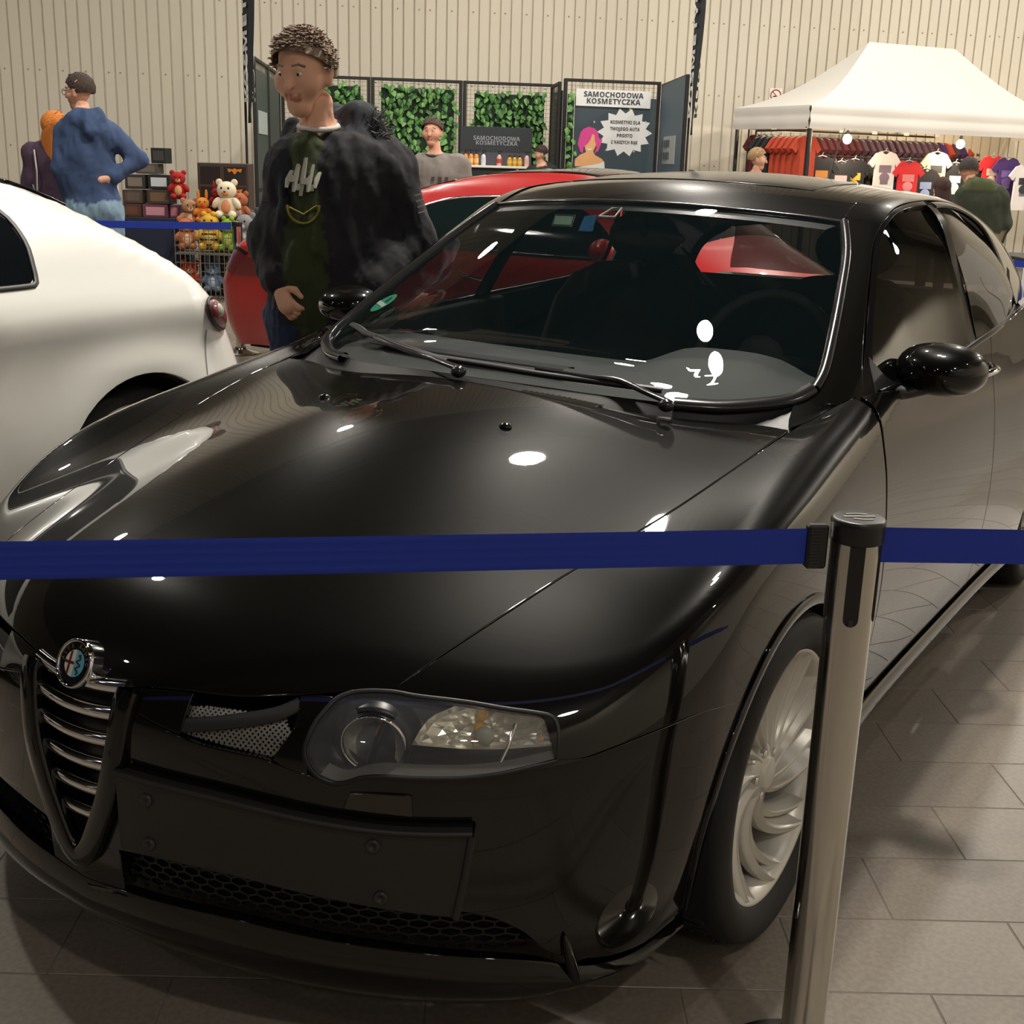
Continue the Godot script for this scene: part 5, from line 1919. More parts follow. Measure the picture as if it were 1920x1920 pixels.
func head_bones(c: Vector3, yaw: float, tilt: float, s := 1.0) -> Array:
	# head centred at c, facing +z turned by yaw
	var B := Basis(Vector3.UP, yaw) * Basis(Vector3.RIGHT, tilt)
	var r := []
	r.append([c + B * Vector3(0, .045, -.015) * s, c + B * Vector3(0, .02, -.005) * s, .088 * s, .085 * s, SKIN, .03, Vector3(.92, 1, 1.08)])
	r.append([c + B * Vector3(0, -.02, .02) * s, c + B * Vector3(0, -.085, .045) * s, .068 * s, .040 * s, SKIN, .03])
	r.append([c + B * Vector3(0, .018, .090) * s, c + B * Vector3(0, -.026, .108) * s, .009 * s, .014 * s, SKIN, .016])
	r.append([c + B * Vector3(-.025, .030, .082) * s, c + B * Vector3(.025, .030, .082) * s, .012 * s, .012 * s, SKIN, .02])
	r.append([c + B * Vector3(-.018, -.060, .080) * s, c + B * Vector3(.018, -.060, .080) * s, .0075 * s, .0075 * s, Color(.70, .46, .40), .012])
	for e in [-1.0, 1.0]:
		r.append([c + B * Vector3(e * .082, .012, -.010) * s, c + B * Vector3(e * .084, -.028, -.004) * s, .018 * s, .011 * s, SKIN, .012])
		r.append([c + B * Vector3(e * .040, -.022, .052) * s, c + B * Vector3(e * .042, -.022, .052) * s, .030 * s, .030 * s, SKIN, .03])
	return r

func head_extras(t: Node, c: Vector3, yaw: float, tilt: float, hair: Color, s := 1.0, long := 0.0, glasses := false, tufts := 60):
	var B := Basis(Vector3.UP, yaw) * Basis(Vector3.RIGHT, tilt)
	var h := MB.new()
	var rows := []
	for j in 13:
		var th := PI * .62 * j / 12.0
		var row := PackedVector3Array()
		for k in 26:
			var a := TAU * k / 26
			var front := clampf(sin(a), 0, 1)
			var t2 := minf(th, lerpf(PI * .62, PI * .35, pow(front, .6)))
			var rr := 1.0 + .03 * sin(a * 9.0 + j * 2.0)
			row.append(c + B * (Vector3(sin(t2) * cos(a) * .099 * rr, cos(t2) * .111 * rr + .030, sin(t2) * sin(a) * .114 * rr - .013) * s))
		rows.append(row)
	h.grid(rows, c, true)
	if long > 0.0:
		h.tube(PackedVector3Array([c + B * Vector3(0, .03, -.05) * s, c + B * Vector3(0, -.08, -.075) * s, c + B * Vector3(0, -.08 - long, -.09) * s]), [.09 * s, .10 * s, .07 * s], 14, true, .055 * s)
	if tufts > 0:
		var rt := RandomNumberGenerator.new(); rt.seed = 77
		for i in tufts:
			var a := rt.randf() * TAU
			var th := acos(1.0 - rt.randf() * 1.15)
			if sin(a) > .25 and th > PI * .34: continue
			var d := Vector3(sin(th) * cos(a) * .096, cos(th) * .110 + .030, sin(th) * sin(a) * .110 - .012)
			var g := Vector3(d.x * .25 + rt.randf_range(-.03, .03), d.y * .2, d.z * .2 + .06).normalized() * rt.randf_range(.010, .020)
			var p := c + B * (d * s)
			h.tube(PackedVector3Array([p - B * g * .3, p + B * g * .5, p + B * (g + Vector3(rt.randf_range(-.01, .01), .0, rt.randf_range(-.01, .01)))]), [.004, .0034, .001], 4, false)
	obj("hair", h, mat(hair, .8), t)
	for e in [-1.0, 1.0]:
		var w := MB.new()
		var o: Vector3 = c + B * Vector3(e * .031, .010, .084) * s
		w.ball(o, Vector3(.012, .009, .008) * s, 10, 6, B)
		var ey := obj("eye", w, M.eye_white, t)
		var i := MB.new(); i.ball(o + B * Vector3(0, 0, .006) * s, Vector3(.005, .005, .004) * s, 8, 5, B)
		obj("iris", i, M.ink, ey)
		var br := MB.new()
		br.tube(PackedVector3Array([c + B * Vector3(e * .014, .034, .094) * s, c + B * Vector3(e * .034, .039, .088) * s, c + B * Vector3(e * .050, .031, .074) * s]), .0042 * s, 5)
		obj("eyebrow", br, mat(hair, .8), t)
		if glasses:
			var g := MB.new()
			var P := PackedVector3Array()
			for k in 17:
				P.append(c + B * (Vector3(e * .034 + .026 * cos(TAU * k / 16), .004 + .021 * sin(TAU * k / 16), .106) * s))
			g.tube(P, .0022 * s, 5, false)
			g.tube(PackedVector3Array([c + B * Vector3(e * .060, .01, .104) * s, c + B * Vector3(e * .092, .012, .02) * s]), .002 * s, 5)
			g.tube(PackedVector3Array([c + B * Vector3(0, .008, .108) * s, c + B * Vector3(e * .009, .008, .107) * s]), .002 * s, 5)
			obj("glasses", g, M.ink, t)

func hand_bones(w: Vector3, dir: Vector3, palm: Vector3, s := 1.0, curl := .5) -> Array:
	# five fingers from the wrist w along dir; palm is the way the palm faces
	dir = dir.normalized()
	palm = (palm - dir * palm.dot(dir)).normalized()
	var side := dir.cross(palm)
	var r := []
	var kn := w + dir * .085 * s
	r.append([w, kn, .026 * s, .030 * s, SKIN, .02, Vector3.ONE])
	for i in 4:
		var b := kn + side * ((i - 1.5) * .0195 * s)
		var l: float = [.034, .040, .038, .030][i] * s
		var m := b + (dir * cos(curl) + palm * sin(curl)) * l
		var e := m + (dir * cos(curl * 2.2) + palm * sin(curl * 2.2)) * l * .95
		r.append([b, m, .0095 * s, .0088 * s, SKIN, .008])
		r.append([m, e, .0088 * s, .0072 * s, SKIN, .008])
	var tb := w + dir * .03 * s + side * .026 * s
	var tm := tb + (dir * .7 + side * .6 + palm * .3).normalized() * .04 * s
	r.append([tb, tm, .013 * s, .011 * s, SKIN, .012])
	r.append([tm, tm + (dir * .9 + palm * .5).normalized() * .028 * s, .011 * s, .009 * s, SKIN, .008])
	return r

func person_thing(label: String, at: Vector3, turn: float, bones: Array, cell: float, hb: Array, hands: Array = [], ks := .05) -> Node3D:
	var t := thing("person", label, "person", at, turn)
	var mb := MB.new()
	sdf_body(mb, bones, cell, ks, .022)
	sdf_body(mb, hb, minf(cell, .009), .03)
	for h in hands:
		sdf_body(mb, h, .005, .012)
	obj("body", mb, M.cloth_vc, t)
	return t

func legs(j: Color, shoe: Color, hip: float, s := 1.0, x0 := 0.0, foot := 1.0) -> Array:
	var r := []
	for e in [-1.0, 1.0]:
		r.append([Vector3(x0 + e * .095 * s, hip, 0), Vector3(x0 + e * .11 * s, hip * .53, .01), .095 * s, .065 * s, j])
		r.append([Vector3(x0 + e * .11 * s, hip * .53, .01), Vector3(x0 + e * .115 * s, .10, -.01), .065 * s, .048 * s, j])
		r.append([Vector3(x0 + e * .115 * s, .055, -.04 * foot), Vector3(x0 + e * .125 * s, .042, .13 * foot), .050 * s, .040 * s, shoe, .02])
	r.append([Vector3(x0 - .06 * s, hip, 0), Vector3(x0 + .06 * s, hip, 0), .115 * s, .115 * s, j])
	return r

func build_people():
	var cam_turn := deg_to_rad(32.25)
	# man in the black jacket between the cars
	var jk := Color(.085, .095, .115)
	var sh := Color(.17, .21, .10)
	var je := Color(.10, .16, .28)
	var b := legs(je, Color(.12, .12, .12), .90, 1.08, .06)
	b.append([Vector3(.055, .90, .0), Vector3(.06, 1.12, .02), .150, .150, jk, .06, Vector3(1.22, 1, .9)])
	b.append([Vector3(.06, 1.12, .02), Vector3(.09, 1.33, .0), .150, .165, jk, .06, Vector3(1.25, 1, .9)])
	b.append([Vector3(-.04, 1.375, -.01), Vector3(.24, 1.375, -.02), .085, .085, jk, .07])
	# shirt between the jacket edges
	b.append([Vector3(.015, 1.42, .075), Vector3(.010, 1.12, .118), .060, .070, sh, .012, Vector3(.95, 1, 1)])
	b.append([Vector3(.010, 1.12, .118), Vector3(.005, .93, .105), .072, .070, sh, .012])
	# arms
	b.append([Vector3(.255, 1.365, -.02), Vector3(.335, 1.15, -.03), .082, .074, jk])
	b.append([Vector3(.335, 1.15, -.03), Vector3(.235, 1.02, .13), .070, .056, jk])
	b.append([Vector3(-.065, 1.365, .0), Vector3(-.125, 1.13, .02), .078, .070, jk])
	b.append([Vector3(-.125, 1.13, .02), Vector3(-.095, 1.035, .12), .066, .054, jk])
	# thrown-back hood and collar
	var hk := Color(.13, .145, .18)
	b.append([Vector3(.165, 1.515, -.06), Vector3(.03, 1.51, -.13), .068, .066, hk, .035])
	b.append([Vector3(.165, 1.515, -.06), Vector3(.140, 1.41, .075), .050, .030, hk, .025])
	b.append([Vector3(.140, 1.41, .075), Vector3(.095, 1.28, .135), .030, .020, hk, .02])
	b.append([Vector3(-.06, 1.485, -.06), Vector3(-.062, 1.40, .070), .046, .030, hk, .025])
	b.append([Vector3(-.062, 1.40, .070), Vector3(-.066, 1.25, .125), .028, .018, hk, .02])
	b.append([Vector3(.098, 1.28, .130), Vector3(.095, .95, .125), .018, .018, jk, .02])
	b.append([Vector3(-.068, 1.25, .122), Vector3(-.075, .95, .120), .018, .018, jk, .02])
	b.append([Vector3(.035, 1.46, .0), Vector3(.03, 1.57, .01), .058, .054, SKIN, .03])
	var hc := Vector3(-.005, 1.655, .05)
	var hands := [hand_bones(Vector3(-.085, 1.02, .13), Vector3(.35, -.75, .35), Vector3(.6, .1, -.7), 1.0, .6), hand_bones(Vector3(.225, 1.01, .14), Vector3(-.6, -.6, .2), Vector3(-.2, .2, -.8), 1.0, .6)]
	var m := person_thing("man in a black hooded jacket and dark green printed shirt beside the black car", Vector3(-1.25, 0, -1.08), cam_turn, b, .013, head_bones(hc, -.35, .18), hands)
	head_extras(m, hc, -.35, .18, Color(.50, .43, .37), 1.0, 0.0, false, 1500)
	var col := MB.new()
	var cp := PackedVector3Array()
	for i in 25:
		var a := TAU * i / 24
		cp.append(Vector3(.032 + .062 * cos(a), 1.502 - .012 * sin(a), .01 + .060 * sin(a)))
	col.tube(cp, .009, 6, false)
	obj("white_collar", col, M.shirt_white, m)
	var pr := MB.new()
	var rg := RandomNumberGenerator.new(); rg.seed = 4
	for i in 5:
		var x := -.045 + i * .022
		pr.tube(PackedVector3Array([Vector3(x + .012, 1.405 - .02 * absf(i - 2), .137), Vector3(x + .004, 1.34, .158), Vector3(x, 1.29 + .012 * absf(i - 2), .172)]), [.008, .011, .006], 6, true, .003)
	for i in 4:
		pr.box(Vector3(-.03 + .02 * i, 1.325 + rg.randf_range(-.02, .02), .165), Vector3(.02, .02, .006), Basis(Vector3.RIGHT, -.25))
	obj("white_shirt_print", pr, M.print_white, m, "white claw-like shirt print")
	var py := MB.new()
	var yp := PackedVector3Array()
	for i in 13:
		var a := PI + PI * i / 12.0
		yp.append(Vector3(.008 + .050 * cos(a), 1.262 + .055 * sin(a), .182))
	py.tube(yp, .011, 6, true, .004)
	py.tube(PackedVector3Array([Vector3(-.035, 1.255, .183), Vector3(.01, 1.235, .187), Vector3(.05, 1.262, .183)]), .006, 6, true, .003)
	obj("yellow_shirt_print", py, M.print_olive, m, "yellow curved shirt print")
	var fur := MB.new()
	for i in 120:
		var q := rg.randf()
		var p := Vector3(.19, 1.55, -.06).lerp(Vector3(.235, 1.47, -.02), q) + Vector3(rg.randf_range(-.03, .03), rg.randf_range(-.02, .02), rg.randf_range(-.03, .03))
		fur.tube(PackedVector3Array([p, p + Vector3(rg.randf_range(-.02, .035), rg.randf_range(.0, .035), rg.randf_range(-.01, .03))]), [.003, .0008], 4, false)
	var fo := obj("hood_fur", fur, M.fur_grey, m)
	fo.set_meta("kind", "stuff")
	var pt := MB.new()
	for k in 4:
		pt.box(Vector3(.352 + .004 * k, 1.30 - .018 * k, .035), Vector3(.035, .004, .004), Basis(Vector3(0, 0, 1), .35))
	obj("sleeve_stripes", pt, M.shirt_white, m)
	# man in the blue hoodie, seen from behind
	var bl := Color(.22, .30, .44)
	var lj := Color(.48, .58, .66)
	b = legs(lj, Color(.3, .3, .3), .98, 1.1, .03, -1.0)
	b.append([Vector3(.03, 1.08, 0), Vector3(.0, 1.38, .0), .150, .160, bl, .06, Vector3(1.15, 1, .85)])
	b.append([Vector3(-.10, 1.52, .0), Vector3(.12, 1.52, .0), .105, .105, bl, .06])
	b.append([Vector3(.165, 1.535, 0), Vector3(.345, 1.35, -.05), .075, .062, bl])
	b.append([Vector3(.345, 1.35, -.05), Vector3(.20, 1.235, .05), .060, .050, bl])
	b.append([Vector3(-.155, 1.53, .0), Vector3(-.185, 1.28, .04), .075, .062, bl])
	b.append([Vector3(-.185, 1.28, .04), Vector3(-.16, 1.07, -.02), .058, .048, bl])
	b.append([Vector3(-.05, 1.63, .06), Vector3(.10, 1.64, .05), .060, .060, bl, .05])
	b.append([Vector3(.06, 1.60, .10), Vector3(.08, 1.54, .13), .062, .050, bl, .04])
	b.append([Vector3(-.01, 1.62, .01), Vector3(-.02, 1.70, .0), .060, .055, SKIN, .03])
	hc = Vector3(-.035, 1.80, -.01)
	m = person_thing("man in a blue hoodie and light jeans seen from behind, hand on hip", Vector3(-5.982, 0, -4.026), cam_turn, b, .022, head_bones(hc, -1.75, .05, .95), [hand_bones(Vector3(.19, 1.225, .06), Vector3(-.9, -.2, .3), Vector3(0, 0, -1), 1.0, .3)])
	head_extras(m, hc, -1.75, .05, Color(.22, .17, .14), .95, 0.0, true)
	# woman in purple beyond him
	var pu := Color(.27, .20, .27)
	b = legs(Color(.15, .15, .18), Color(.2, .2, .2), .86, .95)
	b.append([Vector3(.0, .95, 0), Vector3(.0, 1.32, .0), .150, .130, pu, .06])
	b.append([Vector3(-.08, 1.38, 0), Vector3(.08, 1.38, 0), .08, .08, pu])
	b.append([Vector3(-.10, 1.38, 0), Vector3(-.15, 1.0, .05), .065, .05, pu])
	b.append([Vector3(.10, 1.38, 0), Vector3(.15, 1.0, .05), .065, .05, pu])
	b.append([Vector3(.03, 1.42, 0), Vector3(.05, 1.50, .0), .05, .05, SKIN, .03])
	hc = Vector3(.10, 1.56, .0)
	m = person_thing("person in a purple jacket with orange hair beside the blue hoodie", Vector3(-6.592, 0, -4.129), cam_turn, b, .026, head_bones(hc, 2.2, 0, .88))
	head_extras(m, hc, 2.2, 0, Color(.78, .46, .18), .88, .30)
	var cd := MB.new()
	cd.tube(PackedVector3Array([Vector3(-.03, 1.40, .13), Vector3(-.01, 1.25, .16), Vector3(-.02, 1.05, .16), Vector3(-.05, 1.15, .15)]), .006, 5)
	obj("white_cord", cd, M.shirt_white, m)
	# man in the grey sweatshirt
	var gy := Color(.50, .48, .46)
	b = legs(Color(.15, .15, .17), Color(.15, .15, .15), .88, 1.0)
	b.append([Vector3(.01, .98, 0), Vector3(.01, 1.28, .0), .150, .165, gy, .06, Vector3(1.2, 1, .9)])
	b.append([Vector3(-.12, 1.38, 0), Vector3(.15, 1.38, 0), .085, .085, gy, .06])
	b.append([Vector3(-.15, 1.37, 0), Vector3(-.22, 1.12, .02), .075, .062, gy])
	b.append([Vector3(-.22, 1.12, .02), Vector3(-.16, .98, .14), .06, .05, gy])
	b.append([Vector3(.18, 1.37, 0), Vector3(.25, 1.12, .02), .075, .062, gy])
	b.append([Vector3(.25, 1.12, .02), Vector3(.18, .98, .14), .06, .05, gy])
	b.append([Vector3(-.04, 1.42, .0), Vector3(-.05, 1.53, .01), .055, .052, SKIN, .03])
	hc = Vector3(-.063, 1.625, .02)
	m = person_thing("man in a grey sweatshirt standing behind the red car", Vector3(-4.592, 0, -6.403), cam_turn, b, .024, head_bones(hc, -.2, .0, .9), [hand_bones(Vector3(-.15, .97, .15), Vector3(.4, -.3, .7), Vector3(.5, -.5, 0), 1.0, .6), hand_bones(Vector3(.17, .97, .15), Vector3(-.4, -.3, .7), Vector3(-.5, -.5, 0), 1.0, .6)])
	head_extras(m, hc, -.2, 0, Color(.30, .24, .20), .9)
	var nk := MB.new()
	cp = PackedVector3Array()
	for i in 25:
		var a := TAU * i / 24
		cp.append(Vector3(-.045 + .075 * cos(a), 1.455 - .015 * sin(a), .01 + .065 * sin(a)))
	nk.tube(cp, .013, 6, false)
	obj("neckband", nk, mat(Color(.20, .19, .19), .8), m)
	var lt := MB.new()
	for k in 3:
		lt.box(Vector3(-.045 + k * .055, 1.265, .158), Vector3(.028, .034, .004))
	obj("chest_print", lt, mat(Color(.25, .24, .24), .8), m)
	# fur-hooded figure just behind the jacket sleeve
	b = legs(Color(.12, .12, .14), Color(.1, .1, .1), .86, .95)
	b.append([Vector3(.0, .95, 0), Vector3(.0, 1.30, .0), .150, .150, Color(.15, .15, .17), .06])
	b.append([Vector3(-.13, 1.37, 0), Vector3(.13, 1.37, 0), .08, .08, Color(.15, .15, .17)])
	b.append([Vector3(.14, 1.36, 0), Vector3(.2, 1.05, .02), .07, .055, Color(.15, .15, .17)])
	b.append([Vector3(-.14, 1.36, 0), Vector3(-.2, 1.05, .02), .07, .055, Color(.15, .15, .17)])
	b.append([Vector3(-.06, 1.44, -.02), Vector3(.06, 1.44, -.02), .075, .075, Color(.52, .47, .32), .04])
	b.append([Vector3(.0, 1.44, 0), Vector3(.0, 1.52, .0), .05, .05, SKIN, .03])
	hc = Vector3(-.03, 1.58, 0)
	m = person_thing("person in a dark coat with a tan fur collar behind the jacketed man", Vector3(-4.62, 0, -6.05) + Vector3(-.42, 0, .26), cam_turn + 2.6, b, .03, head_bones(hc, 0, 0, .85))
	head_extras(m, hc, 0, 0, Color(.35, .28, .18), .85)
	# man bent over his phone at the booth
	var bk := Color(.12, .13, .15)
	b = legs(Color(.12, .13, .17), Color(.1, .1, .1), .86, 1.0)
	b.append([Vector3(.02, .95, 0), Vector3(.02, 1.22, .02), .150, .160, bk, .06, Vector3(1.15, 1, .9)])
	b.append([Vector3(-.10, 1.31, .02), Vector3(.14, 1.31, .02), .085, .085, bk, .06])
	b.append([Vector3(-.13, 1.30, .02), Vector3(-.20, 1.08, .08), .07, .06, bk])
	b.append([Vector3(-.20, 1.08, .08), Vector3(-.27, 1.18, .20), .055, .048, bk])
	b.append([Vector3(.16, 1.30, .02), Vector3(.21, 1.05, .05), .07, .06, bk])
	b.append([Vector3(.21, 1.05, .05), Vector3(.02, 1.02, .2), .055, .048, bk])
	b.append([Vector3(.05, 1.40, -.03), Vector3(.10, 1.36, -.05), .06, .06, bk, .04])
	b.append([Vector3(.01, 1.36, .03), Vector3(-.01, 1.44, .04), .05, .05, SKIN, .03])
	hc = Vector3(-.012, 1.525, .04)
	m = person_thing("man in a black hoodie bent over his phone beside the bottle shelf", Vector3(-7.042, 0, -12.001), cam_turn, b, .03, head_bones(hc, -1.35, .25, .82), [hand_bones(Vector3(-.28, 1.20, .21), Vector3(-.4, .6, .3), Vector3(.3, .5, -.6), 1.0, .8)])
	head_extras(m, hc, -1.35, .25, Color(.20, .15, .12), .82)
	# woman by the tent
	var nv := Color(.20, .24, .32)
	b = legs(Color(.15, .15, .2), Color(.1, .1, .1), .84, .95)
	b.append([Vector3(-.04, .92, 0), Vector3(-.03, 1.22, .0), .145, .15, nv, .06])
	b.append([Vector3(-.14, 1.30, 0), Vector3(.08, 1.30, 0), .08, .08, nv])
	b.append([Vector3(-.16, 1.29, 0), Vector3(-.20, 1.0, .03), .07, .055, nv])
	b.append([Vector3(.10, 1.29, 0), Vector3(.14, 1.0, .03), .07, .055, nv])
	b.append([Vector3(.0, 1.34, 0), Vector3(.02, 1.44, .02), .05, .05, SKIN, .03])
	hc = Vector3(.02, 1.525, .02)
	m = person_thing("woman with short fair hair in a navy jacket looking into the white tent", Vector3(-3.997, 0, -11.692), cam_turn, b, .03, head_bones(hc, 1.35, .05, .95))
	head_extras(m, hc, 1.35, .05, Color(.58, .47, .33), .95)
	# person in teal at the tent corner
	b = legs(Color(.15, .15, .2), Color(.1, .1, .1), .80, .9)
	b.append([Vector3(0, .9, 0), Vector3(0, 1.12, .0), .14, .14, Color(.12, .45, .50), .06])
	b.append([Vector3(-.10, 1.20, 0), Vector3(.10, 1.20, 0), .08, .08, Color(.12, .45, .50)])
	b.append([Vector3(.14, 1.18, 0), Vector3(.18, .9, 0), .065, .05, Color(.12, .45, .50)])
	b.append([Vector3(-.14, 1.18, 0), Vector3(-.18, .9, 0), .065, .05, Color(.12, .45, .50)])
	b.append([Vector3(0, 1.24, .02), Vector3(-.02, 1.26, .12), .06, .06, Color(.12, .45, .50), .03])
	hc = Vector3(-.03, 1.27, .24)
	m = person_thing("person in a teal jacket stooping at the left end of the tent", Vector3(-4.62, 0, -11.35), cam_turn + PI, b, .03, head_bones(hc, 0, 1.0, .85))
	head_extras(m, hc, 0, 1.0, Color(.3, .22, .16), .85)
	# man in the olive hoodie
	var ol := Color(.20, .22, .18)
	b = legs(Color(.56, .50, .42), Color(.3, .28, .25), .90, 1.05, .04, -1.0)
	b.append([Vector3(.05, .95, 0), Vector3(.03, 1.15, .0), .155, .175, ol, .06, Vector3(1.2, 1, .9)])
	b.append([Vector3(-.10, 1.25, 0), Vector3(.15, 1.24, 0), .10, .10, ol, .06])
	b.append([Vector3(-.15, 1.24, 0), Vector3(-.20, .98, .0), .08, .065, ol])
	b.append([Vector3(-.20, .98, .0), Vector3(-.18, .80, -.08), .062, .05, ol])
	b.append([Vector3(.20, 1.22, 0), Vector3(.27, .98, .0), .08, .065, ol])
	b.append([Vector3(.27, .98, .0), Vector3(.26, .80, -.08), .062, .05, ol])
	b.append([Vector3(-.10, 1.34, .05), Vector3(.06, 1.33, .05), .065, .065, Color(.32, .35, .22), .05])
	b.append([Vector3(-.08, 1.33, 0), Vector3(-.10, 1.40, -.02), .055, .05, SKIN, .03])
	hc = Vector3(-.115, 1.46, -.05)
	m = person_thing("man in a dark olive hoodie and beige trousers seen from behind by the tent", Vector3(-1.206, 0, -10.368), cam_turn, b, .026, head_bones(hc, PI - .3, .2, .9), [hand_bones(Vector3(.26, .78, -.09), Vector3(0, -.9, -.2), Vector3(-1, 0, 0), 1.0, .5), hand_bones(Vector3(-.18, .78, -.09), Vector3(0, -.9, -.2), Vector3(1, 0, 0), 1.0, .5)])
	head_extras(m, hc, PI - .3, .2, Color(.24, .21, .20), .9)
	# brown-haired woman beside him
	b = legs(Color(.15, .15, .2), Color(.1, .1, .1), .78, .9)
	b.append([Vector3(0, .85, 0), Vector3(0, 1.02, .0), .14, .14, Color(.16, .15, .16), .06])
	b.append([Vector3(-.10, 1.08, 0), Vector3(.10, 1.08, 0), .075, .075, Color(.16, .15, .16)])
	b.append([Vector3(.14, 1.06, 0), Vector3(.18, .8, 0), .065, .05, Color(.16, .15, .16)])
	b.append([Vector3(-.14, 1.06, 0), Vector3(-.18, .8, 0), .065, .05, Color(.16, .15, .16)])
	b.append([Vector3(0, 1.12, 0), Vector3(0, 1.2, 0), .045, .045, SKIN, .03])
	hc = Vector3(.012, 1.275, .0)
	m = person_thing("woman with long brown hair seen from behind, beside the man in the olive hoodie", Vector3(-1.786, 0, -11.226), cam_turn, b, .03, head_bones(hc, PI, 0, .88))
	head_extras(m, hc, PI, 0, Color(.24, .15, .13), .88, .18)

# ---------------------------------------------------------------- white market tent with clothes
func shirt_mesh(sw: float, h: float, fold: float) -> ArrayMesh:
	# T-shirt hung from a hanger: front and back with sleeves, a little thickness
	var m := MB.new()
	var P := p2([-.09, 0, -.20, -.03, -.34, -.17, -.25, -.23, -.20, -.17, -.21, -h, .21, -h, .20, -.17, .25, -.23, .34, -.17, .20, -.03, .09, 0, .05, -.03, 0, -.045, -.05, -.03])
	for i in P.size(): P[i].x *= sw
	m.prism(P, Vector3.ZERO, Vector3.RIGHT, Vector3.UP, fold)
	return m.mesh()

func build_tent():
	var turn := WTURN + .291
	var o := wf(3.68, 0, 2.48)
	var TB := Basis(Vector3.UP, turn)
	var L := 4.8
	var Dp := 1.78
	var t := thing("market_tent", "white pop-up market tent with peaked roof by the ribbed wall", "tent", o, turn)
	var cv := MB.new()
	# roof: four concave sides up to a short ridge
	var e := [Vector3(0, 2.27, 0), Vector3(L, 2.27, 0), Vector3(L, 2.27, -Dp), Vector3(0, 2.27, -Dp)]
	var ra := Vector3(L * .5 - .80, 3.22, -Dp * .5)
	var rb := Vector3(L * .5 + .80, 3.22, -Dp * .5)
	for f in [[e[0], e[1], rb, ra], [e[1], e[2], rb, rb], [e[2], e[3], ra, rb], [e[3], e[0], ra, ra]]:
		var rows := []
		for j in 9:
			var v := j / 8.0
			var row := PackedVector3Array()
			for i in 17:
				var u := i / 16.0
				var p: Vector3 = (f[0] as Vector3).lerp(f[1], u).lerp((f[3] as Vector3).lerp(f[2], u), v)
				p.y -= .17 * sin(v * PI) * (1.0 - .3 * v)
				row.append(p)
			rows.append(row)
		cv.grid(rows, Vector3(L * .5, 1.5, -Dp * .5))
	obj("roof_canvas", cv, M.canvas, t)
	var va := MB.new()
	for s in [[e[0], e[1]], [e[1], e[2]], [e[2], e[3]], [e[3], e[0]]]:
		var a: Vector3 = s[0]
		var b: Vector3 = s[1]
		var d := (b - a).normalized()
		var out := d.cross(Vector3.UP)
		if out.dot((a + b) * .5 - Vector3(L * .5, 2.27, -Dp * .5)) < 0: out = -out
		var rows := []
		for j in 7:
			var row := PackedVector3Array()
			for i in 33:
				var q := i / 32.0
				row.append(a.lerp(b, q) + Vector3(0, -.30 * j / 6.0, 0) + out * (.012 + .010 * sin(q * 19.0) * j / 6.0 + .012 * sin(j * 1.9)))
			rows.append(row)
		va.grid(rows, Vector3(L * .5, 2.1, -Dp * .5))
	obj("valance", va, M.canvas, t)
	for c in e:
		var lg := MB.new()
		lg.box(Vector3(c.x + (.04 if c.x < 1 else -.04), 1.13, c.z + (-.04 if c.z > -1 else .04)), Vector3(.045, 2.26, .045), Basis.IDENTITY, .005)
		obj("leg", lg, M.frame_black, t)
	var tr := MB.new()
	for k in 8:
		var x0 := L * k / 8.0
		var x1 := L * (k + 1) / 8.0
		tr.tube(PackedVector3Array([Vector3(x0, 2.20 if k % 2 == 0 else 1.98, -.06), Vector3(x1, 1.98 if k % 2 == 0 else 2.20, -.06)]), .013, 6)
		tr.tube(PackedVector3Array([Vector3(x0, 1.98 if k % 2 == 0 else 2.20, -.06), Vector3(x1, 2.20 if k % 2 == 0 else 1.98, -.06)]), .013, 6)
	obj("scissor_truss", tr, M.frame_black, t)
	# two bare bulbs
	for k in 2:
		var bp := Vector3([.86, 2.92][k], 1.86, -.25)
		var lb := thing("tent_bulb", ["bright bare bulb hanging at the left front of the tent", "bright bare bulb hanging at the right front of the tent"][k], "bulb", o + TB * bp, turn, "bare bulbs in the tent")
		var g := MB.new(); g.ball(Vector3.ZERO, Vector3(.060, .066, .060), 16, 12)
		obj("glass_globe", g, M.bulb, lb)
		var s := MB.new(); s.lathe([Vector2(.02, .05), Vector2(.022, .10), Vector2(.008, .12), Vector2(.004, .30)], 10); obj("socket", s, M.frame_black, lb)
		var ol := OmniLight3D.new()
		ol.name = "light"
		ol.light_color = Color(1, .9, .75)
		ol.light_energy = 1.2
		ol.light_size = .06
		ol.omni_range = 40; ol.omni_attenuation = 2.0
		ol.shadow_enabled = true
		lb.add_child(ol)
	# rails
	for rr in [["upper back", Vector3(.1, 1.985, -Dp + .25), Vector3(L - .1, 1.985, -Dp + .25)], ["lower back", Vector3(.1, 1.635, -Dp + .74), Vector3(L - .1, 1.635, -Dp + .74)], ["left side", Vector3(.12, 1.955, -.1), Vector3(.12, 1.955, -Dp + .40)]]:
		var rl := thing("clothes_rail", "dark %s rail for shirts in the tent" % rr[0], "rail", o + TB * (rr[1] as Vector3), turn, "clothes rails in the tent")
		var r1 := MB.new()
		r1.tube(PackedVector3Array([Vector3.ZERO, (rr[2] as Vector3) - (rr[1] as Vector3)]), .014, 8)
		for q in [Vector3.ZERO, (rr[2] as Vector3) - (rr[1] as Vector3)]:
			r1.tube(PackedVector3Array([q, q - Vector3(0, (rr[1] as Vector3).y, 0)]), .014, 8)
		obj("rail_tubes", r1, M.frame_black, rl)
	# shirts: upper back row edge-on, lower row, displayed fronts
	var rg := RandomNumberGenerator.new(); rg.seed = 21
	var edge_mesh := shirt_mesh(.72, .62, .085)
	var face_mesh := shirt_mesh(.82, .66, .03)
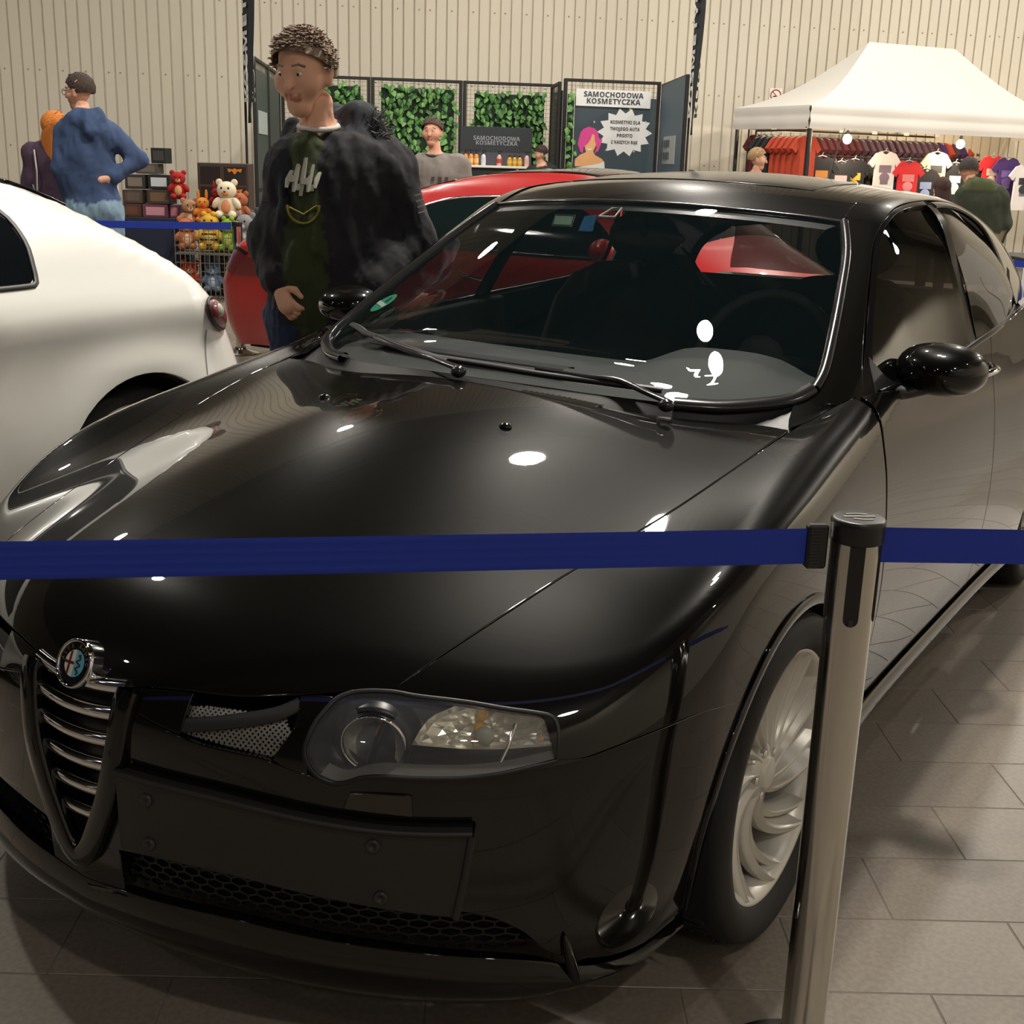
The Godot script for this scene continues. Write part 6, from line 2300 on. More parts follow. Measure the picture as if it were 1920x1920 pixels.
	var cn := {"dark red": Color(.45, .14, .14), "maroon": Color(.36, .17, .20), "plum": Color(.33, .24, .30), "black": Color(.12, .12, .14), "navy": Color(.16, .18, .26), "grey": Color(.45, .43, .44), "white": Color(.86, .83, .82), "bright red": Color(.80, .16, .18), "purple": Color(.28, .18, .42), "orange": Color(.74, .28, .18), "cream": Color(.80, .74, .62)}
	var mats := {}
	for k in cn: mats[k] = mat(cn[k], .85)
	var n_up := 34
	for i in n_up:
		var x := .25 + i * (L - .5) / (n_up - 1)
		var c: String = "dark red" if i < 5 else ("maroon" if i < 14 else ("plum" if i < 26 else ["orange", "plum", "purple"][i % 3]))
		hung(o + TB * Vector3(x, 1.905, -Dp + .25), turn + PI * .5 + .14 + rg.randf_range(-.03, .03), edge_mesh, mats[c], "%s shirt in the upper back row of the tent, %s from left" % [c, ord_name(i)], "shirts on the upper rail")
	var n_lo := 26
	for i in n_lo:
		var x := .35 + i * (L - .7) / (n_lo - 1)
		var c: String = ["black", "black", "navy", "grey", "black"][i % 5]
		hung(o + TB * Vector3(x, 1.555, -Dp + .74), turn + PI * .5 + .14 + rg.randf_range(-.03, .03), edge_mesh, mats[c], "%s shirt in the lower row of the tent, %s from left" % [c, ord_name(i)], "shirts on the lower rail")
	for i in 8:
		var z := -.2 - i * .14
		var c: String = "orange" if i < 5 else ("black" if i < 9 else "navy")
		hung(o + TB * Vector3(.12, 1.875, z), turn + rg.randf_range(-.04, .04), edge_mesh, mats[c], "%s shirt on the left side rail of the tent, %s from the front" % [c, ord_name(i)], "shirts on the side rail")
	# displayed shirts facing out: x, y, z, colour, print, label
	var fr := [[.42, 1.62, -.35, "black", Color(.75, .50, .22), "black shirt with a tan printed figure at the left front of the tent"], [.80, 1.56, -.4, "black", Color(.85, .62, .62), "black shirt with a pink print, second along the tent front"], [1.12, 1.60, -.5, "black", Color(.82, .66, .26), "black shirt with a yellow and white print"], [1.62, 1.72, -.45, "white", Color(.50, .42, .48), "white shirt with a grey print below the left bulb"], [2.02, 1.60, -.4, "bright red", Color(.85, .50, .50), "bright red shirt with a pale box print in the tent middle"], [2.45, 1.50, -.5, "black", Color(.55, .60, .75), "black shirt with a blue and pink figure print"], [2.62, 1.74, -.7, "cream", Color(.25, .25, .25), "cream shirt with dark stripe print on the upper tent front"], [3.0, 1.60, -.6, "black", Color(.85, .85, .85), "black shirt with white chest lettering"], [3.30, 1.56, -.5, "black", Color(.80, .30, .22), "black shirt with a red print behind the olive hoodie"], [3.62, 1.72, -.4, "bright red", Color(.85, .75, .7), "red shirt at the right of the tent above the olive hoodie"], [3.82, 1.70, -.3, "purple", Color(.45, .35, .6), "purple shirt near the right edge of the tent"], [4.0, 1.60, -.12, "white", Color(.2, .2, .2), "white shirt near the right edge of the tent"], [4.25, 1.60, -.02, "white", Color(.15, .15, .2), "white shirt with a dark sash at the right edge"], [4.45, 1.66, -.25, "purple", Color(.4, .2, .4), "purple shirt at the far right edge of the tent"]]
	for a in fr:
		var h := hung(o + TB * Vector3(a[0] + .12, a[1], maxf(a[2], -.5)), turn - .1, face_mesh, mats[a[3]], a[5], "shirts displayed face on")
		var pm := MB.new()
		pm.box(Vector3(0, -.24, .018), Vector3(.20, .10, .004), Basis.IDENTITY, .0)
		pm.ball(Vector3(0, -.36, .018), Vector3(.085, .07, .003), 12, 6)
		obj("chest_print", pm, mat(a[4], .8), h)
		pm = MB.new()
		pm.box(Vector3(0, -.43, .017), Vector3(.13, .05, .004))
		obj("print_base", pm, mats["white"] if a[3] == "black" else mats["grey"], h)
	# price cards along the top rail
	for i in 7:
		var pc := MB.new(); pc.box(Vector3.ZERO, Vector3(.10, .07, .003))
		var po := obj("price_card", pc, M.banner_white, self)
		po.transform = Transform3D(TB, o + TB * Vector3(.5 + i * .62, 2.02, -Dp + .30))
		tag(po, "white price card on the upper rail, %s from the left" % ord_name(i), "card", "price cards on the rail")
	# sales table at the right edge
	var tt := thing("sales_table", "sales table with a white printed cloth at the right edge of the picture", "table", Vector3(-.20, 0, -8.38), cam_dir())
	var k1 := MB.new(); k1.box(Vector3(.5, .80, -.3), Vector3(1.4, .03, .7), Basis.IDENTITY, .005); obj("table_top", k1, M.frame_black, tt)
	var k2 := MB.new(); k2.box(Vector3(.5, .42, .06), Vector3(1.4, .74, .012)); obj("front_cloth", k2, M.banner_white, tt)
	var k3 := MB.new()
	for i in 3:
		k3.ball(Vector3(.05 + i * .32, .42, .068), Vector3(.07, .08, .002), 14, 8)
		k3.box(Vector3(.05 + i * .32, .26, .068), Vector3(.16, .03, .003))
	k3.box(Vector3(.4, .68, .068), Vector3(.9, .04, .003))
	obj("cloth_print", k3, M.banner_grey, tt)
	for x in [-.15, 1.15]:
		for z in [-.58, -.02]:
			var k4 := MB.new(); k4.box(Vector3(x, .40, z), Vector3(.035, .79, .035)); obj("leg", k4, M.frame_black, tt)
	var cap := thing("black_bag", "small black bag lying on the sales table", "bag", Vector3(-.20, .815, -8.38) + Basis(Vector3.UP, cam_dir()) * Vector3(.12, 0, -.15), cam_dir())
	var c1 := MB.new(); c1.box(Vector3(0, .05, 0), Vector3(.30, .10, .2), Basis.IDENTITY, .03); obj("bag_body", c1, M.frame_black, cap)
	var c2 := MB.new(); c2.tube(PackedVector3Array([Vector3(-.06, .09, 0), Vector3(-.04, .14, 0), Vector3(.06, .14, 0), Vector3(.08, .09, 0)]), .010, 8); obj("handle", c2, M.frame_black, cap)

func cam_dir() -> float:
	return deg_to_rad(32.25)

func ord_name(i: int) -> String:
	var a := ["first", "second", "third", "fourth", "fifth", "sixth", "seventh", "eighth", "ninth", "tenth", "eleventh", "twelfth", "thirteenth", "fourteenth", "fifteenth", "sixteenth", "seventeenth", "eighteenth", "nineteenth", "twentieth"]
	if i < 20: return a[i]
	var k := i + 1
	if k % 10 == 0: return "thirtieth"
	return ["twenty-", "thirty-"][int(k / 10.0) - 2] + a[k % 10 - 1]

func hung(at: Vector3, turn: float, ms: ArrayMesh, m: Material, label: String, group: String) -> Node3D:
	var t := thing("hanging_shirt", label, "shirt", at, turn, group)
	var o := MeshInstance3D.new()
	o.name = "cloth"; o.mesh = ms; o.material_override = m
	t.add_child(o, true)
	var hk := MeshInstance3D.new()
	hk.name = "hanger"
	if not M.has("hanger_mesh"):
		var h := MB.new()
		h.tube(PackedVector3Array([Vector3(-.15, -.03, 0), Vector3(0, .01, 0), Vector3(.15, -.03, 0)]), .008, 5)
		h.tube(PackedVector3Array([Vector3(0, .01, 0), Vector3(0, .035, 0), Vector3(.015, .05, 0)]), .004, 5)
		M.hanger_mesh = h.mesh()
	hk.mesh = M.hanger_mesh
	hk.material_override = M.banner_pale
	t.add_child(hk, true)
	return t

# ---------------------------------------------------------------- belt barriers
func belt_post(label: String, at: Vector3, turn: float, lean := Vector2.ZERO) -> Node3D:
	var t := thing("barrier_post", label, "barrier post", at, turn, "chrome barrier posts")
	t.rotation.x = lean.x
	t.rotation.z = lean.y
	var b := MB.new()
	b.lathe([Vector2(0, 0), Vector2(.14, 0), Vector2(.142, .006), Vector2(.135, .014), Vector2(.06, .030), Vector2(.040, .045)], 48)
	obj("base", b, M.post_chrome, t)
	var p := MB.new()
	p.lathe([Vector2(.0335, .03), Vector2(.0335, .85), Vector2(.0335, .93)], 48)
	obj("tube", p, M.post_chrome, t)
	var c := MB.new()
	c.lathe([Vector2(.034, .912), Vector2(.0375, .914), Vector2(.038, .938), Vector2(.0375, .944), Vector2(.034, .947), Vector2(0, .947)], 40)
	obj("cap", c, M.post_black, t)
	var cp := MB.new()
	cp.tube(PackedVector3Array([Vector3(-.022, .9475, .006), Vector3(.0, .9475, .0), Vector3(.022, .9475, -.006)]), .003, 6, true, .001)
	cp.tube(PackedVector3Array([Vector3(-.018, .9475, -.008), Vector3(-.002, .9475, -.014), Vector3(.012, .9475, -.013)]), .002, 6, true, .001)
	cp.tube(PackedVector3Array([Vector3(-.008, .9475, .013), Vector3(.006, .9475, .016), Vector3(.018, .9475, .012)]), .002, 6, true, .001)
	obj("cap_mark", cp, M.lamp_grey2, t)
	# slot with a rounded foot down the tube
	var s := MB.new()
	for k in 4:
		var a := PI * .5 * k
		var n := Vector3(sin(a), 0, cos(a))
		var u := Vector3(cos(a), 0, -sin(a))
		var pl := PackedVector2Array()
		pl.append_array(PackedVector2Array([Vector2(-.0105, .912), Vector2(.0105, .912)]))
		for i in 9:
			var q := PI * i / 8.0
			pl.append(Vector2(.0105 * cos(q), .805 - .0105 * sin(q)))
		s.prism(pl, n * .0315, u, Vector3.UP, .006)
	obj("slot_insert", s, M.post_black, t)
	var ck := MB.new()
	ck.box(Vector3(0, .80, .0352), Vector3(.007, .010, .003), Basis.IDENTITY, .001)
	obj("latch", ck, M.screw, t)
	return t

func belt(label: String, a: Vector3, b: Vector3, sag: float, group := "blue barrier belts") -> Node3D:
	var t := thing("barrier_belt", label, "belt", a, 0.0, group)
	var d := (b - a)
	var hd := Vector3(d.x, 0, d.z).normalized()
	var n := hd.cross(Vector3.UP)
	var rows := []
	for j in 13:
		var v := j / 12.0
		var row := PackedVector3Array()
		for i in 41:
			var q := i / 40.0
			var rib := .0009 * cos(v * TAU * 4.0) * clampf(q * 3.0, .15, 1.0)
			row.append(d * q + Vector3(0, .0255 - .051 * v - sag * 4.0 * q * (1 - q), 0) + n * rib)
		rows.append(row)
	var m := MB.new()
	m.grid(rows, (d * .5 - n))
	var back := []
	for r in rows:
		var row := PackedVector3Array()
		for p in r: row.append(p - n * .0018)
		back.append(row)
	m.grid(back, d * .5 + n * .5)
	obj("webbing", m, M.belt_blue, t)
	return t

func build_barrier():
	var P := Vector3(1.056, 0, .378)
	var t := belt_post("chrome barrier post with black cap in front of the black car's wheel", P, deg_to_rad(22))
	# belt clip and cassette slot
	belt("blue ribbed belt crossing the nose of the black car", P + Vector3(-.048, .905, .040), Vector3(-.83, .905, 1.995), .004)
	belt("blue belt running right from the near barrier post", P + Vector3(.030, .905, -.026), Vector3(1.056 + 2.2, .905, .378 - 1.72), .012)
	var c := thing("belt_clip", "black ribbed belt clip on the near barrier post", "clip", P + Vector3(-.042, .905, .035), atan2(.64, .77))
	var m := MB.new()
	m.box(Vector3(-.004, 0, 0), Vector3(.030, .064, .016), Basis.IDENTITY, .003)
	obj("clip_body", m, M.post_black, c)
	for i in 12:
		var r := MB.new()
		r.box(Vector3(-.008, -.026 + i * .0047, .0082), Vector3(.016, .0022, .002))
		obj("rib", r, M.screw, c)
	belt_post("chrome barrier post left of the near one, out past the black car's nose", Vector3(-.90, 0, 2.055), .3)
	# far barrier by the toy stall
	var Q := Vector3(-5.0, 0, -4.50)
	belt_post("chrome barrier post by the toy stall behind the white car", Q, .4)
	belt("blue belt in front of the toy stall behind the white car", Q + Vector3(-.035, .915, .022), Vector3(-7.0, .905, -3.18), .01)
	belt_post("chrome barrier post far left hidden behind the white car", Vector3(-7.05, 0, -3.15), .4)
	# belt by the sales table
	belt("blue belt before the sales table at the right edge", Vector3(-.62, .80, -7.6), Vector3(1.6, .80, -9.0), .01)
	belt_post("chrome barrier post by the sales table, mostly hidden by the black car", Vector3(-.65, -.1 + .1, -7.58), .4)
	# roll-up banner beside the sales aisle, mirrored in the black car's rear side window
	var ru := thing("roll_up_banner", "white roll-up banner with a thin black line drawing by the sales aisle", "banner", Vector3(1.45, 0, -7.4), .55)
	var rs := MB.new(); rs.box(Vector3(0, 1.08, 0), Vector3(.95, 1.95, .006)); obj("sheet", rs, M.white_plain, ru)
	var rb := MB.new(); rb.box(Vector3(0, .05, 0), Vector3(1.0, .10, .16), Basis.IDENTITY, .02); obj("cassette", rb, M.post_chrome, ru)
	var rt := MB.new(); rt.tube(PackedVector3Array([Vector3(0, .08, -.03), Vector3(0, 2.05, -.03)]), .010, 8); obj("support_rod", rt, M.post_chrome, ru)
	var rd := MB.new()
	var P2 := PackedVector3Array()
	for i in 41:
		var q := i / 40.0
		P2.append(Vector3(.10 * sin(q * 9.0) * (1.0 - q * .4) + .03, 1.75 - .75 * q, .008))
	rd.tube(P2, .008, 6, true, .003)
	obj("line_drawing", rd, M.ink, ru)

# ---------------------------------------------------------------- the two neighbouring cars
var K_yt: Tab; var K_cr: float; var K_xb: Tab; var K_vs: Tab; var K_zt: Tab; var K_nose: Tab; var K_flare: float; var K_wb: float

func other_f(p: Vector3) -> float:
	var a := absf(p.x)
	var side := K_xb.v(p.z) + K_vs.v(p.y)
	for zc in [0.0, K_wb]:
		var r := Vector2(p.y - .33, p.z - zc).length()
		side += K_flare * exp(-pow((r - .36) / .11, 2.0)) * smoothstep(.9, .7, p.y)
	var f := smax((p.y - K_yt.v(p.z) + K_cr * a * a) * .9, a - side, .06)
	f = smax(f, (K_zt.v(p.y) + .42 * pow(a, 4.0) * 1.0 + .06 * a * a - p.z) * .85, .07)
	return smax(f, (p.z - K_nose.v(p.y) + .45 * pow(a, 3.0)) * .8, .08)

func other_car(called: String, label: String, at: Vector3, turn: float, cfg: Dictionary) -> Node3D:
	K_yt = Tab.new(cfg.yz, cfg.yy); K_cr = cfg.crown; K_xb = Tab.new(cfg.xz, cfg.xx); K_vs = Tab.new(cfg.vy, cfg.vv)
	K_zt = Tab.new(cfg.ty, cfg.tz); K_nose = Tab.new(cfg.ny, cfg.nz); K_flare = cfg.flare; K_wb = cfg.wb
	var t := thing(called, label, "car", at, turn)
	var tail: float = cfg.tail
	var nose: float = cfg.nose
	# plan line of the crease from nose to tail (left half)
	var plan := PackedVector3Array()
	plan.append(Vector3(0, 0, nose)); plan.append(Vector3(.35, 0, nose - .06)); plan.append(Vector3(.65, 0, nose - .22)); plan.append(Vector3(.82, 0, nose - .5))
	for i in 13: plan.append(Vector3(.92, 0, lerpf(nose - .8, .05, i / 12.0)))
	plan.append(Vector3(.90, 0, tail * .23)); plan.append(Vector3(.84, 0, tail * .55)); plan.append(Vector3(.72, 0, tail * .82)); plan.append(Vector3(.5, 0, tail + .10)); plan.append(Vector3(.25, 0, tail + .02)); plan.append(Vector3(0, 0, tail))
	var n := 130
	var pl := resample(plan, n)
	var crease := PackedVector3Array()
	var low := PackedVector3Array()
	var cy: Tab = Tab.new(cfg.cz, cfg.cy)
	for i in n + 1:
		var p := pl[i]
		crease.append(Vector3(p.x, cy.v(p.z), p.z))
		var y := .22
		for zc in [0.0, K_wb]:
			var dz: float = absf(p.z - zc)
			if dz < .355 and p.x > .55: y = maxf(y, .33 + sqrt(maxf(0, .355 * .355 - dz * dz)) - .0)
		low.append(Vector3(p.x, y, p.z))
	for s in [1.0, -1.0]:
		var sd := MB.new()
		var rows := []
		for j in 19:
			var row := PackedVector3Array()
			for i in n + 1:
				var q := crease[i].lerp(low[i], j / 18.0)
				row.append(onto(3, Vector3(q.x * s, q.y, q.z)))
			rows.append(row)
		panel(sd, rows, 3, .02, .003)
		obj("body_side", sd, cfg.paint, t)
		# arch liners and wheels
		for zc in [0.0, K_wb]:
			var li := MB.new()
			var l0 := PackedVector3Array()
			var l1 := PackedVector3Array()
			for i in 25:
				var a := deg_to_rad(lerpf(-18, 198, i / 24.0))
				l0.append(Vector3(s * .88, .33 + .352 * sin(a), zc + .352 * cos(a)))
				l1.append(Vector3(s * .5, .33 + .352 * sin(a), zc + .352 * cos(a)))
			li.grid([l0, l1], Vector3(s * .7, .33, zc))
			obj("arch_liner", li, M.underbody, t)
			make_wheel(t, Vector3(s * .80, .318, zc), s, 0.0)
	var tp := MB.new()
	var rows2 := []
	for i in n + 1:
		var row := PackedVector3Array()
		for k in 41:
			var u := k / 40.0
			var q := Vector3(crease[i].x * (1.0 - 2.0 * u), crease[i].y + .25 * sin(u * PI), crease[i].z)
			row.append(onto(3, q))
		rows2.append(row)
	panel(tp, rows2, 3, .0)
	obj("upper_body", tp, cfg.paint, t)
	var ub := MB.new(); ub.box(Vector3(0, .22, (nose + tail) * .5), Vector3(1.4, .08, nose - tail - .5)); obj("underbody", ub, M.underbody, t)
	return t

func on_patch(t: Node, called: String, A: PackedVector3Array, B: PackedVector3Array, nu: int, nv: int, off: float, m: Material, s := 1.0, depth := .004) -> MeshInstance3D:
	var mb := MB.new()
	panel(mb, ruled(sided(A, s), sided(B, s), nu, nv, 3, off), 3, depth, .001)
	return obj(called, mb, m, t)

func build_other_cars():
	# white coupe, seen from its rear quarter
	var cfg := {
		"yz": [-.80, -.70, -.60, -.42, -.34, -.26, -.075, .035, .14, .22, .5, .9, 1.3, 1.6, 2.0, 2.3, 2.8, 3.2, 3.5],
		"yy": [.90, .94, .965, 1.02, 1.075, 1.13, 1.225, 1.278, 1.318, 1.342, 1.385, 1.40, 1.375, 1.29, 1.08, .97, .90, .80, .66],
		"crown": .16,
		"xz": [-.8, -.5, -.25, 0, .3, .9, 1.6, 2.2, 2.55, 3.0, 3.5], "xx": [.86, .885, .895, .90, .895, .88, .875, .885, .89, .86, .80],
		"vy": [.1, .25, .4, .6, .8, .90, .95, 1.0, 1.1, 1.2, 1.3, 1.4], "vv": [-.10, -.05, -.02, -.012, -.005, .0, -.025, -.06, -.13, -.22, -.33, -.46],
		"ty": [.2, .35, .5, .6, .8, .93, 1.1], "tz": [-.70, -.76, -.78, -.76, -.68, -.62, -.50],
		"ny": [.2, .4, .6, .8, 1.0], "nz": [3.35, 3.45, 3.45, 3.35, 3.1],
		"flare": .030, "wb": 2.55, "tail": -.66, "nose": 3.40, "cz": [-.8, -.36, .15, .54, 3.5], "cy": [.925, .932, .905, .886, .80], "paint": M.paint_white}
	var w := other_car("white_coupe", "white coupe with its rear wheel arch showing left of the black car", Vector3(-2.66, 0, -.80), 0.0, cfg)
	for s in [1.0, -1.0]:
		on_patch(w, "side_window", pts([.84, 1.025, .36, .80, 1.06, .345, .74, 1.12, .33, .67, 1.20, .35, .62, 1.255, .42, .60, 1.285, .55, .59, 1.30, .8, .60, 1.29, 1.1, .66, 1.25, 1.35, .78, 1.06, 1.75]), pts([.85, 1.012, .38, .855, 1.010, .55, .855, 1.005, .75, .85, 1.0, 1.0, .85, .99, 1.4, .84, .98, 1.8]), 30, 8, .003, M.glass_dark, s)
		var br := MB.new()
		strip_along(br, onto_all(3, resample(sided(pts([.855, 1.003, .9, .856, 1.006, .40, .845, 1.02, .355, .80, 1.06, .337, .74, 1.12, .322, .67, 1.20, .338, .615, 1.262, .41]), s), 30), .003), 3, .018, .005)
		obj("window_trim", br, M.trim_black, w)
		# rear lamp: dark-edged red bubble
		var lm := Node3D.new(); lm.name = "rear_lamp"; w.add_child(lm, true)
		var c := onto(3, Vector3(s * .845, .845, -.36))
		var nn := sgrad(3, c).normalized()
		var bs := Basis(nn.cross(Vector3.UP).normalized(), Vector3.ZERO, nn)
		bs.y = bs.z.cross(bs.x)
		bs = bs * Basis(Vector3(0, 0, 1), -.45 * s)
		var l1 := MB.new(); l1.ball(c, Vector3(.085, .050, .034), 26, 16, bs); obj("lens", l1, M.lens_red, lm)
		var l2 := MB.new()
		var P := PackedVector3Array()
		for i in 33: P.append(c + bs * Vector3(.087 * cos(TAU * i / 32), .052 * sin(TAU * i / 32), .004))
		l2.tube(P, .007, 8, false); obj("rim", l2, M.trim_black, lm)
		var l3 := MB.new(); l3.ball(c + bs * Vector3(.025, .0, .012), Vector3(.03, .03, .028), 16, 10, bs); obj("bulb_cup", l3, M.lamp_grey2, lm)
		# bumper seam
		var sm := MB.new()
		sm.tube(onto_all(3, resample(sided(pts([.88, .80, -.30, .90, .70, -.29, .90, .62, -.28]), s), 14), .0005), .003, 6)
		obj("bumper_seam", sm, M.seam_grey, w)
	on_patch(w, "rear_screen", pts([-.50, 1.25, .02, 0, 1.29, .03, .50, 1.25, .02]), pts([-.60, 1.02, -.36, 0, 1.09, -.34, .60, 1.02, -.36]), 16, 8, .003, M.glass_dark)
	on_patch(w, "windscreen", pts([-.50, 1.33, 1.45, 0, 1.37, 1.42, .50, 1.33, 1.45]), pts([-.70, .98, 2.1, 0, 1.05, 2.12, .70, .98, 2.1]), 16, 8, .003, M.glass_dark)
	var sp := MB.new()
	panel(sp, ruled(pts([-.52, 1.315, .25, 0, 1.355, .26, .52, 1.315, .25]), pts([-.56, 1.25, .0, 0, 1.305, -.02, .56, 1.25, .0]), 24, 5, 3, .012), 3, .02, .004)
	obj("roof_spoiler", sp, M.trim_gloss, w)
	# red car across the back
	cfg = {
		"yz": [-1.07, -.97, -.82, -.45, 0, .4, .85, 1.3, 1.75, 2.2, 2.5, 2.85, 3.1],
		"yy": [.70, .82, .92, .985, 1.05, 1.22, 1.345, 1.385, 1.36, 1.18, 1.02, .86, .70],
		"crown": .13,
		"xz": [-1.07, -.7, -.3, 0, .5, 1.1, 1.7, 2.3, 2.7, 3.1], "xx": [.84, .88, .895, .90, .885, .878, .88, .895, .87, .80],
		"vy": [.1, .25, .4, .6, .75, .86, .93, 1.0, 1.1, 1.2, 1.3, 1.4], "vv": [-.10, -.05, -.02, -.005, .0, -.010, -.04, -.08, -.15, -.24, -.34, -.46],
		"ty": [.2, .35, .5, .62, .72, .85, .95, 1.1], "tz": [-.96, -1.04, -1.07, -1.07, -1.02, -.94, -.88, -.7],
		"ny": [.2, .4, .6, .8, 1.0], "nz": [2.95, 3.0, 3.0, 2.9, 2.6],
		"flare": .020, "wb": 2.3, "tail": -.98, "nose": 2.95, "cz": [-.9, 0, 2.2, 3.0], "cy": [.86, .90, .86, .72], "paint": M.paint_red}
	var r := other_car("red_coupe", "red coupe parked crosswise behind the black and white cars", Vector3(-3.62, 0, -4.64), PI * .5, cfg)
	for s in [1.0, -1.0]:
		on_patch(r, "side_window", pts([.80, .965, .42, .755, 1.07, .55, .70, 1.15, .70, .665, 1.20, .86, .645, 1.225, 1.1, .64, 1.235, 1.45, .65, 1.22, 1.65, .72, 1.10, 1.9, .81, .96, 2.08]), pts([.815, .945, .42, .83, .94, .8, .835, .935, 1.3, .835, .93, 1.7, .825, .93, 2.10]), 34, 10, .003, M.glass_dark_green, s)
		var wt := MB.new()
		strip_along(wt, onto_all(3, resample(sided(pts([.81, .955, .41, .752, 1.075, .54, .695, 1.157, .69, .658, 1.208, .86, .638, 1.234, 1.1, .633, 1.243, 1.45, .645, 1.228, 1.8]), s), 40), .003), 3, .014, .005)
		obj("chrome_trim", wt, M.chrome, r)
		var pb := MB.new()
		strip_along(pb, onto_all(3, resample(sided(pts([.825, .945, 1.12, .73, 1.10, 1.13, .645, 1.228, 1.15]), s), 14), .003), 3, .05, .003)
		obj("centre_pillar", pb, M.trim_gloss, r)
		var bm := MB.new()
		strip_along(bm, onto_all(3, resample(sided(pts([.82, .938, .40, .838, .932, 1.0, .84, .926, 1.8, .83, .922, 2.5]), s), 30), .004), 3, .016, .005)
		obj("belt_moulding", bm, M.trim_gloss, r)
		# rear lamp
		var lm := Node3D.new(); lm.name = "rear_lamp"; r.add_child(lm, true)
		on_patch(lm, "lens", pts([.40, .80, -1.0, .62, .80, -.92, .76, .795, -.76, .82, .785, -.60, .845, .77, -.46]), pts([.40, .69, -1.04, .62, .69, -.96, .76, .675, -.80, .83, .67, -.62, .86, .685, -.44]), 26, 8, .006, M.lens_red, s, .02)
		on_patch(lm, "clear_band", pts([.46, .785, -.99, .62, .785, -.925, .70, .785, -.83]), pts([.46, .755, -1.01, .62, .755, -.94, .70, .755, -.85]), 12, 3, .009, M.lens_clear, s, .004)
		on_patch(lm, "dark_top", pts([.36, .82, -.99, .62, .82, -.91, .77, .812, -.74, .84, .80, -.54]), pts([.38, .805, -1.0, .62, .805, -.92, .765, .797, -.755, .83, .785, -.56]), 24, 2, .008, M.trim_black, s, .01)
		# door handle and door seams
		var hd := MB.new()
		var hp := PackedVector3Array()
		for i in 9: hp.append(onto(3, Vector3(s * .87, .80 - .004 * i, 1.10 + .022 * i), .01 + .02 * sin(PI * i / 8.0)))
		hd.tube(hp, .012, 10, true, .010)
		obj("door_handle", hd, M.chrome, r)
		for z in [.95, 2.05]:
			var sm := MB.new()
			sm.tube(onto_all(3, resample(sided(pts([.83, .92, z, .87, .75, z, .87, .5, z + .02, .86, .30, z + .02]), s), 16), .0), .003, 6)
			obj("door_seam", sm, M.seam_dark, r)
		var mr := MB.new()
		mr.ball(Vector3(s * .97, .98, 2.05), Vector3(.10, .065, .06), 18, 12)
		mr.tube(PackedVector3Array([Vector3(s * .84, .93, 2.10), Vector3(s * .93, .96, 2.07)]), .02, 8)
		obj("door_mirror", mr, M.paint_red, r)
	on_patch(r, "rear_screen", pts([-.50, 1.30, .78, 0, 1.34, .80, .50, 1.30, .78]), pts([-.62, 1.02, .02, 0, 1.07, .0, .62, 1.02, .02]), 16, 8, .003, M.glass_dark)
	on_patch(r, "windscreen", pts([-.50, 1.31, 1.85, 0, 1.345, 1.82, .50, 1.31, 1.85]), pts([-.70, .99, 2.4, 0, 1.05, 2.43, .70, .99, 2.4]), 16, 8, .003, M.glass_dark)
	on_patch(r, "roof_glass", pts([-.42, 1.335, .95, 0, 1.36, .93, .42, 1.335, .95]), pts([-.42, 1.33, 1.7, 0, 1.355, 1.72, .42, 1.33, 1.7]), 16, 10, .004, M.glass_dark)
	# paper stickers on the red car's side window
	var st := MB.new()
	panel(st, ruled(pts([-.712, 1.155, 1.73, -.712, 1.155, 1.60]), pts([-.752, 1.085, 1.74, -.752, 1.085, 1.61]), 4, 3, 3, .007), 3, .001, .0005)
	var so := obj("window_sticker", st, M.sticker_mint, r, "pale green square window sticker")
	var sf2 := MB.new()
	strip_along(sf2, onto_all(3, resample(pts([-.715, 1.150, 1.725, -.715, 1.150, 1.605, -.749, 1.090, 1.615, -.749, 1.090, 1.735, -.715, 1.150, 1.725]), 40, false), .009), 3, .006, .001)
	obj("sticker_border", sf2, M.sticker_dark, so)
	var st2 := MB.new()
	panel(st2, ruled(pts([-.705, 1.16, 1.86, -.715, 1.15, 1.79]), pts([-.76, 1.06, 1.88, -.76, 1.06, 1.79]), 4, 3, 3, .007), 3, .001, .0005)
	obj("blue_sticker", st2, M.sticker_blue, r, "blue window sticker")

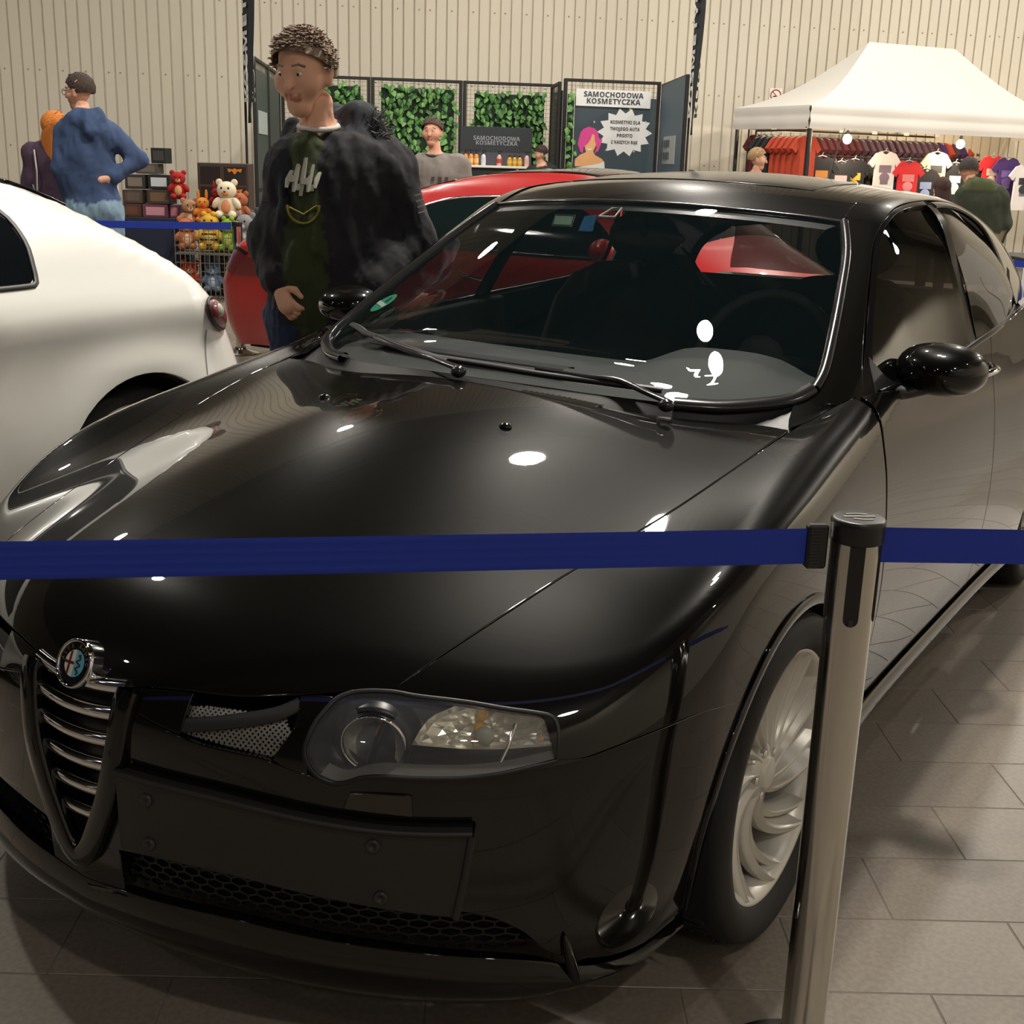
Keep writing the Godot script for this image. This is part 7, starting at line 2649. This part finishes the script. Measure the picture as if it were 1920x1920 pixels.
# ---------------------------------------------------------------- toy stall on the left
func plush(label: String, at: Vector3, turn: float, body: Color, belly: Color, s: float, ears: String, stripes := false):
	var t := thing("plush_toy", label, "soft toy", at, turn, "soft toys piled on the stall")
	var b := MB.new()
	b.ball(Vector3(0, .10, 0) * s, Vector3(.085, .10, .075) * s, 16, 12)
	b.ball(Vector3(0, .235, .01) * s, Vector3(.085, .075, .075) * s, 16, 12)
	for e in [-1.0, 1.0]:
		b.ball(Vector3(e * .085, .13, .03) * s, Vector3(.032, .055, .035) * s, 10, 8, Basis(Vector3(0, 0, 1), e * .6))
		b.ball(Vector3(e * .055, .035, .07) * s, Vector3(.038, .035, .055) * s, 10, 8)
		if ears == "round": b.ball(Vector3(e * .065, .30, 0) * s, Vector3(.03, .03, .015) * s, 10, 8)
		elif ears == "long": b.ball(Vector3(e * .05, .34, 0) * s, Vector3(.02, .07, .015) * s, 10, 8)
		elif ears == "eyes": b.ball(Vector3(e * .04, .305, .03) * s, Vector3(.025, .025, .025) * s, 10, 8)
	obj("fur_body", b, mat(body, .95), t)
	var f := MB.new()
	f.ball(Vector3(0, .10, .030) * s, Vector3(.055, .07, .055) * s, 14, 10)
	f.ball(Vector3(0, .215, .062) * s, Vector3(.035, .028, .03) * s, 12, 8)
	obj("belly_patch", f, mat(belly, .95), t)
	var ey := MB.new()
	for e in [-1.0, 1.0]: ey.ball(Vector3(e * .03, .255, .078) * s, Vector3(.009, .011, .006) * s, 8, 6)
	ey.ball(Vector3(0, .225, .092) * s, Vector3(.010, .007, .006) * s, 8, 6)
	obj("eyes_and_nose", ey, M.ink, t)
	if stripes:
		for k in 3:
			var m := MB.new()
			var P := PackedVector3Array()
			for i in 21:
				var y := .05 + k * .045
				var r := .087 * sqrt(maxf(0, 1.0 - pow((y - .10) / .10, 2.0)))
				P.append(Vector3(r * cos(TAU * i / 20), y, r * .9 * sin(TAU * i / 20)) * s)
			m.tube(P, .008 * s, 6, false)
			obj("stripe", m, M.ink, t)

func boxed(label: String, at: Vector3, turn: float, size: Vector3, c: Color, c2: Color):
	var t := thing("gift_box", label, "box", at, turn, "boxed goods stacked on the stall")
	var b := MB.new(); b.box(Vector3(0, size.y * .5, 0), size, Basis.IDENTITY, .004); obj("carton", b, mat(c, .5), t)
	var w := MB.new(); w.box(Vector3(0, size.y * .5, size.z * .5 + .001), Vector3(size.x * .72, size.y * .62, .003)); obj("printed_front", w, mat(c2, .35), t)

func build_stall():
	var turn := deg_to_rad(32.25)
	var o := Vector3(-8.45, 0, -6.75)
	var B := Basis(Vector3.UP, turn)
	var t := thing("stall_table", "table under a dark navy cloth carrying the boxes of the toy stall", "table", o, turn)
	var a := MB.new(); a.box(Vector3(.0, .755, -.2), Vector3(.62, .03, .6), Basis.IDENTITY, .004); obj("table_top", a, M.navy_cloth, t)
	var c := MB.new()
	var rows := []
	for j in 9:
		var row := PackedVector3Array()
		for i in 41:
			var q := i / 40.0 * 4.0
			var p := Vector3.ZERO
			if q < 1: p = Vector3(lerpf(-.31, .31, q), 0, .10)
			elif q < 2: p = Vector3(.31, 0, lerpf(.10, -.5, q - 1))
			elif q < 3: p = Vector3(lerpf(.31, -.31, q - 2), 0, -.5)
			else: p = Vector3(-.31, 0, lerpf(-.5, .10, q - 3))
			var fl := 1.0 + .03 * sin(i * 2.1) * j / 8.0
			row.append(Vector3(p.x * fl, .765 - .75 * j / 8.0, (p.z + .2) * fl - .2))
		rows.append(row)
	c.grid(rows, Vector3(0, .4, -.2))
	obj("cloth_skirt", c, M.navy_cloth, t)
	# stacked boxes
	var st := [[-.20, .77, .08, .24, .13, Color(.30, .20, .17), Color(.42, .26, .20)], [.06, .77, .08, .26, .13, Color(.40, .24, .30), Color(.78, .55, .60)], [.245, .77, .06, .09, .13, Color(.42, .26, .32), Color(.74, .48, .52)], [-.17, .905, .06, .20, .13, Color(.30, .25, .22), Color(.38, .33, .30)], [.10, .905, .07, .24, .14, Color(.26, .22, .20), Color(.45, .36, .28)], [-.14, 1.045, .05, .20, .14, Color(.20, .19, .18), Color(.50, .45, .42)], [.10, 1.05, .05, .22, .14, Color(.14, .15, .17), Color(.80, .82, .84)], [-.02, 1.195, .03, .22, .10, Color(.33, .30, .27), Color(.45, .42, .38)], [.10, 1.30, .02, .15, .15, Color(.13, .14, .15), Color(.28, .28, .28)]]
	var nm := ["brown gift box, bottom left of the stall stack", "pink gift box, bottom middle of the stall stack", "narrow pink gift box, bottom right of the stall stack", "grey-brown gift box, second layer left", "brown gift box, second layer right", "dark gift box, third layer left", "black gift box with a bright window, third layer right", "flat grey gift box, fourth layer", "small black gift box on top of the stack"]
	for i in st.size():
		var s: Array = st[i]
		boxed(nm[i], o + B * Vector3(s[0], s[1], s[2] - .15), turn, Vector3(s[3], s[4], .22), s[5], s[6])
	# tall display of dark cartons with orange prints
	var d := thing("display_rack", "dark cardboard display of cartons with orange winged prints", "display", o + B * Vector3(.72, 0, -.25), turn)
	var d1 := MB.new(); d1.box(Vector3(0, .66, 0), Vector3(.52, 1.32, .26), Basis.IDENTITY, .006); obj("cardboard_body", d1, M.card_brown, d)
	for k in 4:
		var pr := MB.new()
		pr.prism(p2([-.075, .03, -.06, -.01, -.03, .008, 0, -.03, .03, .008, .06, -.01, .075, .03, .02, .022, 0, .035, -.02, .022]), Vector3(.12, 1.24 - k * .20, .135), Vector3.RIGHT, Vector3.UP, .004)
		obj("orange_print", pr, M.print_orange, d)
		var bx := MB.new()
		bx.box(Vector3(.12, 1.20 - k * .20, .132), Vector3(.22, .17, .004))
		bx.box(Vector3(-.13, 1.20 - k * .20, .132), Vector3(.20, .17, .004))
		obj("carton_front", bx, M.card_dark, d)
	# wire basket
	var wbk := thing("wire_basket", "grey wire basket under the soft toys of the stall", "basket", o + B * Vector3(.72, 0, .15), turn)
	var w1 := MB.new()
	for i in 16:
		var x := -.36 + i * .048
		w1.box(Vector3(x, .36, .31), Vector3(.006, .70, .006)); w1.box(Vector3(x, .36, -.22), Vector3(.006, .70, .006))
	for j in 9:
		w1.box(Vector3(0, .04 + j * .082, .31), Vector3(.74, .006, .006)); w1.box(Vector3(0, .04 + j * .082, -.22), Vector3(.74, .006, .006))
		w1.box(Vector3(.36, .04 + j * .082, .045), Vector3(.006, .006, .53)); w1.box(Vector3(-.36, .04 + j * .082, .045), Vector3(.006, .006, .53))
	w1.box(Vector3(0, .46, .045), Vector3(.72, .01, .51))
	obj("wires", w1, M.wire, wbk)
	var bo := o + B * Vector3(.72, 0, .15)
	var pl := [[-.30, .47, .12, .3, Color(.72, .42, .26), Color(.85, .70, .55), 1.15, "round", false, "tan soft toy with round ears, lowest left of the pile"], [-.06, .47, .16, .1, Color(.80, .62, .18), Color(.85, .72, .35), 1.35, "eyes", true, "yellow soft toy with dark stripes, middle of the pile"], [.14, .47, .17, -.2, Color(.50, .62, .16), Color(.68, .74, .36), 1.2, "eyes", false, "lime green soft toy with bulging eyes"], [.30, .47, .14, -.3, Color(.50, .50, .50), Color(.72, .72, .72), 1.35, "round", false, "grey soft toy with round ears, right of the pile"], [.30, .47, -.10, -.5, Color(.28, .27, .27), Color(.55, .55, .55), 1.5, "round", false, "dark grey soft toy at the far right of the pile"], [-.28, .66, .05, .4, Color(.62, .46, .34), Color(.80, .68, .55), 1.1, "round", false, "brown soft toy above the tan one"], [.10, .78, .05, .0, Color(.85, .80, .70), Color(.82, .55, .38), 1.35, "round", false, "cream soft toy with a brown face on top of the pile"], [-.14, .74, .08, .2, Color(.80, .50, .18), Color(.85, .30, .20), .9, "long", false, "orange soft toy with long ears, upper left of the pile"], [.22, .74, .0, -.2, Color(.62, .36, .24), Color(.80, .60, .45), 1.1, "round", false, "russet soft toy beside the cream one"], [-.02, .86, -.05, .0, Color(.55, .08, .12), Color(.70, .20, .20), .8, "long", false, "dark red soft toy behind the cream one"], [-.28, .06, .12, .2, Color(.75, .28, .16), Color(.85, .75, .6), 1.1, "round", false, "orange-red soft toy low inside the basket, left"], [-.05, .06, .12, .0, Color(.40, .50, .62), Color(.7, .75, .8), 1.1, "long", false, "blue-grey soft toy low inside the basket, middle"], [.16, .06, .12, .0, Color(.55, .50, .44), Color(.75, .70, .62), 1.1, "round", false, "beige soft toy low inside the basket, right"], [-.40, .95, -.02, .2, Color(.62, .09, .09), Color(.80, .60, .42), 1.0, "round", false, "red soft toy sitting high between boxes and display"]]
	for p in pl:
		plush(p[9], bo + B * Vector3(p[0], p[1] + .01, p[2] - .035), turn + p[3], p[4], p[5], p[6] * .86, p[7], p[8])
	# white plastic bag rack behind the man
	var bg := thing("white_bag", "white carrier bag hanging by the boxes of the toy stall", "bag", o + B * Vector3(-.36, .80, .20), turn)
	var g := MB.new()
	var gr := []
	for j in 8:
		var row := PackedVector3Array()
		for k in 16:
			var an := TAU * k / 16
			var wd := lerpf(.10, .12, j / 7.0)
			row.append(Vector3(wd * cos(an), .55 * (1 - j / 7.0), .05 * sin(an) * (.4 + .6 * j / 7.0) + .01 * sin(k * 2.0 + j)))
		gr.append(row)
	g.grid(gr, Vector3(0, .3, 0), true)
	obj("bag_skin", g, M.white_plain, bg)

func _ready():
	setup_view()
	materials()
	build_room()
	car_tables()
	var c = make_car()
	car_rest(c[0])
	build_other_cars()
	build_barrier()
	build_people()
	build_booth()
	build_tent()
	build_stall()
